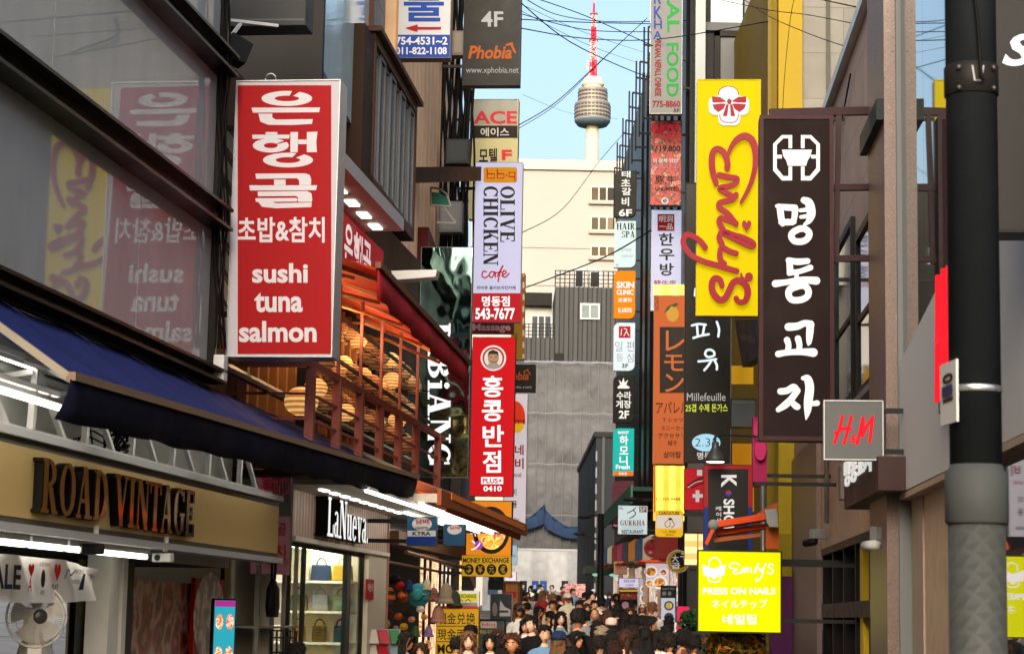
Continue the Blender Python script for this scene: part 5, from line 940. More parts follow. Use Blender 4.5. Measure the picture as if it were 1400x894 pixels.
sign('nail_sign', "square glowing yellow sign PRESS ON NAILS under the folded awning", (953, 752, 1069, 865), 26.2, YL2, [
    K([[(970, 772), (970, 766), (975, 762), (981, 763), (985, 768), (985, 773)], [(968, 788), (969, 793), (976, 795), (983, 794), (985, 788)]], 1.6, W2, 'bow_emblem'), G([(960, 771), (968, 774), (976, 777), (984, 774), (992, 771), (990, 786), (980, 788), (978, 791), (974, 791), (972, 788), (962, 786)], W2, 'bow_emblem'),
    K([[(1011, 772), (1005, 769), (998, 771), (999, 776), (1008, 778), (1003, 781), (1005, 784), (1012, 782)], [(1013, 783), (1016, 775), (1018, 783), (1021, 775), (1023, 782)], [(1026, 775), (1027, 782)], [(1031, 782), (1037, 769), (1033, 782)], [(1038, 776), (1040, 781), (1044, 775), (1041, 788), (1034, 794), (1034, 790)], [(1047, 770), (1046, 773)], [(1057, 772), (1052, 771), (1051, 775), (1057, 779), (1054, 784), (1049, 782)]], 1.8, W2, 'script_lettering'),
    T('PRESS ON NAILS', (961, 803, 1060, 812), W2, 'lettering', .06), T('ネイルチップ', (973, 819, 1049, 831), W2, 'lettering', .05), T('네일팁', (988, 839, 1034, 853), W2, 'lettering', .06)], M('2a2a10', .45), -4, .26, .018, arm=1.0)
# black noodle sign with pale brush lettering
PB = E('dff0fa', .9); YT = E('d8e84a', .8)
sign('restaurant_sign', 'tall black sign with pale brush lettering and a 2.3F oval', (936, 250, 999, 632), 31.5, M('0e0f11', .3), [
    K([[(971, 338), (970, 348), (973, 358)], [(951, 395), (950, 404)], [(946, 445), (955, 443), (965, 444)], [(953, 446), (954, 458)], [(963, 445), (961, 457)], [(948, 462), (958, 459), (969, 457)], [(980, 440), (983, 450), (982, 460)],
       [(966, 479), (964, 484), (968, 488), (976, 486), (976, 481), (971, 478), (966, 479)], [(955, 494), (966, 493), (979, 491)], [(972, 494), (968, 500), (963, 506)], [(977, 493), (980, 499), (980, 505)]], 3.2, PB, 'brush_lettering'),
    T('Millefeuille', (939, 537, 992, 548), M('d8d8d8', .5, 0, .4), 'lettering', .0), T('25겹 수제 돈가스', (937, 552, 995, 563), YT, 'lettering', .01), O((946, 593, 985, 617), E('a8d8f0', .85), 'oval_panel'), T('2.3F', (950, 599, 981, 610), M('1d2c3a', .5), 'lettering', -.01), T('명동점', (953, 618, 982, 628), M('e8e8e8', .5, 0, .5), 'lettering', .02)], BLK, -4, .2, .015, arm=1.45)
# K-SHO sign
sign('souvenir_sign', 'black sign lettered K SHOP inside a red and blue border', (962, 635, 1029, 790), 28.6, M('16171a', .4), [B((962.5, 636, 968, 693), M('c0222c', .4, 0, .3)), B((1023, 636, 1028.5, 693), M('c0222c', .4, 0, .3)), B((968, 636, 1023, 641), M('c0222c', .4, 0, .3)), B((962.5, 693, 968, 789), M('1f3b9a', .4, 0, .25)), B((1023, 693, 1028.5, 789), M('1f3b9a', .4, 0, .25)), B((968, 784, 1023, 789), M('1f3b9a', .4, 0, .25)),
    T('K', (986, 649, 1007, 666), M('f4f4f4', .5, 0, .6), 'lettering', .05, 1), O((992, 670, 1000, 678), M('c0222c', .4, 0, .5), 'round_emblem'), G([(992, 674), (1000, 674), (999, 677.5), (996, 678.5), (993, 677.5)], M('2a48b4', .4, 0, .5), 'round_emblem'), T('SHOP', (989, 682, 1004, 728), M('f4f4f4', .5, 0, .6), 'lettering', .05, 1), T('케', (978, 692, 986, 698), M('e4e4e4', .5, 0, .5), 'lettering', .03), T('이', (979, 700, 986, 706), M('e4e4e4', .5, 0, .5), 'lettering', .03), T('샵', (979, 708, 986, 716), M('e4e4e4', .5, 0, .5), 'lettering', .03)], M('1c1c22', .4), -4, .22, .005, arm=1.25)
la = P(978, 631, 28.2); r_ = root('sign_lamp', 'grey bell shaped lamp lit above the K SHOP sign', 'lamp', la); MB().lathe([(.15, .0), (.13, .06), (.07, .16), (.05, .2), (.05, .27), (.02, .28)], 20).build('shade', M('3a3d40', .4, .4), r_, True); MB().lathe([(.0001, -.01), (.12, -.008), (.13, .01)], 20).build('diffuser', M('fff4e0', .3, 0, 5, .02), r_, True); MB().tube(catmull([(0, 0, .28), (.02, .1, .36), (.25, .3, .4), (.9, .4, .38)]), .018, 6).build('arm', DARK, r_)
# folded orange awning
fa = Fr(P(1010, 752, 27.4), rad(-4)); oa2 = froot('folded_awning', 'folded orange awning with grey arm bracket above the yellow sign', 'awning', fa); OR2 = M('b8401c', .6, 0, .0, .15, 3)
def fpts(L): return fa.pts(L)
m = MB(); m.prism(fpts([(974, 714), (1046, 703), (1046, 712), (976, 723)]), -.35, .1); m.prism(fpts([(978, 724), (1050, 716), (1050, 722), (980, 733)]), -.1, .3); m.prism(fpts([(962, 744), (972, 722), (977, 718), (976, 726), (966, 748)]), -.45, -.3); m.build('folded_cloth', OR2, oa2, bevel=.01)
m = MB(); m.prism(fpts([(975, 736), (1040, 729), (1040, 734), (976, 742)]), -.2, .0); m.prism(fpts([(1028, 706), (1054, 690), (1064, 686), (1063, 706), (1044, 704)]), 0, .2); m.build('inner_arm', M('8a4a26', .5), oa2)
MB().prism(fpts([(1043, 699), (1060, 697), (1062, 722), (1050, 722), (1046, 716)]), -.4, -.3).build('arm_bracket', M('7f8285', .5), oa2, bevel=.01); MB().prism(fpts([(1046, 722), (1064, 722), (1064, 751), (1046, 751)]), -.15, .1).build('bracket_box', M('9a4a20', .6), oa2)
m = MB(); c_ = fa.uv(974, 719); m.lathe([(.0001, -.46), (.07, -.45), (.07, -.3), (.0001, -.29)], 14, (c_[0], 0, c_[1]), 'y'); m.build('end_cap', M('6d7073', .4), oa2, True)
# pink letter sign, brown panel, grey box
r_, f_, _u = sign('pink_letter', 'pink raised letter board hanging on a pale post by the K SHOP sign', (1029, 570, 1049, 664), 29.4, M('8e1d4e', .45, 0, 0, .15), [O((1030, 574, 1047, 604), M('b02a66', .4), 'raised_heart', .1), O((1031, 602, 1047, 630), M('a8265f', .4), 'raised_heart', .1)], M('6b1238', .4), -4, .3, .0, arm=1.0)
f_p = P(1043, 760, 29.2); r_ = root('steel_post', 'slim pale steel post under the pink letter board', 'post', (f_p.x, f_p.y, 0)); MB().tube([(0, 0, 0), (0, 0, P(1043, 664, 29.2).z)], .035, 10).build('shaft', STEEL, r_, True); MB().lathe([(.09, 0), (.09, .03), (.04, .06)], 14).build('foot_plate', DARK, r_)
fb_ = fr_px(1006, 33, 1037, 29); r_ = froot('side_sign', 'dark brown side sign with faint lettering under the yellow script sign', 'sign', fb_); pq = fb_.pts([(1004, 437), (1036, 437), (1037, 486), (1015, 502)]); MB().prism(pq, 0, .15).build('sign_box', M('2c2422', .5), r_); MB().prism(fb_.pts([(1010, 455), (1033, 462), (1033, 470), (1012, 463)]), -.004, -.001).build('lettering', M('4a3d39', .5), r_)
sign('blank_sign', 'plain blue grey sign box turned edge on beside the black brush sign', (999, 545, 1034, 584), 30, M('41474c', .5), [B((1001, 548, 1032, 551), M('50565c', .5), 'top_strip')], DARK, -4, .2, .01)
o_ = sign('light_box', 'warm orange lit shop panel behind the grey box sign', (1000, 605, 1032, 700), 33, E('c98418', .6, .2, 2), [B((1000, 500, 1030, 525), E('d8a020', .6), 'upper_panel')], DARK, -4, .2, .01)
# column of the wall signs along the black building
GR_, BL_, RM = M('1d7a34', .5), M('20347e', .5), M('6e1018', .5)
sign('restaurant_sign', 'white sign reading HALAL FOOD downward in green', (889, -70, 933, 156), 44, M('c9cbcb', .5, 0, .12), [T('HALAL', (912, -62, 929, 45), GR_, 'lettering', .05, 1), T('FOOD', (911, 59, 928, 133), GR_, 'lettering', .05, 1), T('U', (895, -62, 906, -42), BL_), T('R', (894, -14, 904, 6), BL_), T('K', (894, 9, 905, 27), BL_), T('H', (894, 28, 905, 40), BL_), T('A', (893, 43, 905, 54), BL_), T('INDIAN, NEPALI, CHINESE', (894, 56, 904, 132), RM, 'small_lettering', .04, 1), T('775-8860', (892, 138, 930, 147), RM, 'lettering', .04), T('5F', (921, 149, 929, 154), M('2a2a33', .5))], LGREY, -4, .2, .012, arm=.5)
MEAT = spotted('meat_print', ('120808', '701512', '9c3228', '3e0e0c', 'b06a58', '1c0a08'), 5, .6, .3, 4)
WR = M('f3e8e6', .5, 0, .45)
sign('restaurant_sign', 'red grilled meat sign reading BUFFET UNLIMITED 19,800', (889, 165, 932, 281), 45, MEAT, [T('BUFFET', (891, 171, 930, 181), E('c8203a', .7), 'lettering', .05), T('UNLIMITED', (898, 183, 931, 190), E('d03a4a', .7), 'lettering', .03), T('￦19,800', (890, 199, 930, 209), M('0f0a0a', .5), 'lettering', .04), T('비 활채 위임', (893, 217, 926, 223), WR, 'lettering', .02), T('PORK & BEEF', (892, 225, 929, 231), E('e0889a', .6), 'lettering', .0), T('豚,牛', (896, 240, 924, 252), M('140c0c', .5), 'lettering', .04), T('UNLIMITED', (896, 256, 928, 261), M('2a1210', .5), 'small_lettering', .03), O((904, 270, 914, 280), WR, 'floor_badge'), T('4F', (906, 272, 912, 278), M('20151a', .5), 'floor_badge')], DARK, -4, .2, .01, arm=.5)
LIL = E('cfd0ea', .8, .04)
sign('restaurant_sign', 'pale lilac sign with a red seal and black letters 한우방', (890, 287, 932, 425), 46, LIL, [B((899, 293, 922, 316), M('a81e28', .5, 0, .4), 'red_seal'), T('明洞', (901, 295, 920, 304), WR, 'red_seal'), T('一品', (901, 306, 920, 314), WR, 'red_seal'), T('한', (901, 319, 921, 336), BLK, 'lettering', .03), T('우', (901, 340, 922, 356), BLK, 'lettering', .03), T('방', (902, 360, 921, 377), BLK, 'lettering', .03), T('韓牛房', (894, 383, 924, 392), M('b01e2c', .5, 0, .4), 'red_lettering', .03)], LGREY, -4, .2, .01, arm=.5)
ORG = E('cc6a3a', .6, .08); LM = M('d8a23a', .5, 0, .5)
sign('lemon_sign', 'tall orange clothes sign with a lemon and レモン on black', (893, 404, 936, 634), 40, ORG, [B((893.5, 389, 935.5, 404), striped('yellow_tubes', 'd8a400', 'f6e04a', 3.2, 0, .4, .85), 'yellow_top'), T('LEMON', (895, 404, 901, 424), M('3a1c10', .5), 'small_lettering', 0, 1), O((911, 419, 928, 440), LM, 'lemon_print'), G([(908, 428), (912, 420), (919, 416), (914, 424)], M('2f6a3a', .5, 0, .2), 'leaf_print'), G([(917, 418), (924, 414), (928, 416), (922, 420)], M('2f6a3a', .5, 0, .2), 'leaf_print'),
    B((902, 447, 935.5, 537), M('191312', .5), 'black_panel'), T('レ', (910, 452, 936, 480), E('d0703e', .62), 'lettering', .08), T('モ', (908, 485, 935, 507), E('d0703e', .62), 'lettering', .08), T('ン', (909, 511, 935, 536), E('d0703e', .62), 'lettering', .08), T('アパレル', (897, 549, 941, 565), M('241410', .5), 'lettering', .03), T('T·シャツ', (906, 571, 934, 577), M('2a1812', .5), 'small_lettering', .02), T('スニーカー', (904, 582, 936, 588), M('2a1812', .5), 'small_lettering', .02), T('アクセサリ', (900, 592, 936, 599), M('2a1812', .5), 'small_lettering', .02), T('帽子', (913, 602, 926, 609), M('2a1812', .5), 'small_lettering', .04), T('상아탑', (907, 617, 931, 626), M('2a1812', .5), 'small_lettering', .04)], M('6d5a4a', .4), -4, .2, .006, arm=.5)
YST = striped('yellow_tubes_wide', 'd29a00', 'f8e040', 4.2, 0, .4, .9)
sign('lemon_sign', 'yellow striped sign box with the phone number 02)755-8488', (893, 636, 936, 712), 39.5, YST, [T('02)755-8488', (897, 680, 930, 685), M('4a3208', .5), 'lettering', .02), B((894, 634, 896, 700), E('d2541e', .6), 'orange_edge')], M('8a5a1a', .4), -4, .2, .006, arm=.5)
CARW = M('e8dcd0', .5, 0, .55, .04)
sign('caricature_sign', 'cream and yellow sign reading CARICATURE with a sketch', (896, 697, 934, 734), 38.5, E('e8b422', .75), [G(rrect(897.5, 932.5, 704, 722, 2), CARW, 'cream_panel'), T('CARICATURE', (901, 699, 929, 703.5), M('2a1a08', .5), 'lettering', .05), K([[(913, 711), (909, 715), (911, 720), (915, 719)], [(919, 712), (922, 717), (918, 721)], [(914, 710), (917, 709), (920, 711)], [(916, 713), (916, 719)]], .9, M('3a2c22', .5), 'sketch'), O((913.5, 707.5, 919, 711), M('241c18', .5), 'sketch'), T('1人 9000', (906, 724, 924, 728.5), M('4a2c08', .5), 'lettering', .02), T('캐리커처', (910, 729.5, 921, 732), M('4a2c08', .5), 'lettering')], M('d8c8b0', .4), -4, .15, .004, rnd=(.12, 'all'), arm=.5)
for i, (y0, y1, fc, lab, its) in enumerate((
    (233, 297, M('0f1011', .35), 'black six floor sign with white brush letters 태초갈비 and 6F', [T('태', (850, 234, 862, 243), WL), T('초', (849, 245, 862, 255), WL), T('갈', (850, 257, 863, 267), WL), T('비', (850, 270, 860, 282), WL), T('6F', (846, 286, 864, 296), WL, 'lettering', .04)]),
    (302, 366, E('d8ecea', .9, .06), 'white sign reading HAIR SPA in black', [S('HAIR', (843, 305, 868, 314), BLK), S('SPA', (850, 316, 868, 325), BLK), T('therapy', (844, 338, 864, 345), M('b8cac8', .5, 0, .7), 'faint_lettering'), T('salon', (850, 347, 866, 352), M('b8cac8', .5, 0, .7), 'faint_lettering'), T('5F', (842, 361, 846, 364), GREY, 'faint_lettering')]),
    (370, 436, E('ee8a18', .9, .08), 'orange sign reading SKIN CLINIC', [T('SKIN', (843, 385, 867, 394), W2, 'lettering', .05), T('CLINIC', (843, 396, 866, 403), W2, 'lettering', .05), T('皮膚科', (845, 407, 864, 413), W2, 'lettering', .02), S('KARIN', (845, 421, 864, 427), W2)]),
    (441, 507, E('e2eef2', .9, .04), 'white sign with a red seal and thin brush letters, 3F', [B((846, 446, 862, 462), M('c41e2a', .4, 0, .6), 'red_seal'), K([[(850, 450), (849, 458)], [(853, 449), (857, 451), (853, 459)], [(857, 454), (860, 459)]], 1, WL, 'red_seal'), T('일', (841, 467, 851, 480), BLK, 'lettering', -.015), T('편', (857, 467, 867, 480), BLK, 'lettering', -.015), T('등', (843, 484, 852, 494), BLK, 'lettering', -.015), T('심', (857, 483, 866, 495), BLK, 'lettering', -.015), T('3F', (850, 497, 859, 503), BLK)]),
    (513, 578, M('101112', .35), 'black sign with a white crown mark and 2F', [G([(845, 531), (860, 531), (861, 529), (856, 526), (859, 519), (854, 523), (852.5, 516), (850, 523), (846, 519), (848, 526), (844, 529)], WL, 'crown_emblem'), T('수라', (843, 535, 863, 546), WL, 'lettering', .04), T('게장', (842, 547, 863, 558), WL, 'lettering', .04), T('2F', (846, 561, 860, 572), WL, 'lettering', .05)]),
    (585, 651, E('22b8ac', .9, .05), 'turquoise sign reading Fresh with an orange foot', [T('MARKET', (845, 589, 860, 593), W2, 'small_lettering'), T('하', (847, 595, 859, 608), W2, 'lettering', .05), T('모', (847, 610, 859, 621), W2, 'lettering', .05), T('니', (847, 623, 858, 635), W2, 'lettering', .05), T('Fresh', (842, 635, 861, 641), W2, 'lettering', .05), B((838.6, 644, 866, 650.4), E('e87822', .85)), T('명동점', (846, 645.5, 857, 649), W2, 'small_lettering', .02)]),
    (657, 723, M('8e4258', .35, 0, .18, .2, 1.5), 'dull pink sign with the letters WM', [T('WM', (842, 683, 860, 692), WR, 'lettering', -.01), T('beauty', (839, 716, 846, 720), WR, 'small_lettering')]))):
    sg_, fr_s, uu = sign('floor_sign', lab, (840 - i * .5, y0, 870 - i * .6, y1), 60, fc, its, [BLK, LGREY, M('c06a14', .4), LGREY, BLK, M('1a8a80', .4), M('5a2a38', .4)][i], -4, .16, .012, 'stacked floor signs of the black building', rnd=(.28, 'tlbr'), arm=.22)
sign('restaurant_sign', 'square white sign reading GURKHA RESTAURANT', (845, 691, 885, 730), 50, E('c9dce0', .75, .05), [B((874, 692, 884, 700), M('4a1218', .5), 'floor_badge'), T('5F', (875, 693, 883, 699), WR, 'floor_badge'), T('TEL', (846, 693, 852, 696), BL_, 'small_lettering'), K([[(858, 701), (864, 698), (869, 694)], [(866, 697), (869, 702), (865, 706)], [(861, 708), (866, 706)]], 1.3, BLK, 'bird_emblem'), S('GURKHA', (848, 711, 882, 718), M('6a2028', .5)), T('INDIAN/NEPALI', (851, 719, 879, 722.5), M('8aa0a8', .5), 'small_lettering'), T('RESTAURANT', (850, 724, 880, 729), M('1f2a30', .5), 'lettering', .03)], LGREY, -4, .15, .006, arm=.8)
sign('round_sign', 'round dark red sign with dull letters on a bracket', (879, 735, 908, 763), 47, M('6e1216', .5), [B((889, 737, 898, 742), M('2a1414', .5), 'dark_mark'), T('한우방', (884, 744, 903, 750), M('3a1012', .5)), T('韓牛房', (887, 753, 901, 757), M('9a7a78', .5))], GREY, -4, .14, .02, rnd=(.499, 'all'), arm=.7)
sign('round_sign', 'round yellow sign with a black blot and the mark 大', (911, 751, 943, 783), 42, M('c89a22', .5, 0, .3), [O((917, 755, 940, 776), BLK, 'black_blot'), T('大', (918, 758, 928, 768), WR, 'lettering', .04), T('구', (930, 756, 940, 765), WR, 'lettering', .04), T('곱', (918, 769, 930, 777), WR, 'lettering', .03)], LGREY, -4, .14, .02, rnd=(.499, 'all'), arm=.5)
sign('restaurant_sign', 'small peach sign with the letters WM near the canopy', (839, 767, 857, 785), 56, M('c88a6a', .5, 0, .5), [T('WM', (842, 770, 854, 778), M('7a3a3a', .5), 'lettering', .0)], GREY, -4, .12, .008)
FPHO = spotted('dish_print', ('f0e4dc', 'b8303a', 'f4f0ea', 'd88a4a', '6a2a20', 'e8a8a8'), 3.5, .4, .75, 3)
def dishes(L): return [O((x - r, y - r * .9, x + r, y + r * .9), E('f2efec', .85), 'plate_picture') for x, y, r in L] + [O((x - r * .75, y - r * .65, x + r * .75, y + r * .65), spotted('dish_food', ('c23a2a', 'e8a23a', '7a2a1c', 'f0d8a0'), 9, .4, .7), 'food_picture') for x, y, r in L]
sign('menu_screen', 'lit menu screen of pink and red dishes under the round signs', (882, 769, 916, 801), 46, E('e8c8cc', .75, .25, 3), dishes([(890, 781, 9), (907, 782, 6), (902, 796, 10), (888, 797, 6)]), BLK, -4, .12, .012)
sign('menu_sign', 'pale lilac lit sign with two lines of small letters', (846, 790, 873, 803), 58, E('d8d0ea', .9), [T('한옥집 김치찜', (853, 792, 868, 796), M('4a4450', .5)), T('김치찜전문', (856, 798, 866, 801), M('7a7480', .5))], DARK, -4, .12, .01)
sign('menu_sign', 'dark menu board with a red photo strip', (846, 804, 873, 848), 58.2, M('1d1c1e', .4), [B((847, 805.5, 872, 808.5), E('d8a83a', .7), 'yellow_strip'), B((848, 811, 872, 819), MEAT, 'meat_picture'), O((850, 822, 860, 832), E('b88a8a', .5), 'dish_picture'), T('메뉴 안내', (862, 822, 871, 826), WR, 'small_lettering'), T('점심 특선', (862, 830, 871, 834), WR, 'small_lettering')], BLK, -4, .12, .01)
sign('menu_sign', 'tall narrow lit board with three plates of food', (873, 790, 890, 850), 56, E('cfc8d8', .7), dishes([(882, 805, 7), (882, 817.5, 7.5), (882, 831.5, 7.5)]), BLK, -4, .12, .01)
sign('menu_sign', 'black board with small icons above a pale bowl poster', (903, 800, 925, 850), 45, M('17181a', .4), [T('오늘의 메뉴', (905, 803, 923, 806), M('9a9a9a', .5, 0, .3), 'small_lettering'), O((905, 808, 911, 814), M('8a8c90', .5, 0, .3), 'icon'), O((913, 808, 918, 814), M('8a8c90', .5, 0, .3), 'icon'), B((903.6, 817, 923, 850), E('c4c4d4', .75), 'pale_poster'), O((908, 821, 921, 834), M('5a5c60', .5, 0, .2), 'bowl_picture'), O((910, 823, 919, 832), spotted('bowl_food', ('d8b03a', '7a8a3a', 'c8582a'), 12, .4, .5), 'bowl_picture'), O((908, 837, 921, 850), M('5a5c60', .5, 0, .2), 'bowl_picture')], BLK, -4, .12, .008)
sign('pink_sign', 'bright pink board lettered TA beside the plant', (925, 828, 943, 866), 34, E('d82a58', .9), [T('TAX', (932, 838, 951, 848), W2, 'lettering', .05), T('REFUND', (931, 851, 954, 857), W2, 'lettering', .03)], BLK, -4, .1, .006)
sign('light_box', 'warm cream timber lined lit panel beside the red cross sign', (935, 728, 962, 773), 33, striped('timber_glow', 'c99a58', 'eac88a', 5, 2, .5, .75), [B((953, 728, 955, 773), E('e0904a', .7), 'batten')], BLK, -4, .2, .012)
sign('red_sign', 'red sign with a white cross and feather', (935, 640, 967, 697), 34, E('c4242c', .7), [G([(951, 670), (956, 670), (956, 675), (961, 675), (961, 680), (956, 680), (956, 686), (951, 686), (951, 680), (947, 680), (947, 675), (951, 675)], WR, 'white_cross'), T('1', (953, 642, 960, 650), WR, 'lettering', .05), K([[(938, 668), (948, 660), (960, 655)], [(940, 664), (950, 657), (961, 652)], [(945, 667), (955, 662), (962, 660)]], 1.6, BLK, 'feather_emblem'), K([[(940, 666.5), (950, 659.5), (960, 656.8)]], 1.0, WR, 'feather_highlight')], M('7a1a1e', .4), -4, .2, .008)
# slim street lamp in the crowd
pz = 62.; p0 = P(820, 843, pz); sl_ = root('street_lamp', 'slim black street lamp with two thin arms over the crowd', 'street lamp', (p0.x, p0.y, gz(pz))); zt_ = P(820, 702, pz).z - gz(pz)
MB().lathe([(.14, 0), (.1, .5), (.09, zt_)], 14).build('pole', BLK, sl_, True); zz2 = P(795, 707, pz).z - gz(pz)
MB().bar((0, 0, zt_ - .05), (-.45, 0, zz2 + .05), .07, .06).build('arm', BLK, sl_); MB().bar((0, 0, zt_ - .8), (-.6, 0, zt_ - .62), .05, .05).build('arm', BLK, sl_); MB().ball((-.5, 0, zz2 + .02), .22, .12, .07, 12).build('lamp_head', DARK, sl_, True); MB().ball((-.65, 0, zt_ - .62), .18, .1, .05, 12).build('lamp_head', DARK, sl_, True)
bp_ = P(912, 681, 48.5); r_ = root('wall_lamp', 'flat black flood lamp on an arm over the GURKHA sign', 'lamp', P(872, 683, 48.5)); MB().bar((0, 0, 0), (1.0, .1, .05), .06, .06).build('arm', BLK, r_); MB().ball((-.12, 0, .0), .25, .15, .06, 12).build('lamp_head', BLK, r_, True)
# canopy with green lamps near the end
fc = Fr(P(806, 778, 66), 0); r_ = froot('market_canopy', 'flat dark canopy with pale green lamps above the far crowd', 'canopy', fc); hw = .9; MB().box(-.1, 1.75, 0, 3, -.12, .12).build('roof', M('33403d', .5), r_)
for k in range(3): MB().ball((.25 + .55 * k, .2, -.16), .16, .12, .05, 10).build('lamp', E('9ad8c0', .9), r_, True)
MB().tube([(.4, .3, -2.3), (.4, .3, -.12)], .09, 10).build('column', M('4a5450', .5), r_, True)
# ================================================================== left hand signs
GW = M('a3a1ac', .5, 0, 0, .06); REDU = M('860d14', .5, 0, 0, .10, 1.5, stretch=(1.5, 1, .3))
LG = 'shop signs hung out over the street'
QW = M('b4b2bc', .5, 0, 0, .04)
def arcp(cx, cy, rx, ry, w0, a0, a1, n=12): return [(cx + rx * math.cos(rad(a0 + (a1 - a0) * i / n)), cy + ry * math.sin(rad(a0 + (a1 - a0) * i / n)), w0) for i in range(n + 1)]
def zr(a, b, c, d): return [(a, b), (c, b), (c, d), (a, d)]
def zring(cx, cy, rx, ry, ix, iy, a0=0, a1=360):
    out = []
    for h in (0, 1, 2):
        p0, p1 = a0 + (a1 - a0) * h / 3, a0 + (a1 - a0) * (h + 1) / 3; A_ = [rad(p0 + (p1 - p0) * i / 10) for i in range(11)]
        out.append([(cx + rx * math.cos(t), cy + ry * math.sin(t)) for t in A_] + [(cx + ix * math.cos(t), cy + iy * math.sin(t)) for t in A_[::-1]])
    return out
SUSHI = zring(368, 157, 155, 46, 75, 17, -60, 282) + [[(152, 213), (570, 212), (566, 241), (160, 244)], [(195, 250), (280, 250), (278, 272), (300, 286), (526, 283), (522, 312), (400, 319), (255, 318), (205, 298)], zr(238, 362, 310, 377), [(156, 378), (385, 378), (382, 402), (158, 404)]] + zring(270, 444, 110, 43, 43, 16, -30, 318) + [[(390, 362), (436, 362), (434, 485), (389, 485)], zr(437, 408, 489, 436), [(490, 362), (555, 360), (548, 420), (552, 484), (490, 485)]] + zring(375, 533, 153, 45, 75, 18, -50, 290) + [[(176, 616), (480, 614), (508, 624), (517, 650), (515, 686), (445, 686), (442, 655), (430, 644), (180, 648)], [(290, 652), (360, 652), (360, 686), (290, 686)], [(138, 687), (553, 687), (547, 717), (143, 719)], [(190, 726), (490, 722), (518, 735), (523, 775), (520, 788), (440, 788), (430, 776), (438, 762), (425, 752), (192, 754)], [(176, 766), (428, 764), (430, 786), (280, 788), (300, 796), (520, 792), (517, 820), (300, 827), (215, 818), (195, 790), (178, 787)]]
sign('sushi_sign', 'large red sign with white edge reading sushi tuna salmon', (316, 110, 460, 488), 18.6, GW, [B((325, 117, 453, 484), REDU, 'red_panel'),
    *[G([(310 + x / 4.47, 100 + y / 4.47) for x, y in L_], QW, 'lettering') for L_ in SUSHI], T('초밥&참치', (325, 297, 444, 332), QW, 'lettering', .035), T('sushi', (345, 360, 421, 387), QW, 'lettering', .045), T('tuna', (348, 400, 414, 427), QW, 'lettering', .045), T('salmon', (327, 439, 433, 468), QW, 'lettering', .045)], M('a9adb4', .4, .5), -7, .32, .008, arm=-.35)
Lk = P(370, 108, 18.7); o = MB().tube([(.05 * math.cos(t * .5236), 0, .05 * math.sin(t * .5236)) for t in range(13)], .008, 6).build('lifting_ring', STEEL, None, True); o.location = Lk; tag(o, 'small steel lifting ring on top of the big red sushi sign', 'ring')
# dark sign box above, with flood lamp
sign('dark_sign', 'plain dark grey sign box cut by the top of the view', (303, -80, 420, 36), 20.6, M('3b3c3e', .5, 0, 0, .06), [B((303, 26, 416, 28.5), M('55585a', .5), 'lower_strip')], M('2c2d2f', .5), -7, .35, .01)
r_ = root('flood_lamp', 'black square flood lamp on a white arm above the sushi sign', 'lamp', P(318, 82, 20.2), rad(25)); MB().prism([(-.14, .02), (.1, -.06), (.18, .16), (-.04, .26)], -.12, .12).build('lamp_head', M('17181a', .4), r_, bevel=.01); MB().bar((-.05, 0, .2), (.1, .1, .42), .03, .03).bar((-.2, .1, .43), (.5, .1, .45), .04, .03).build('arm', LGREY, r_)
BLU = M('22479a', .5, 0, 0, .06)
sign('direction_sign', 'white and blue sign with a red arrow and phone numbers', (538, -70, 617, 80), 31, M('bfc2c8', .5, 0, 0, .05), [B((539, 48, 616, 79.5), BLU), T('물', (552, -14, 607, 30), BLU, 'lettering', .05), G([(554, 39), (571, 34), (571, 37.5), (603, 37.5), (603, 41), (571, 41), (571, 44.5)], M('9c1c28', .5), 'arrow'), T('754-4531~2', (541, 51, 612, 62), M('cdd3e0', .5), 'lettering', .03), T('011-822-1108', (541, 65, 611, 75), M('cdd3e0', .5), 'lettering', .03)], M('7a6a60', .5), -5, .25, .008, arm=-.5)
ORT = M('e0702a', .5, 0, .35)
sign('cafe_sign', 'tall black sign reading Phobia in orange, 4F', (634, -60, 712, 117), 36, M('1c1d1e', .4, 0, 0, .08), [T('4F', (658, 16, 688, 37), M('d8dcde', .5, 0, .35), 'lettering', .02), T('Phobia', (640, 63, 700, 81), ORT, 'lettering', .05, 0, .2), K([[(693, 62), (700, 60)], [(699, 61), (704, 72)]], 3.2, ORT, 'hammer_emblem'), T('www.xphobia.net', (637, 92, 709, 103), M('d0d4d6', .5, 0, .3), 'lettering', .0)], M('37383a', .4), -5, .25, .006, arm=-.4)
sign('motel_sign', 'beige sign board with ACE in red letters', (642, 136, 708, 300), 44, M('b0ab82', .55, 0, 0, .06), [B((642.6, 136.6, 707.6, 171), M('8f9087', .5), 'grey_panel'), T('ACE', (647, 152, 707, 170), M('b23038', .5), 'lettering', .03), B((642.6, 172, 707.6, 189), M('221f1e', .5), 'black_strip'), T('에이스', (657, 175, 696, 187), M('b4b2ae', .5), 'lettering', .02), T('모텔', (655, 203, 680, 224), BLK, 'lettering', .04), T('F', (686, 205, 700, 219), M('c02e3a', .5), 'lettering', .05)], M('7d7a60', .5), -5, .25, .006, arm=-.4)
LB = E('c6c6e4', .8, .04)
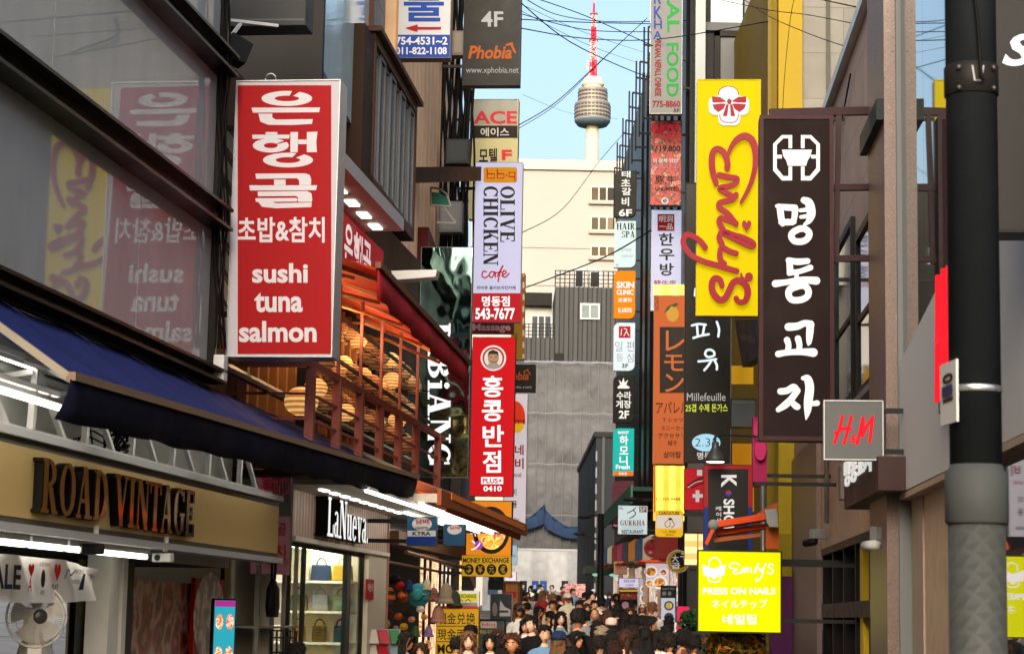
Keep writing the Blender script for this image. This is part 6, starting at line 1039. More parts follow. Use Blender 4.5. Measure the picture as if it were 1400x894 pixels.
sign('chicken_sign', 'white lilac lit sign reading OLIVE CHICKEN cafe', (648, 222, 713, 440), 38, LB, [G(rrect(661, 707, 229, 250, 3), E('d08a1e', .75, .1), 'gold_plate'), K([[(666, 232), (666, 244), (676, 244), (676, 238), (667, 238)], [(680, 232), (680, 244), (689, 244), (689, 238), (681, 238)], [(692, 240), (693, 240)], [(704, 247), (704, 236), (696, 236), (696, 242), (703, 242)]], 1.8, M('8e1418', .5), 'lettering', False), S('OLIVE', (684, 255, 704, 331), BLK, 'lettering', 1), S('CHICKEN', (661, 255, 681, 363), BLK, 'lettering', 1),
    K([[(665, 372), (661, 371), (659, 377), (663, 380), (668, 377)], [(676, 372), (671, 372), (669, 377), (673, 379), (677, 372), (677, 379)], [(680, 378), (685, 368), (688, 363), (684, 372), (681, 385)], [(679, 373), (686, 372)], [(686, 377), (692, 373), (689, 370), (687, 377), (691, 379), (696, 374)]], 1.9, E('b8222c', .7), 'script_lettering'), T('비비큐 올리브치킨카페', (652, 391, 705, 396), M('22222a', .5), 'small_lettering', .02), B((646.6, 401, 712.6, 440), E('b8202a', .75, .06)), T('명동점', (659, 405, 697, 419), W2, 'lettering', .03), T('543-7677', (650, 421, 704, 437), W2, 'lettering', .03)], M('8d8fa0', .4), -5, .2, .006, arm=-.35)
RLIT = E('c8161e', .85, .06)
sign('noodle_sign', 'bright red lit sign with a round badge and PLUS 0410', (644, 461, 703, 678), 38.4, RLIT, [O((657, 472, 692, 507), E('e8dcd6', .8), 'round_badge'), O((659.5, 474.5, 689.5, 504.5), E('b8322e', .7), 'round_badge'), O((662, 477, 687, 503), E('e4dccc', .75), 'round_badge'), O((667, 480, 682, 499), M('c99a7c', .5, 0, .5), 'face_print'), G([(667, 488), (668, 481), (674, 478), (681, 481), (682, 488), (679, 484), (670, 484)], M('2a1c18', .5), 'hair_print'), K([[(671, 494), (675, 495.5), (679, 494)], [(670, 488), (672, 488)], [(677, 488), (679, 488)]], .9, M('3a2018', .5), 'face_lines'), G([(663, 501), (669, 497), (680, 497), (686, 501), (680, 504), (669, 504)], M('b8b4ac', .5, 0, .4), 'shirt_print'),
    T('홍', (659, 514, 688, 543), W2, 'lettering', .05), T('콩', (659, 547, 688, 576), W2, 'lettering', .05), T('반', (660, 581, 689, 611), W2, 'lettering', .05), T('점', (660, 616, 685, 646), W2, 'lettering', .05), B((658, 652, 688, 661.5), W2, 'white_box'), T('PLUS+', (660, 653.5, 686.5, 660.5), M('b81820', .5, 0, .6), 'lettering', .04), T('0410', (661, 664, 686, 671.5), W2, 'lettering', .05)], M('6e1014', .4), -5, .22, .006, arm=-.35)
sign('massage_sign', 'dull red board reading Massage between two lit signs', (643, 440, 702, 456), 40, M('8c3238', .5, 0, .1), [T('Massage', (646, 442, 698, 455), M('c89a9c', .5), 'lettering', .03)], M('6a2a2e', .5), -5, .15, .004)
sign('yellow_sign', 'narrow plain yellow sign edge behind the OLIVE CHICKEN sign', (699, 374, 717, 492), 42, M('c2902a', .5, 0, .2, .1), [T('S', (703, 456, 708, 464), M('5a4414', .5), 'lettering'), B((714.5, 376, 717, 490), striped('red_white_edge', '8a2a2a', 'c8b8a8', 4, 2), 'striped_edge')], M('8a6a20', .5), -5, .2, .004)
sign('cafe_sign', 'small black sign with orange letters bia, half hidden', (695, 498, 732, 536), 46, M('1a1818', .4), [T('phobia', (686, 508, 723, 523), M('b85a22', .5, 0, .3), 'lettering', .04, 0, .2), T('xphobia.net', (683, 527, 727, 532), M('b8b0ac', .5, 0, .2), 'small_lettering'), K([[(716, 508), (722, 505)], [(721, 506), (725, 512)]], 1.6, M('b85a22', .5, 0, .3), 'hammer_emblem')], DARK, -5, .18, .006)
sign('blue_sign', 'small pale strip sign reading AM under the yellow edge', (700, 464, 716, 496), 48, M('9aa6b8', .5, 0, .3), [T('AM', (704, 475, 715, 480), M('20242c', .5)), T('점', (708, 484, 713, 490), M('20242c', .5))], LGREY, -5, .12, .004)
sign('tall_sign', 'tall white lit sign with a red and yellow disc and red letters', (690, 538, 720, 722), 48, E('d8ccd2', .75, .05), [O((690, 548, 718, 592), E('d83a1e', .8, .1), 'disc'), G([(691, 578), (717, 578), (715, 586), (710, 591), (704, 592), (697, 590)], E('e8a81e', .8), 'disc'), T('라네', (704, 573, 718, 580), M('4a1a10', .5), 'lettering', .04), T('네', (704, 608, 716, 622), M('a81e2a', .5, 0, .4), 'lettering', .04), T('비', (704, 626, 716, 641), M('a81e2a', .5, 0, .4), 'lettering', .04), T('LANE', (700, 647, 713, 652), M('b84a4a', .5, 0, .4), 'small_lettering'), T('미', (700, 668, 706, 677), M('2a2428', .5)), T('용', (700, 684, 707, 694), M('2a2428', .5)), T('Noodles', (692, 707, 710, 713), M('6a5a60', .5), 'small_lettering')], LGREY, -5, .2, .006)
# mirror steel sign with outlined letters
MS = mirror('warped_steel', '7fa8ac', .04, 1.0, .035, 1.0, (1, 1, 1)); MSF = Fr(P(607, 652, 31.2), rad(-5))  # teal of the reflected sky is put into the steel colour
WHL = E('f4f6f8', 1.0, .02)
sign('mirror_sign', 'tall mirror polished warped steel sign with white outlined letters', (572, 338, 643, 652), 31.2, MS, [S('BiBiANG', (582, 440, 619, 640), M('15161a', .4), 'letter_outline', 1), S('BiBiANG', (585, 442, 616, 638), WHL, 'lettering', 1)], M('4c5054', .3, .8), -5, .2, .006, arm=-.4)
r_ = root('grey_panel', 'short pale grey metal panel sticking out above the red awning', 'panel', P(562, 380, 28), rad(-5)); MB().prism([(-.25, -.03), (.34, .02), (.36, .12), (-.28, .1)], 0, .3).build('metal_panel', M('a5a7aa', .5, .3), r_); MB().bar((-.25, .15, .03), (-.9, .3, .03), .05, .05).build('arm', GREY, r_)
# brown steel beam and green hood
b0 = P(552, 240, 33.5); b1 = P(650, 238, 38.2); o = MB().bar((0, 0, 0), b1 - b0, .3, .27).build('steel_beam', M('2c2018', .5, 0, 0, .2, 2), None); o.location = b0; tag(o, 'dark brown steel beam reaching from the bay to the chicken sign', 'beam')
fg = Fr(P(600, 305, 36), rad(20)); r_ = froot('window_hood', 'small green curved window hood in a pale frame', 'hood', fg); c0 = fg.pts([(588, 272), (590, 263), (600, 264), (610, 270), (614, 280)]); m = MB(); m.prism(c0 + fg.pts([(612, 284), (592, 282)]), -.02, .02); m.build('hood_sheet', M('1f5a4a', .3), r_); m = MB()
for L_ in ([(588, 257), (600, 259), (610, 266), (615, 282)], [(588, 257), (588, 280)], [(588, 281), (614, 283)], [(606, 284), (622, 305)], [(596, 305), (622, 306)]): m.tube([(u, -.03, z) for u, z in fg.pts(L_)], .02, 5)
m.build('hood_frame', M('8f8d84', .5), r_)
# cable bundle and junction boxes on the corner
cbn = root('cable_bundle', 'thick bundle of black cables climbing the pale wall', 'cables', P(622, 330, 41.5))
m = MB()
for k in range(16):
    x = -.3 + .04 * k + random.uniform(-.02, .02); pts = [(x + .1 * math.sin(k * 2.1 + t * .8) * (1 if t % 2 else .6), -.05 * (k % 3), -1.2 + t * 1.0) for t in range(9)]; m.tube(catmull(pts, 4), random.choice((.022, .03, .045)), 5)
m.build('cable', CABLE, cbn, True)
for i, (x0, y0, x1, y1) in enumerate(((609, 190, 642, 224), (618, 42, 634, 76), (600, 275, 632, 318))):
    f_ = Fr(P((x0 + x1) / 2, y1, 40.5), rad(-5)); a_, b_, c_, d_ = f_.box(x0, y0, x1, y1); r_ = froot('junction_box', ['dark grey steel junction box on the cables beside the beige sign', 'small grey junction box high on the cables', 'pale grey junction box low on the cables'][i], 'junction box', f_, 'boxes on the cable bundle'); MB().box(a_, b_, 0, .3, c_, d_).build('casing', M(['33383a', '6b655e', '5d5f62'][i], .5, .2, 0, .2), r_, bevel=.015); MB().box(a_ + .05, b_ - .05, -.012, -.001, c_ + .05, d_ - .05).build('cover', M(['3c4143', '77706a', '686a6d'][i], .5, .2), r_)
# cigarette signs, food screen, money exchange
def cig(x0, y0, x1, y1, lab, Z, full):
    cx = (x0 + x1) / 2; it = [O((x0 + (x1 - x0) * .18, y0 + 1, x0 + (x1 - x0) * .84, y0 + (y1 - y0) * .48), M('c8c4c4', .5), 'round_mark'), T('담배', (x0 + (x1 - x0) * .3, y0 + 3, x0 + (x1 - x0) * .76, y0 + (y1 - y0) * .25), M('a01e2a', .5), 'lettering', .04)]
    if full: it += [T('CIGARETTES', (cx - 9, y0 + 14, cx + 9, y0 + 17), M('4a4a50', .5), 'small_lettering'), B((x0 + 1.2, 725, x1 - 1.2, 733), M('c8cacc', .5), 'white_strip'), T('KTRA', (564, 726.3, 589, 731.7), M('232a48', .5), 'lettering', .03), B((x0 + 1, 734, x1 - 1, 744), M('1f3a8a', .5), 'blue_foot')]
    sign('cigarette_sign', lab, (x0, y0, x1, y1), Z, M('4a8ab8', .5, 0, .1), it, M('3a4a5a', .5), -5, .15, .006, arm=-.5)
cig(556, 706, 597, 746, 'blue and white cigarette sign with a KTRA strip', 25.6, True); cig(606, 716, 636, 746, 'second blue cigarette sign, half behind the canopy lamps', 27, False)
FP2 = E('e0861e', .85, .12, 4)
sign('food_screen', 'lit orange screen of fried chicken in a black pan', (637, 684, 700, 760), 36, FP2, [O((646, 692, 697, 757), M('1a1614', .4), 'pan_picture'), O((652, 698, 692, 751), spotted('chicken_pieces', ('c8401e', 'e8a02a', 'd8602a', 'f0c850', '8a2a14', 'd84a8a'), 7, .4, .85, 3), 'food_picture'), O((649, 739, 660, 751), E('a848b8', .8), 'garnish_picture'), T('キ', (643, 721, 655, 733), W2, 'lettering', .05), T('ン', (644, 738, 657, 752), W2, 'lettering', .05)], BLK, -5, .2, .012, arm=-.4)
YM = M('d8a21e', .5, 0, .6, .06)
sign('exchange_sign', 'yellow board reading MONEY EXCHANGE over four coin marks', (631, 759, 699, 788), 35, YM, [T('MONEY EXCHANGE', (633, 762, 696, 769), BLK, 'lettering', .05)] + [O((x - 6.6, 770.5, x + 6.6, 785.5), BLK, 'coin_mark') for x in (641, 656.5, 672, 687.5)] + [T(c, (x - 3.4, 773, x + 3.4, 783), M('d8a41e', .5, 0, .3), 'coin_symbol', .04) for c, x in zip('$¥元€', (641, 656.5, 672, 687.5))], M('8a6a1a', .5), -5, .15, .006, arm=-.4)
sign('exchange_sign', 'tall yellow board with cash exchange characters in black', (596, 830, 654, 920), 27.5, YM, [B((596.5, 828, 653.5, 832), M('b02a1c', .5), 'red_top'), T('現金兑换', (598, 837, 650, 853), BLK, 'lettering', .03), B((597, 855, 653, 856), BLK, 'rule'), T('現金両替', (598, 859, 650, 874), BLK, 'lettering', .03), B((597, 876, 653, 877), BLK, 'rule'), T('MONEY', (598, 880, 650, 893), BLK, 'lettering', .05)], M('8a6a1a', .5), -5, .15, .006)
sign('exchange_sign', 'small tilted white edged yellow board reading EXCHANGE', (621, 807, 655, 830), 29, E('e6e2d8', .8), [B((622, 811, 653, 822), E('d8c83a', .8)), T('EXCHANGE', (628, 812, 651, 817), BLK, 'lettering', .02), K([[(625, 822), (629, 819), (633, 822)], [(636, 822), (640, 819), (644, 822)]], 1, BLK, 'coin_mark'), B((622, 823, 653, 829), M('8a8f94', .4, .5), 'grey_foot')], LGREY, -5, .12, .004, rnd=(.05, 'all'))
sign('chicken_sign', 'dark glossy poster board reading bbq over small yellow letters', (653, 846, 691, 900), 32, mirror('poster_gloss', '2f3438', .15, 0, 0, 1, (1, 1, 1), 1.5, '59636a'), [G(rrect(657, 679, 849, 858, 1.5), M('d8b8a8', .5, 0, .4), 'pale_plate'), T('bbq', (659, 850.5, 677, 857), M('b8502a', .5, 0, .3), 'lettering', .0), T('BBQ Chicken', (653, 861, 687, 866), M('c8b83a', .5, 0, .4), 'lettering', .02)], BLK, -5, .12, .02)
sign('photo_poster', 'grey poster of a white gabled building and small food', (670, 811, 700, 850), 34, M('5f656b', .5, 0, .1), [G([(683, 832), (684, 820), (690, 829), (698, 833), (698, 842), (683, 842)], M('d8cdc4', .5, 0, .3), 'gable_print'), B((683, 834, 695, 837), M('4a4038', .5), 'roof_print'), O((673, 823, 680, 842), M('8a8078', .5), 'grey_print')], LGREY, -5, .1, .004)
sign('small_sign', 'small white lit box with a pink blot above the kiosk', (690, 781, 706, 794), 44, E('f0e6ea', .9), [O((694, 784, 701, 790), E('e060a0', .8), 'pink_blot')], LGREY, -5, .12, .006)
sign('hanging_sign', 'small pale blue rounded sign under the tall white sign', (694, 745, 707, 772), 47, E('a8c8dc', .75), [T('SPA', (697, 758, 705, 761), M('4a6a80', .5))], LGREY, -5, .1, .006, rnd=(.25, 'all'))
sign('notice_board', 'black shop board with faint grey letters under the coin marks', (668, 787, 688, 806), 37, M('1a1b1d', .4), [T('SPALL', (668.5, 788.5, 682, 792), M('5a5c60', .5), 'lettering')], BLK, -5, .12, .005)
fk = Fr(P(700, 850, 44), rad(-5)); r_ = froot('food_kiosk', 'small timber framed food kiosk with a lit warm inside', 'kiosk', fk); a_, b_, c_, d_ = fk.box(686, 794, 711, 850); m = MB(); m.box(a_, a_ + .05, 0, .6, c_ - 1, d_).box(b_ - .05, b_, 0, .6, c_ - 1, d_).box(a_, b_, -.03, .6, d_ - .06, d_); m.build('timber_frame', M('5a3a26', .6), r_); MB().box(a_ + .05, b_ - .05, .3, .35, c_ - 1, d_ - .061).build('back_panel', E('a86a38', .5, .4, 6), r_); MB().box(a_ + .06, b_ - .1, .1, .2, d_ - .35, d_ - .22).build('red_board', E('a8242a', .5), r_); MB().box(a_, b_, -.2, .5, c_ - 1, c_ + .12).build('counter', M('6a6c6e', .4), r_)
for k in range(5): MB().ball((a_ + .1 + .06 * k, .1, c_ + .17 + .02 * (k % 2)), .05, .05, .05, 8).build('bun', M('d8843a', .5, 0, .2), r_, True)
# standing banner between the gold board and the bag shop
sign('standing_banner', 'pink and white banner with red characters beside the gold board', (344, 640, 398, 785), 20.6, M('b9777c', .5, 0, .12, .08), [B((360, 640, 397.5, 706), M('8f9092', .5, 0, 0, .06), 'grey_panel'), T('美容カバン', (357, 649, 396, 679), M('b81e3c', .5, 0, .2), 'lettering', .03), T('골', (378, 715, 392, 732), M('b8444e', .5), 'lettering', .05), T('치', (376, 744, 391, 763), M('a8382e', .5), 'lettering', .05), T('2F', (388, 763, 395, 773), M('8a4a50', .5), 'lettering'), T('전문점', (362, 765, 377, 775), M('6a3a3e', .5), 'lettering', .02)], GREY, -10, .06, .004)
mr_ = froot('shop_counter', 'chrome glass counter with a mesh basket and dark bag beside the passage', 'counter', FL); q0, q1 = FL.uv(345, 860)[0], FL.uv(398, 860)[0]; m = MB()
for uu in (q0, q0 + .6, q0 + 1.1, q1 - .05): m.box(uu, uu + .04, -.06, -.02, 0, 2.5)
m.box(q0, q1, -.08, .2, FL.uv(370, 858)[1], FL.uv(370, 855)[1]); m.build('chrome_frame', STEEL, mr_); MB().box(q0, q1, .3, .34, 0, 2.6).build('mirror_back', mirror('counter_mirror', '6a625c', .08, .7, .002, 2), mr_)
m = MB()
for k in range(12):
    a_ = 6.2832 * k / 12; m.tube([(q0 + .7 + .28 * math.cos(a_), -.15 + .1 * math.sin(a_), 1.1), (q0 + .7 + .3 * math.cos(a_), -.15 + .12 * math.sin(a_), 1.62)], .008, 4)
for z in (1.1, 1.25, 1.4, 1.55, 1.62): m.tube([(q0 + .7 + .29 * math.cos(t * .5236), -.15 + .11 * math.sin(t * .5236), z) for t in range(13)], .006, 4)
m.build('mesh_basket', DARK, mr_)
uu, zz = FL.uv(372, 843, -.15); r_ = root('hanging_bag', 'limp black bag hanging by its straps over the counter', 'bag', FL.W(uu, -.15, zz), FL.a); m = MB(); m.lathe([(.13, 0), (.16, .1), (.14, .28), (.06, .36), (.03, .38)], 12); m.v = [(a, b * .4, c) for a, b, c in m.v]; m.build('bag_body', BLK, r_, True); MB().tube(catmull([(-.06, 0, .35), (-.07, 0, .55), (0, 0, .62), (.07, 0, .5), (.05, 0, .35)]), .014, 5).build('strap', BLK, r_, True)
# ------------------------------------------------------------------ hat shop
hs = froot('hat_shop', 'cluttered hat shop glowing warm past the bag shop', 'shop', FL); h0, h1 = s1 + .07, uF
MB().box(h0, h1, 1.6, 1.7, 0, 3.0).build('back_wall', M('9a8a70', .7, 0, 0, .4, 2), hs); MB().box(h0, h1, -.1, 1.6, 3.0, 3.05).build('ceiling', M('3a3530', .7), hs); MB().box(h0, h1, -.2, .1, 2.72, 2.9).build('roller_blind', M('6a4a34', .6), hs); MB().box(h0 + 1.9, h0 + 2.5, .5, 1.5, 0, 2.6).build('white_cabinet', M('b8c0c0', .5), hs)
for k in range(3): MB().box(h0 + .3 + 1.3 * k, h0 + 1.2 + 1.3 * k, .4, .46, 2.88, 2.93).build('lamp', M('fff0d8', .3, 0, 14, .02), hs)
m = MB(); m.tube([(h0, .0, 2.5), (h1, -.1, 2.45)], .02, 6); m.tube([(h0, -.3, 2.62), (h1, -.3, 2.55)], .03, 6); m.build('hanging_rail', M('6a4a30', .5), hs)
def hat(px, py, r_px, c, lab, kind, Z=27.5, tilt=0):
    p = P(px, py, Z); r = r_px * Z / FPX; o = root('hat', lab, 'hat', p, rad(-8), 'hats hung outside the hat shop')
    cm = c if not isinstance(c, str) else M(c, .8, 0, 0, .12, 8)
    if kind == 'sun':     # seen from above: brim disc facing the street
        MB().lathe([(r, .02), (r * .96, -.01), (r * .55, -.05), (r * .5, -.07)], 28, (0, 0, 0), 'y').build('brim', cm, o, True); MB().lathe([(r * .52, -.06), (r * .47, -.14), (r * .3, -.17), (.0001, -.175)], 24, (0, 0, 0), 'y').build('crown', cm, o, True); MB().tube([(-r * .75, -.06, .0), (-r * .3, -.1, .02), (-r * .1, -.16, .0)], .012, 5).tube([(r * .75, -.06, .0), (r * .3, -.1, .02), (r * .1, -.16, .0)], .012, 5).build('ribbon', M('b9a8a0', .7), o, True)
    elif kind == 'cap':
        MB().lathe([(r, -r * .3), (r * .98, .0), (r * .8, r * .5), (r * .4, r * .75), (.0001, r * .8)], 18).build('crown', cm, o, True); m2 = MB(); m2.prism([(r * 1.0 * math.cos(rad(200 + 14 * k)), r * .0 + r * .7 * math.sin(rad(200 + 14 * k)) * 1.0 - r * .1) for k in range(11)], -.02, .0); m2.build('visor', cm, o)
    else:                 # limp bucket hat / scarf cap hanging down
        MB().lathe([(r * .95, -r * 1.0), (r * .8, -r * .5), (r * .7, .2 * r), (r * .45, r * .8), (r * .1, r * 1.05), (.0001, r * 1.07)], 16).build('crown', cm, o, True); MB().lathe([(r * .8, -r * .55), (r * 1.15, -r * 1.1), (r * 1.1, -r * 1.14), (r * .75, -r * .6)], 16).build('brim', cm, o, True)
    MB().tube([(0, 0, r * .8), (0, .02, r * 1.6)], .005, 4).build('hanger', DARK, o)
TIG = striped('tiger_cloth', 'd8661c', '2a1410', 9, 2, .8); FLO = spotted('floral_cloth', ('5a3a30', 'a8584a', '3a2a24', '8a9a70'), 14, .8)
for a_ in ((572, 813, 16, '3f9aa8', 'turquoise straw sun hat hung flat to the street', 'sun'), (533, 813, 10, TIG, 'orange and black tiger striped cap', 'limp'), (539, 791, 9, '1f1a18', 'black and tan cap above the tiger cap', 'cap'), (551, 815, 8, 'c8602a', 'orange fan shaped cap beside the turquoise hat', 'sun'), (593, 812, 9, FLO, 'brown floral bucket hat right of the turquoise hat', 'limp'), (610, 810, 13, '8f8270', 'large taupe bucket hat hung by its string', 'limp'), (622, 817, 10, '3a3a30', 'dark olive bucket hat behind the taupe one', 'limp'), (599, 838, 11, 'a87868', 'dusty pink soft hat hanging lowest', 'limp'), (531, 836, 6, '6a2a26', 'small maroon cap under the tiger cap', 'cap'), (545, 842, 6, 'c8622a', 'small orange knitted cap near the pink tassel', 'cap'), (556, 838, 6, '2c2a26', 'small black cap under the orange fan cap', 'cap'), (563, 846, 5, 'c88a78', 'small salmon cap below the turquoise hat', 'cap'), (580, 843, 5, 'd0926a', 'small peach cap under the turquoise hat', 'cap'), (526, 852, 8, 'a08a70', 'tan cap low beside the bag shop pier', 'cap'), (547, 800, 7, 'a82a2a', 'red cap high by the black and tan cap', 'cap'), (559, 799, 7, '2a3a6a', 'navy bucket hat on the rail above the orange fan cap', 'limp'), (584, 798, 7, 'd8ccb0', 'cream bucket hat on the rail above the floral one', 'limp'), (541, 862, 7, '8a8f94', 'grey bucket hat low under the orange knitted cap', 'limp'), (552, 856, 6, 'c8a02a', 'mustard cap low under the small black cap', 'cap'), (568, 862, 7, '3a5a3a', 'green bucket hat low under the salmon cap', 'limp'), (586, 862, 7, '8a6a9a', 'lilac bucket hat low under the peach cap', 'limp'), (575, 832, 6, 'e0dcd4', 'white cap under the brim of the turquoise hat', 'cap'), (592, 848, 6, '5a2a3a', 'plum cap beside the dusty pink hat', 'cap'), (530, 872, 7, 'b86a4a', 'rust bucket hat lowest beside the bag shop pier', 'limp')): hat(*a_)
mg = P(522, 880, 26.3); r_ = root('magazine_rack', 'wire rack of bright leaflets outside the bag shop', 'rack', (mg.x, mg.y, 0), rad(30)); m = MB(); m.box(-.26, .26, 0, .04, 0, 1.62); m.build('rack_back', LGREY, r_)
for k in range(9): MB().slab([(-.24 + .16 * (k % 3), -.12, 1.06 + .19 * (k // 3)), (-.1 + .16 * (k % 3), -.12, 1.06 + .19 * (k // 3)), (-.1 + .16 * (k % 3), -.03, 1.23 + .19 * (k // 3)), (-.24 + .16 * (k % 3), -.03, 1.23 + .19 * (k // 3))], .01).build('leaflet', M(['2a5a9a', '2f8a4a', 'c83a4a', 'd8d4cc', 'b82a3a', '8aa0b0', 'd8d0c8', 'c04858', '4a8a60'][k], .4), r_)
# ------------------------------------------------------------------ overhead wires
WIR = [([(712, -5, 36), (760, 20, 48), (830, 30, 46), (960, 28, 44)], .02), ([(712, 27, 36), (800, 31, 40), (890, 33, 44)], .02), ([(700, 16, 36), (800, 41, 40), (890, 44, 44)], .018), ([(712, 39, 36), (800, 53, 42), (900, 54, 44), (1050, 30, 38)], .022), ([(713, 5, 36), (780, 58, 40), (870, 100, 46), (940, 122, 44)], .022), ([(726, -4, 40), (800, 22, 42), (890, 62, 44), (960, 95, 44)], .02), ([(708, 172, 44), (760, 140, 48), (820, 85, 52), (884, 26, 56)], .022), ([(709, 176, 44), (762, 142, 48), (822, 84, 52), (885, 25, 56)], .015),
       ([(714, 318, 38), (770, 285, 44), (820, 220, 52), (857, 178, 58)], .016), ([(715, 130, 38), (780, 155, 60), (845, 163, 60)], .008), ([(712, 15, 36), (800, 60, 44), (868, 85, 56)], .01), ([(716, 8, 36), (800, 45, 44), (880, 72, 56)], .01), ([(700, 400, 60), (760, 378, 56), (830, 350, 50), (890, 315, 46)], .035),
       ([(966, -4, 40), (1050, 14, 38), (1100, 20, 36), (1170, 33, 29)], .014), ([(1012, -4, 40), (1050, 22, 36), (1110, 48, 32), (1162, 66, 29.5)], .014), ([(1110, -3, 34), (1180, 12, 28)], .02), ([(1086, -3, 36), (1080, 30, 36.6), (1073, 100, 36.6), (1070, 150, 36.6)], .012)]
for i, (L_, r) in enumerate(WIR):
    p3 = [P(*q) for q in L_]; o0 = p3[0]; o = MB().tube(catmull([tuple(q - o0) for q in p3], 6), r * .52, 5).build('overhead_wire', CABLE, None, True); o.location = o0
    tag(o, ['thin black wire strung highest from the Phobia sign', 'black wire running level above the tower mast', 'black wire just under the level one over the mast', 'black wire sagging right past the mast to the yellow building', 'black wire falling steeply from the Phobia sign to the right', 'black wire crossing the mast down to the black building', 'thick wire rising from the ACE sign across the tower', 'thin twin of the thick wire rising from the ACE sign', 'thin wire rising from the chicken sign across the white block', 'hair thin wire across the tower head', 'hair thin wire falling right behind the mast', 'hair thin wire second behind the mast', 'thick black cable sagging over the container house', 'wire from the concrete side wall running left at the top', 'wire falling right across the concrete side wall', 'short wire at the top of the concrete side wall', 'thin black wire hanging down the yellow edge'][i], 'wire', 'wires overhead')
# wires down the corner of the glass building
m = MB()
for k in range(6):
    pts = []
    for t in range(9): y = -20 + 62 * t; q = FL.uv(300 + 1.4 * k - t * 1.1 + 3 * math.sin(t * 1.9 + k * 2.2), y, -.05); pts.append((q[0], -.06 - .02 * (k % 3), q[1]))
    m.tube(catmull(pts, 4), random.choice((.006, .008, .012)), 5)
o = m.build('corner_cables', CABLE, None, True); o.location = FL.o; o.rotation_euler = (0, 0, FL.a); tag(o, 'tangle of black cables down the corner of the glass building', 'cables')
# plants by the yellow sign
def plant(px, py, Z, R_, n, cols, lab, flower=None):
    p = P(px, py, Z); o = root('potted_plant', lab, 'plant', (p.x, p.y, 0)); zc = p.z; MB().lathe([(.15, 0), (.2, .4), (.22, .42), (.2, .4)], 14).build('pot', M('5a3a2a', .7), o, True); MB().tube([(0, 0, .38), (.03, 0, zc * .6), (0, 0, zc)], [.03, .025, .015], 6).build('stem', M('3a2c1e', .8), o)
    for ci, c in enumerate(cols):
        m = MB()
        for k in range(n):
            d = Vector((random.gauss(0, 1), random.gauss(0, 1), random.gauss(0, 1))).normalized() * R_ * random.random() ** .4; d.z *= .9; c0 = Vector((0, 0, zc)) + d; a = Vector((random.uniform(-1, 1), random.uniform(-1, 1), random.uniform(-1, 1))).normalized() * .07; b = a.cross(Vector((random.uniform(-1, 1), random.uniform(-1, 1), random.uniform(-1, 1)))).normalized() * .025
            m.add([c0 - a, c0 + b, c0 + a, c0 - b], [(0, 1, 2, 3)])
        m.build(['foliage', 'light_foliage', 'blossom'][ci], M(c, .6, 0, 0, .3, 6), o)
plant(1005, 885, 27, .42, 420, ('3d3a18', '6b5a20', 'b8742a'), 'bushy plant with orange blossom under the yellow sign')
plant(944, 848, 29, .17, 110, ('16301a', '2c4a28'), 'green leafy plant left of the yellow sign')

# lit shop fronts further along on the left, whose light falls on the crowd
GL1 = spotted('goods_glow', ('5a3418', 'e8b070', 'ffe2b0', '9a4a2c', 'f4d8a8', '3a2a20'), 2.2, .4, 1.5, 5); GL2 = spotted('cool_goods_glow', ('8a8a80', 'f4f0e4', 'd8c8a8', 'b86a5a', 'fff6e6'), 2.0, .4, 1.5, 5)
for i, (fr_, q0, q1, mt_, fc_, lab) in enumerate(((F4, 0.0, 6.5, GL1, 'a8322a', 'bright snack shop front behind the money exchange boards'), (F4, 6.7, 13.5, GL2, '3a3a3e', 'white lit shop front past the snack shop'), (fp, 1, 12, GL1, '8a2a2c', 'warm lit shop front by the food kiosk'), (fp, 12.4, 28, GL2, '2c4a6a', 'pale lit shop front half way to the hoarding'), (fp, 29, 60, GL1, '6a3a24', 'far warm lit shop front near the hoarding'))):
    r_ = froot('lit_shop', lab, 'shop', fr_, 'lit shops along the left side'); gy = gz(fr_.o.y); b0_ = .28 if fr_ is fp else .48
    MB().box(q0, q1, b0_ - .06, b0_, gy + .3, gy + 2.6).build('shop_window', mt_, r_); MB().box(q0, q1, b0_ - .2, b0_, gy + 2.62, gy + 3.3).build('fascia', M(fc_, .5, 0, .15), r_); MB().box(q0, q1, b0_ - .08, b0_, gy, gy + .298).build('plinth', DARK, r_)
    for k in range(max(1, int((q1 - q0) / 2.2))): u_ = q0 + 2.2 * k; MB().box(u_, u_ + .08, b0_ - .12, b0_ - .062, gy + .3, gy + 2.6).build('mullion', DARK, r_)
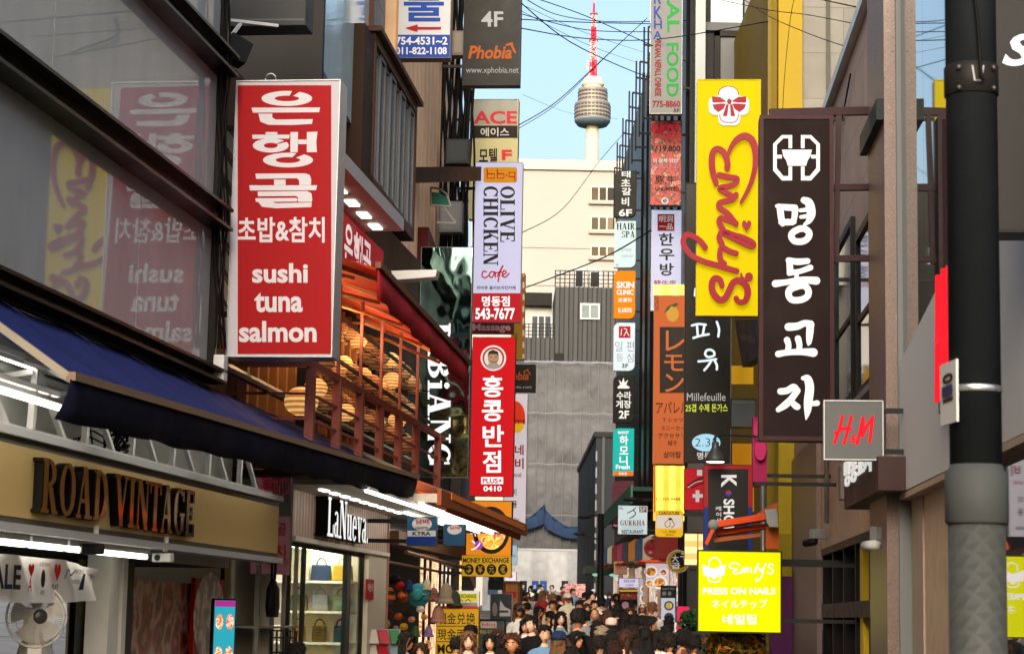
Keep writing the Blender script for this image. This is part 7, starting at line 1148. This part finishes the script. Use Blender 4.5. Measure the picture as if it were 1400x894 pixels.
# ================================================================== the crowd
SKINS = [spotted('skin_%d' % i, c, 7, .5) for i, c in enumerate((('c08a6c', 'cf9c7e', 'd8a88a'), ('a87050', 'b8805e', 'c08a68'), ('d0a088', 'dab098', 'e2bca4')))]
def slotmat(o, mats):
    for i, mt in enumerate(mats): o.material_slots[i].link = 'OBJECT'; o.material_slots[i].material = mt
def bodies():
    out = {}
    spec = {'stand': None, 'walk': None, 'phone': None, 'raise': None}
    for sex in ('m', 'f'):
        k = 1.0 if sex == 'm' else .93; sh = .185 * (1.0 if sex == 'm' else .88); hp = .095
        for pose in ('stand', 'walk', 'phone', 'raise'):
            V = []; Rr = []; Eg = []; lab = []
            def v(x, y, z, rx, ry=None, par=None, l='torso'):
                V.append((x, y, z)); Rr.append((rx, ry or rx)); lab.append(l)
                if par is not None: Eg.append((par, len(V) - 1))
                return len(V) - 1
            pel = v(0, 0, .95, .15 * k, .11); wa = v(0, 0, 1.09, .135 * k, .095, pel); ch = v(0, -.01, 1.27, .165 * k, .115, wa); ub = v(0, .005, 1.40, .13 * k, .09, ch); nk = v(0, .005, 1.475, .058, .058, ub, 'neck'); nt_ = v(0, -.012, 1.56, .052, .052, nk, 'neck')
            for s in (-1, 1):
                st = (.12 if s > 0 else -.12) if pose == 'walk' else 0
                hi = v(s * hp, 0, .88, .095 * k, .095, pel, 'leg'); kn = v(s * hp, -.03 - st, .49, .062, .062, hi, 'leg'); an = v(s * hp, .03 - st * 1.5, .09, .042, .042, kn, 'leg'); v(s * hp * 1.1, -.12 - st * 1.5, .04, .04, .035, an, 'foot')
                a = v(s * sh, .01, 1.385, .062 * k, .058, ub, 'upper')
                if pose in ('stand', 'walk'):
                    sw = .14 * s if pose == 'walk' else .0; el = v(s * (sh + .06), .03 + sw * .4, 1.10, .044 * k, .044, a, 'upper'); wr = v(s * (sh + .07), -.04 + sw, .86, .03, .028, el, 'fore'); dx, dy, dz = 0, -.01, -1
                elif pose == 'phone' or s < 0:
                    el = v(s * (sh + .05), -.0, 1.11, .044 * k, .044, a, 'upper'); wr = v(s * .07, -.24, 1.2, .03, .028, el, 'fore'); dx, dy, dz = -s * .3, -.5, .8
                else:
                    el = v(s * (sh + .13), -.16, 1.3, .044 * k, .044, a, 'upper'); wr = v(s * (sh + .08), -.25, 1.53, .03, .028, el, 'fore'); dx, dy, dz = -.1, -.15, 1
                d = Vector((dx, dy, dz)).normalized(); W0 = Vector(V[wr]); side = Vector((0, -1, 0)) if abs(d.z) > .9 else Vector((-s, 0, 0)); side = (side - d * side.dot(d)).normalized()
                pm = v(*(W0 + d * .055), .032, .018, wr, 'hand')
                for f, (o_, ln_) in enumerate(((-.026, .062), (-.009, .07), (.009, .066), (.025, .05))):
                    b0 = v(*(W0 + d * .085 + side * o_), .0095, .0095, pm, 'hand'); nrm = d.cross(side).normalized() * (-.018 if s > 0 else .018); b1 = v(*(W0 + d * (.085 + ln_ * .6) + side * o_ * 1.1 + nrm * .3), .0085, .0085, b0, 'hand'); v(*(W0 + d * (.085 + ln_) + side * o_ * 1.1 + nrm), .0075, .0075, b1, 'hand')
                t0 = v(*(W0 + d * .035 + side * .036), .0105, .0105, pm, 'hand'); v(*(W0 + d * .075 + side * .056), .009, .009, t0, 'hand')
            me = bpy.data.meshes.new('person'); me.from_pydata(V, Eg, []); o = bpy.data.objects.new('tmp', me); COL.objects.link(o)
            md = o.modifiers.new('s', 'SKIN'); sk = me.skin_vertices[0].data
            for i, r in enumerate(Rr): sk[i].radius = r; sk[i].use_root = (i == 0)
            sb_ = o.modifiers.new('b', 'SUBSURF'); sb_.levels = 1; sb_.render_levels = 1
            dg = bpy.context.evaluated_depsgraph_get(); ev = o.evaluated_get(dg); bm_ = bpy.data.meshes.new_from_object(ev); bpy.data.objects.remove(o)
            bv = [Vector(q.co) for q in bm_.vertices]; bf = [tuple(p.vertices) for p in bm_.polygons]; bn = [Vector(q.normal) for q in bm_.vertices]
            segs = [(Vector(V[a_]), Vector(V[b_]), lab[b_], max(Rr[b_])) for a_, b_ in Eg]
            def near(p):
                best = None
                for A, B_, l, r in segs:
                    ab = B_ - A; t = max(0, min(1, (p - A).dot(ab) / max(1e-9, ab.length_squared))); dd = (p - A - ab * t).length / (r + .03)
                    if best is None or dd < best[0]: best = (dd, l, t)
                return best[1], best[2]
            fl = [near(sum((bv[i] for i in f), Vector()) / len(f)) for f in bf]
            # head, joined into the same skin
            hv, hf, hm = [], [], []; nU, nV = 22, 16; c0 = Vector((0, -.025, 1.65)); fk = 1 if sex == 'm' else .95
            for j in range(nV + 1):
                for i in range(nU):
                    th = math.pi * j / nV; ph_ = 6.28318 * i / nU; x, y, z = math.sin(th) * math.sin(ph_), -math.sin(th) * math.cos(ph_), math.cos(th)
                    wx, wy, wz = .071 * fk, .091 * fk, .114 * fk; low = max(0, -z); wx *= 1 - .28 * low ** 1.5; yy = y * wy; xx = x * wx; zz = z * wz
                    if y < 0: yy *= .93; yy -= .012 * low * (1 if z > -.9 else .5)
                    if y > 0: yy *= 1 - .35 * low; 
                    fr_ = math.exp(-(x / .16) ** 2) if y < 0 else 0
                    yy -= fr_ * .024 * math.exp(-((z + .2) / .14) ** 2) + fr_ * .008 * math.exp(-((z + .55) / .1) ** 2) + fr_ * .006 * math.exp(-((z + .9) / .2) ** 2)
                    if y < 0: yy += .010 * math.exp(-((abs(x) - .4) / .16) ** 2 - ((z - .02) / .12) ** 2)
                    hv.append(c0 + Vector((xx, yy, zz)))
            hf = [(j * nU + i, (j + 1) * nU + i, (j + 1) * nU + (i + 1) % nU, j * nU + (i + 1) % nU) for j in range(nV) for i in range(nU)]; hm = [0] * len(hf)
            mb = MB(); mb.v = [tuple(q) for q in bv + hv]; mb.f = list(bf) + [tuple(len(bv) + i for i in f) for f in hf]; mb.m = [0] * len(bf) + hm
            mb.m = [3 if (i < len(bf) and fl[i][0] == 'foot') else q for i, q in enumerate(mb.m)]
            for s in (-1, 1):
                mb.mi = 0; mb.ball(c0 + Vector((s * .072 * fk, .012, -.012)), .012, .022, .034, 8)
                mb.mi = 2; mb.ball(c0 + Vector((s * .029, -.0745, .004)), .0155, .008, .0075, 8); mb.mi = 1; mb.ball(c0 + Vector((s * .029, -.0805, .004)), .0068, .004, .0068, 8)
                mb.ball(c0 + Vector((s * .03, -.078, .026)), .021, .008, .0045, 8)
            mb.mi = 4; mb.ball(c0 + Vector((0, -.0865, -.064)), .024, .008, .0075, 8)
            body = mb
            def shell(test, off, extra=0):
                ids = [i for i, f in enumerate(bf) if test(fl[i])]; used = {}; m2 = MB()
                for i in ids:
                    q = []
                    for a_ in bf[i]:
                        if a_ not in used: used[a_] = len(m2.v); m2.v.append(tuple(bv[a_] + bn[a_] * (off + extra * noise.noise(bv[a_] * 9))))
                        q.append(used[a_])
                    m2.f.append(tuple(q)); m2.m.append(0)
                return m2
            top = shell(lambda q: q[0] == 'torso' or q[0] == 'upper', .014, .01); lng = shell(lambda q: q[0] in ('torso', 'upper') or (q[0] == 'fore'), .016, .01); tr_ = shell(lambda q: q[0] == 'leg', .013, .008)
            out[(sex, pose)] = (body, top, lng, tr_, fk)
    return out
BOD = bodies()
DEY, EYW, LIP, SHOE = M('17100d', .3), M('d8d4cc', .3, 0, 0, .02), M('9a4a44', .5, 0, 0, .05), M('1a1a1b', .5)
hc = Vector((0, -.025, 1.65))
def hairmesh(kind):
    """hair as a shell of locks round the skull, hanging behind for long styles"""
    mb = MB(); nU, nV = 40, 16
    lim = {'short': (.30, -.30), 'bob': (.34, -1.2), 'long': (.34, -1.2), 'tail': (.34, -.6), 'bald': (.9, .2), 'cap': (.9, -.3)}[kind]
    def hl_(ph):          # hairline height (unit sphere z) for azimuth: front high, back low
        c = math.cos(ph); f = lim[0] + .18; 
        if c > .62: return f
        if c > .1: return f + (lim[1] * .2 - f) * (.62 - c) / .52 if kind == 'short' else f + (-.6 - f) * (.62 - c) / .52
        return max(-.75, lim[1])
    for j in range(nV + 1):
        for i in range(nU):
            ph_ = 6.28318 * i / nU; z0 = hl_(ph_); z = 1 - (1 - z0) * j / nV; r = math.sqrt(max(0, 1 - z * z)); x, y = r * math.sin(ph_), -r * math.cos(ph_)
            g = 1.0 + .10 * noise.noise((x * 3, y * 3, z * 3 + len(kind))) + .07 * noise.noise((x * 8, y * 8, z * 2.5 + 3 * len(kind))) + .02 * math.sin(ph_ * 9) * (1 - z); t = .014 + (.010 if kind in ('bob', 'long', 'tail') else .006)
            if kind == 'short': t += .008 * max(0, z)
            low = max(0, -z); mb.v.append(tuple(hc + Vector((x * (.071 * (1 - .15 * low) + t) * g, y * (.091 + t) * g * (1 - .12 * low * (y > 0)), z * (.114 + t)))))
    mb.f = [(j * nU + i, (j + 1) * nU + i, (j + 1) * nU + (i + 1) % nU, j * nU + (i + 1) % nU) for j in range(nV) for i in range(nU)]; mb.m = [0] * len(mb.f)
    if kind in ('bob', 'long'):
        L_ = .2 if kind == 'bob' else .42; n, k2 = 26, 9; b = len(mb.v)
        for sgn in (1.0, .72):
            for j in range(k2 + 1):
                for i in range(n + 1):
                    a_ = rad(68 + (360 - 136) * i / n); q = j / k2; x, y = math.sin(a_), -math.cos(a_); z = .05 - L_ * q - .02 * math.sin(i * 2.3) * q; wv = .008 * math.sin(i * 1.9 + q * 5) * q + .012 * math.sin(i * .7 + 1)
                    fx = (.087 + .018 * math.sin(q * 2.6) + wv) * sgn; fy = (.104 - .02 * q + wv) * sgn + (.03 * q if y > 0 else -.01 * q); mb.v.append(tuple(hc + Vector((x * fx * (1 + .25 * q * (kind == 'long')), y * fy, z))))
        m1 = (n + 1) * (k2 + 1); g = lambda s, j, i: b + s * m1 + j * (n + 1) + i
        for j in range(k2):
            for i in range(n): mb.f += [(g(0, j, i), g(0, j + 1, i), g(0, j + 1, i + 1), g(0, j, i + 1)), (g(1, j, i), g(1, j, i + 1), g(1, j + 1, i + 1), g(1, j + 1, i))]
            mb.f += [(g(0, j, 0), g(1, j, 0), g(1, j + 1, 0), g(0, j + 1, 0)), (g(0, j, n), g(0, j + 1, n), g(1, j + 1, n), g(1, j, n))]
        for i in range(n): mb.f.append((g(0, k2, i), g(1, k2, i), g(1, k2, i + 1), g(0, k2, i + 1)))
        mb.m = [0] * len(mb.f)
    rs = random.Random(len(kind) * 7 + ord(kind[0]))
    for _ in range(0 if kind in ('bald', 'cap') else 90):      # loose locks that break up the outline
        ph_ = rs.uniform(0, 6.283); zt = rs.uniform(hl_(ph_) + .1, .97); r = math.sqrt(max(0, 1 - zt * zt)); q = Vector((r * math.sin(ph_), -r * math.cos(ph_), zt)); t = Vector((0, 0, -1)) - q * (-q.z); t = (t + Vector((rs.uniform(-.6, .6), rs.uniform(-.6, .6), 0))).normalized()
        p0 = Vector((q.x * .082, q.y * .104, q.z * .127)); L_ = rs.uniform(.03, .075); out_ = q * rs.uniform(.004, .016)
        mb.tube([hc + p0 * .97, hc + p0 + out_ + t * L_ * .5, hc + p0 * 1.0 + out_ * .6 + t * L_ * (1.0 if zt > .2 else .7)], [.013, .012, .002], 4)
    if kind == 'tail':
        mb.ball(hc + Vector((0, .12, .03)), .035, .03, .035, 10); mb.tube([hc + Vector((0, .13, .03)), hc + Vector((.01, .17, -.03)), hc + Vector((.015, .165, -.14)), hc + Vector((.0, .15, -.26))], [.03, .036, .03, .008], 10)
    if kind in ('bob', 'long'):   # fringe falling over the brow
        for s in (-1, 1): mb.tube([hc + Vector((s * .008, -.098, .098)), hc + Vector((s * .045, -.106, .062)), hc + Vector((s * .079, -.075, .01)), hc + Vector((s * .088, -.05, -.06))], [.014, .02, .018, .01], 7)
    return mb
HM = {k: hairmesh(k) for k in ('short', 'bob', 'long', 'tail', 'bald', 'cap')}
cpm = MB(); cpm.lathe([(.102, -.01), (.104, .03), (.09, .085), (.05, .112), (.0001, .118)], 24); cpm.v = [(x + hc.x, y * 1.18 + hc.y + .005, z + hc.z + .035) for x, y, z in cpm.v]
vs = MB(); vs.prism([(.082 * math.cos(rad(180 + 18 * k)), .085 * math.sin(rad(180 + 18 * k))) for k in range(11)], -.004, .004); cpm.add([(x + hc.x, z - .09 + hc.y, hc.z + .03 + y * .9 + .12 * (z + .0)) for x, y, z in vs.v], vs.f)
HAIRM = {}
def hairmat(c):
    if c in HAIRM: return HAIRM[c]
    m = M(c, .62, 0, 0, .5, 22, 1.0, 90, (1, 1, .1), .2); HAIRM[c] = m; return m
_pc = {}
def mesh_of(key, mb, nm, nmat, smooth=True):
    if key not in _pc:
        o = mb.build(nm, [BLK] * nmat, None, smooth); me = o.data; bpy.data.objects.remove(o); _pc[key] = me
    return _pc[key]
def person(px, py, Z, yaw, sex, pose, hair, hcol, tcol, skin, label, cap=None, sleeve=False, group=None, tilt=0):
    top = P(px, py, Z); gr = gz(Z); H = 1.79 if hair not in ('bald',) else 1.775
    if sex == 'f': H = 1.785
    s = max(.84, min(1.1, (top.z - gr) / H)); z0 = top.z - s * H
    o = root('person', label, 'person', (top.x, top.y, z0), rad(yaw), group); o.scale = (s,) * 3
    b, tp, lg, tr_, fk = BOD[(sex, pose)]
    def put(key, mb, nm, mats):
        c = bpy.data.objects.new(nm, mesh_of(key, mb, nm, len(mats))); COL.objects.link(c); c.parent = o; slotmat(c, mats); return c
    put(('b', sex, pose), b, 'body', [SKINS[skin], DEY, EYW, SHOE, LIP])
    put(('l' if sleeve else 't', sex, pose), lg if sleeve else tp, 'shirt', [M(tcol, .8, 0, 0, .12, 5, .4, 14)])
    put(('r', sex, pose), tr_, 'trousers', [M(random.choice(('22242a', '2c3444', '3a3a3c', '5a5248')), .8)])
    put(('h', hair), HM[hair], 'hair', [hairmat(hcol)])
    if cap: put(('cap',), cpm, 'cap', [M(cap, .75, 0, 0, .1, 8)])
    return o
B_, DB, LB_, BR, GB, AU = '120f0e', '1d1512', '6a4a30', '3a2418', '8a7a62', '2a1510'
PPL = [
 (640.5, 861.6, 23, 5, 'f', 'stand', 'long', LB_, 'b8b0a4', 2, 'woman with long light brown hair walking towards us by the yellow exchange board'),
 (643, 854, 26, 20, 'm', 'stand', 'short', B_, '2a2a2c', 0, 'man in a black cap just behind the woman with long light brown hair', '101114'),
 (624, 868.6, 24.5, 170, 'm', 'stand', 'short', B_, '1d1d20', 0, 'dark haired person seen from behind in front of the yellow exchange board'),
 (671, 865, 24.5, -10, 'f', 'phone', 'bob', B_, 'd8d4cc', 0, 'woman with a black bob and white top, hand near her mouth'),
 (680, 859, 28, 40, 'f', 'stand', 'long', BR, '8a7a70', 0, 'brown haired woman behind the woman with the black bob'),
 (701, 864, 21.5, -14, 'f', 'stand', 'tail', '4a2a1a', '6a6a58', 1, 'woman with tied back brown hair and olive top, lit warm'),
 (688, 865, 24, 150, 'f', 'stand', 'long', B_, '2a2a2e', 0, 'woman with long black hair behind the olive topped woman'),
 (727.5, 840, 28, -32, 'm', 'stand', 'short', B_, '111113', 2, 'young man in a plain black tee shirt looking left'),
 (718.6, 845, 31, -5, 'f', 'stand', 'bob', DB, 'd8d4d0', 0, 'woman in a white top at the shoulder of the man in black'),
 (745, 853, 25.5, 5, 'm', 'stand', 'short', B_, '5f7fa0', 0, 'older man in a blue polo shirt smiling'),
 (720, 823, 48, 160, 'm', 'stand', 'short', B_, '4a2a22', 0, 'dark haired man with his back to us near the kiosk'),
 (735, 828, 42, 70, 'f', 'walk', 'long', B_, '6a4a40', 0, 'woman in profile with black hair above the man in the black tee'),
 (743, 808, 78, 0, 'f', 'stand', 'bob', DB, 'd89aa0', 0, 'woman in a pink tee near the hoarding'),
 (758, 820, 52, 5, 'm', 'stand', 'short', BR, 'c88a4a', 1, 'bearded man in a mustard top in the middle of the crowd'),
 (721, 809, 74, 20, 'f', 'stand', 'long', DB, 'b89a90', 0, 'long haired woman in dusty rose by the kiosk'),
 (734, 810, 72, 185, 'f', 'stand', 'long', DB, '8a8a92', 0, 'woman in grey beside the pink tee seen from behind'),
 (764, 863, 24, 178, 'f', 'stand', 'long', LB_, '6a6a66', 2, 'woman in a navy cap with long light hair seen from behind', '1c2a48'),
 (766, 835, 33, 12, 'f', 'stand', 'long', B_, '6a7a8a', 2, 'long dark haired woman in a grey blue tank top'),
 (758.5, 839, 37, 0, 'f', 'stand', 'bob', B_, 'a8a29a', 0, 'small dark bobbed woman smiling in a pale top'),
 (752, 835, 38, 10, 'm', 'stand', 'short', B_, '3a3a40', 0, 'person in a black cap left of the smiling bobbed woman', '0f0f11'),
 (790, 830, 25.5, 150, 'm', 'stand', 'short', B_, '0f0f11', 1, 'big man in a black tee shirt seen from behind in mid street'),
 (787, 861, 24, 40, 'f', 'stand', 'bob', B_, '151517', 1, 'woman in black with her warm lit face turned right'),
 (779.5, 871, 24, 175, 'm', 'stand', 'short', BR, '3a3a3e', 0, 'brown haired person from behind beside the navy cap'),
 (783, 881, 23, 180, 'f', 'stand', 'bob', B_, '1c1c20', 0, 'black bobbed head nearest to us below the big man in black'),
 (813, 832, 38, -6, 'm', 'stand', 'bald', B_, '8a8478', 1, 'bald bearded man in a grey shirt'),
 (823.5, 854, 27, 180, 'f', 'stand', 'bob', GB, '7a7a72', 2, 'grey blond woman seen from behind'),
 (836, 845, 31, 185, 'f', 'stand', 'long', B_, '2a2a30', 0, 'woman in a pale pink cap seen from behind', 'd8b0a8'),
 (816.5, 847, 30, 180, 'f', 'stand', 'bob', B_, '3a3034', 0, 'dark bobbed woman behind the grey blond one'),
 (819, 867, 23.5, 180, 'm', 'stand', 'short', DB, '1b1b1e', 0, 'thick dark haired man from behind under the grey blond head'),
 (838, 859, 25, 180, 'f', 'stand', 'long', B_, '1f1f24', 0, 'long black haired woman from behind under the pink cap'),
 (856, 859, 23.5, 190, 'f', 'stand', 'tail', BR, 'd8d2c8', 0, 'woman in white with messy brown tied hair from behind'),
 (841, 875, 22, 182, 'f', 'stand', 'long', AU, '6a3a30', 0, 'woman with long straight auburn hair lowest in the crowd'),
 (866, 854, 26, 180, 'f', 'stand', 'long', DB, '202024', 0, 'woman with long dark hair and black top from behind, right of the messy haired one'),
 (881.6, 856, 26, 175, 'f', 'stand', 'long', B_, '151518', 0, 'woman all in black with long hair in front of the pale bowl poster'),
 (887, 841, 29, 95, 'm', 'stand', 'short', B_, '4a5a66', 1, 'man in a slate blue tee in profile looking down to the left'),
 (830.5, 833, 32, 175, 'f', 'stand', 'bob', BR, '3a2a28', 0, 'curly brown haired woman from behind near the bald man'),
 (855, 836, 34, 180, 'f', 'stand', 'long', B_, '121215', 0, 'long black haired woman in black before the dark menu board'),
 (867.5, 838, 33, 172, 'f', 'stand', 'long', B_, '18181c', 0, 'tall woman in black before the plates of food board'),
 (877, 840, 32, 180, 'm', 'stand', 'short', B_, '141416', 0, 'black haired man from behind right of the plates of food board'),
 (791.7, 821, 45, 0, 'm', 'stand', 'short', B_, 'a89a8a', 1, 'man with a high forehead facing us behind the big man in black'),
 (812.7, 819.5, 47, 10, 'm', 'stand', 'short', B_, '5a3a34', 0, 'dark haired man in maroon facing us under the lamp pole'),
 (821.6, 818, 48, 170, 'm', 'stand', 'short', B_, 'd4d0ca', 0, 'man in a white shirt from behind at the lamp pole'),
 (807, 807, 66, 160, 'm', 'stand', 'short', DB, 'c0a890', 0, 'man in a beige tee from behind left of the lamp pole'),
 (844, 825, 42, 180, 'f', 'stand', 'bob', B_, '1e1e22', 0, 'woman with a black bob before the red photo strip'),
 (802, 824, 44, 8, 'f', 'stand', 'bob', BR, '8a8a86', 0, 'brown bobbed woman facing us by the bald man'),
 (899, 860, 26, 172, 'f', 'stand', 'bob', B_, 'd6d4ce', 0, 'woman in a white top with a strap across her back'),
 (915.5, 864, 23.5, 178, 'm', 'stand', 'short', DB, '2a2426', 0, 'man with short brown black hair from behind left of the yellow sign'),
 (932.7, 859, 24.5, 120, 'f', 'stand', 'tail', B_, '5a3a30', 1, 'woman with a black ponytail, her lit cheek turned away'),
 (949, 866, 23.5, 178, 'm', 'stand', 'short', B_, '2c2a2a', 1, 'short haired man from behind under the corner of the yellow sign'),
 (915, 841, 36, 180, 'f', 'raise', 'bob', B_, '7a8088', 0, 'woman holding a phone up before the pale bowl poster'),
 (911.5, 854, 28, 185, 'm', 'stand', 'short', B_, '32343a', 0, 'man from behind between the white top and the short brown hair'),
 (553, 863, 23.5, 75, 'f', 'raise', 'long', B_, 'b8b4b0', 1, 'woman with long black hair raising her hand by the leaflets'),
 (577.5, 877, 23.5, -20, 'f', 'phone', 'bob', BR, '8a8478', 0, 'brown bobbed woman looking down below the turquoise hat'),
 (405, 877, 19.5, 170, 'm', 'stand', 'short', B_, '26262a', 0, 'dark head alone in front of the bag shop window'),
]
for a_ in PPL:
    person(*a_[:11], cap=a_[11] if len(a_) > 11 else None, sleeve=random.random() < .25)
# the rest of the crowd, further up the street: each gets a place no one else holds
TC_ = [('black', '141416'), ('white', 'd4d2cc'), ('cream', 'c8c0b0'), ('grey', '7a7c80'), ('navy', '1f2a44'), ('beige', 'b8a48a'), ('red', '8a2a2a'), ('pale blue', '8aa0b8'), ('pink', 'c890a0'), ('olive', '5a5a3c'), ('brown', '5a4032')]
ROWS = [(31, 706, 742), (35, 700, 905), (40, 704, 900), (46, 706, 880), (53, 708, 872), (60, 710, 866), (68, 708, 862), (77, 708, 856), (87, 708, 850), (98, 708, 846), (110, 708, 838)]
taken = [(a_[0], a_[2]) for a_ in PPL]; seen = set()
wh = ['second', 'third', 'fourth', 'fifth', 'sixth', 'seventh', 'eighth', 'ninth', 'tenth', 'eleventh', 'twelfth']
for ri, (Z, xa_, xb_) in enumerate(ROWS):
    step = .54 / Z * FPX; x = xa_ + random.uniform(0, step * .5); n_ = 0
    while x < xb_:
        zz_ = Z + random.uniform(-2.2, 2.2)
        if all(abs(q[0] - x) > .32 / zz_ * FPX or abs(q[1] - zz_) > 2.2 for q in taken):
            sex = random.choice('mf'); hair = random.choice(('short', 'short', 'bald') if sex == 'm' and random.random() < .3 else ('short',) if sex == 'm' else ('bob', 'long', 'long', 'tail', 'tail')); tn, tcx = random.choice(TC_); hn, hcx = random.choice((('black', B_), ('black', B_), ('dark brown', DB), ('brown', BR), ('light brown', LB_)))
            fa_ = random.choice((0, 0, 0, 180, 180, 60)); yaw = fa_ + random.uniform(-25, 25); h = random.uniform(1.56, 1.78); topz = gz(zz_) + h; d = P(x, 843, zz_)
            # pixel row of that head top
            lo, hi = 700, 900
            for _ in range(24):
                mid = (lo + hi) / 2
                if P(x, mid, zz_).z > topz: lo = mid
                else: hi = mid
            cap = random.choice((None,) * 7 + ('c8c4bc', '22262e', '8a2a30')); cw = '' if not cap else ', cap'
            n_ += 1
            person(x, lo, zz_, yaw, sex, random.choice(('stand', 'walk', 'walk', 'phone')), hair, hcx, tcx, random.randrange(3), '%s in %s, %s %s hair%s%s, %d across %s crowd row' % ('man' if sex == 'm' else 'woman', tn, {'short': 'short', 'bald': 'shaved', 'bob': 'bobbed', 'long': 'long', 'tail': 'tied'}[hair], hn, cw, '', n_, wh[ri]), cap, random.random() < .25, 'people crowding up the street')
            taken.append((x, zz_))
        x += step * random.uniform(.75, 1.3)
r_ = root('meat_banner', 'flat printed banner of sliced meat held up over the far crowd', 'banner', P(786, 816, 90)); MB().box(-.45, .45, 0, .03, 0, .58).build('banner_sheet', spotted('sliced_meat', ('c86a70', 'e8b0a8', 'a83a48', 'f0d0c4', '9a4a50'), 6, .4, 0, 4), r_); MB().box(-.47, .47, -.02, .05, -.06, -.001).build('banner_bar', DARK, r_)
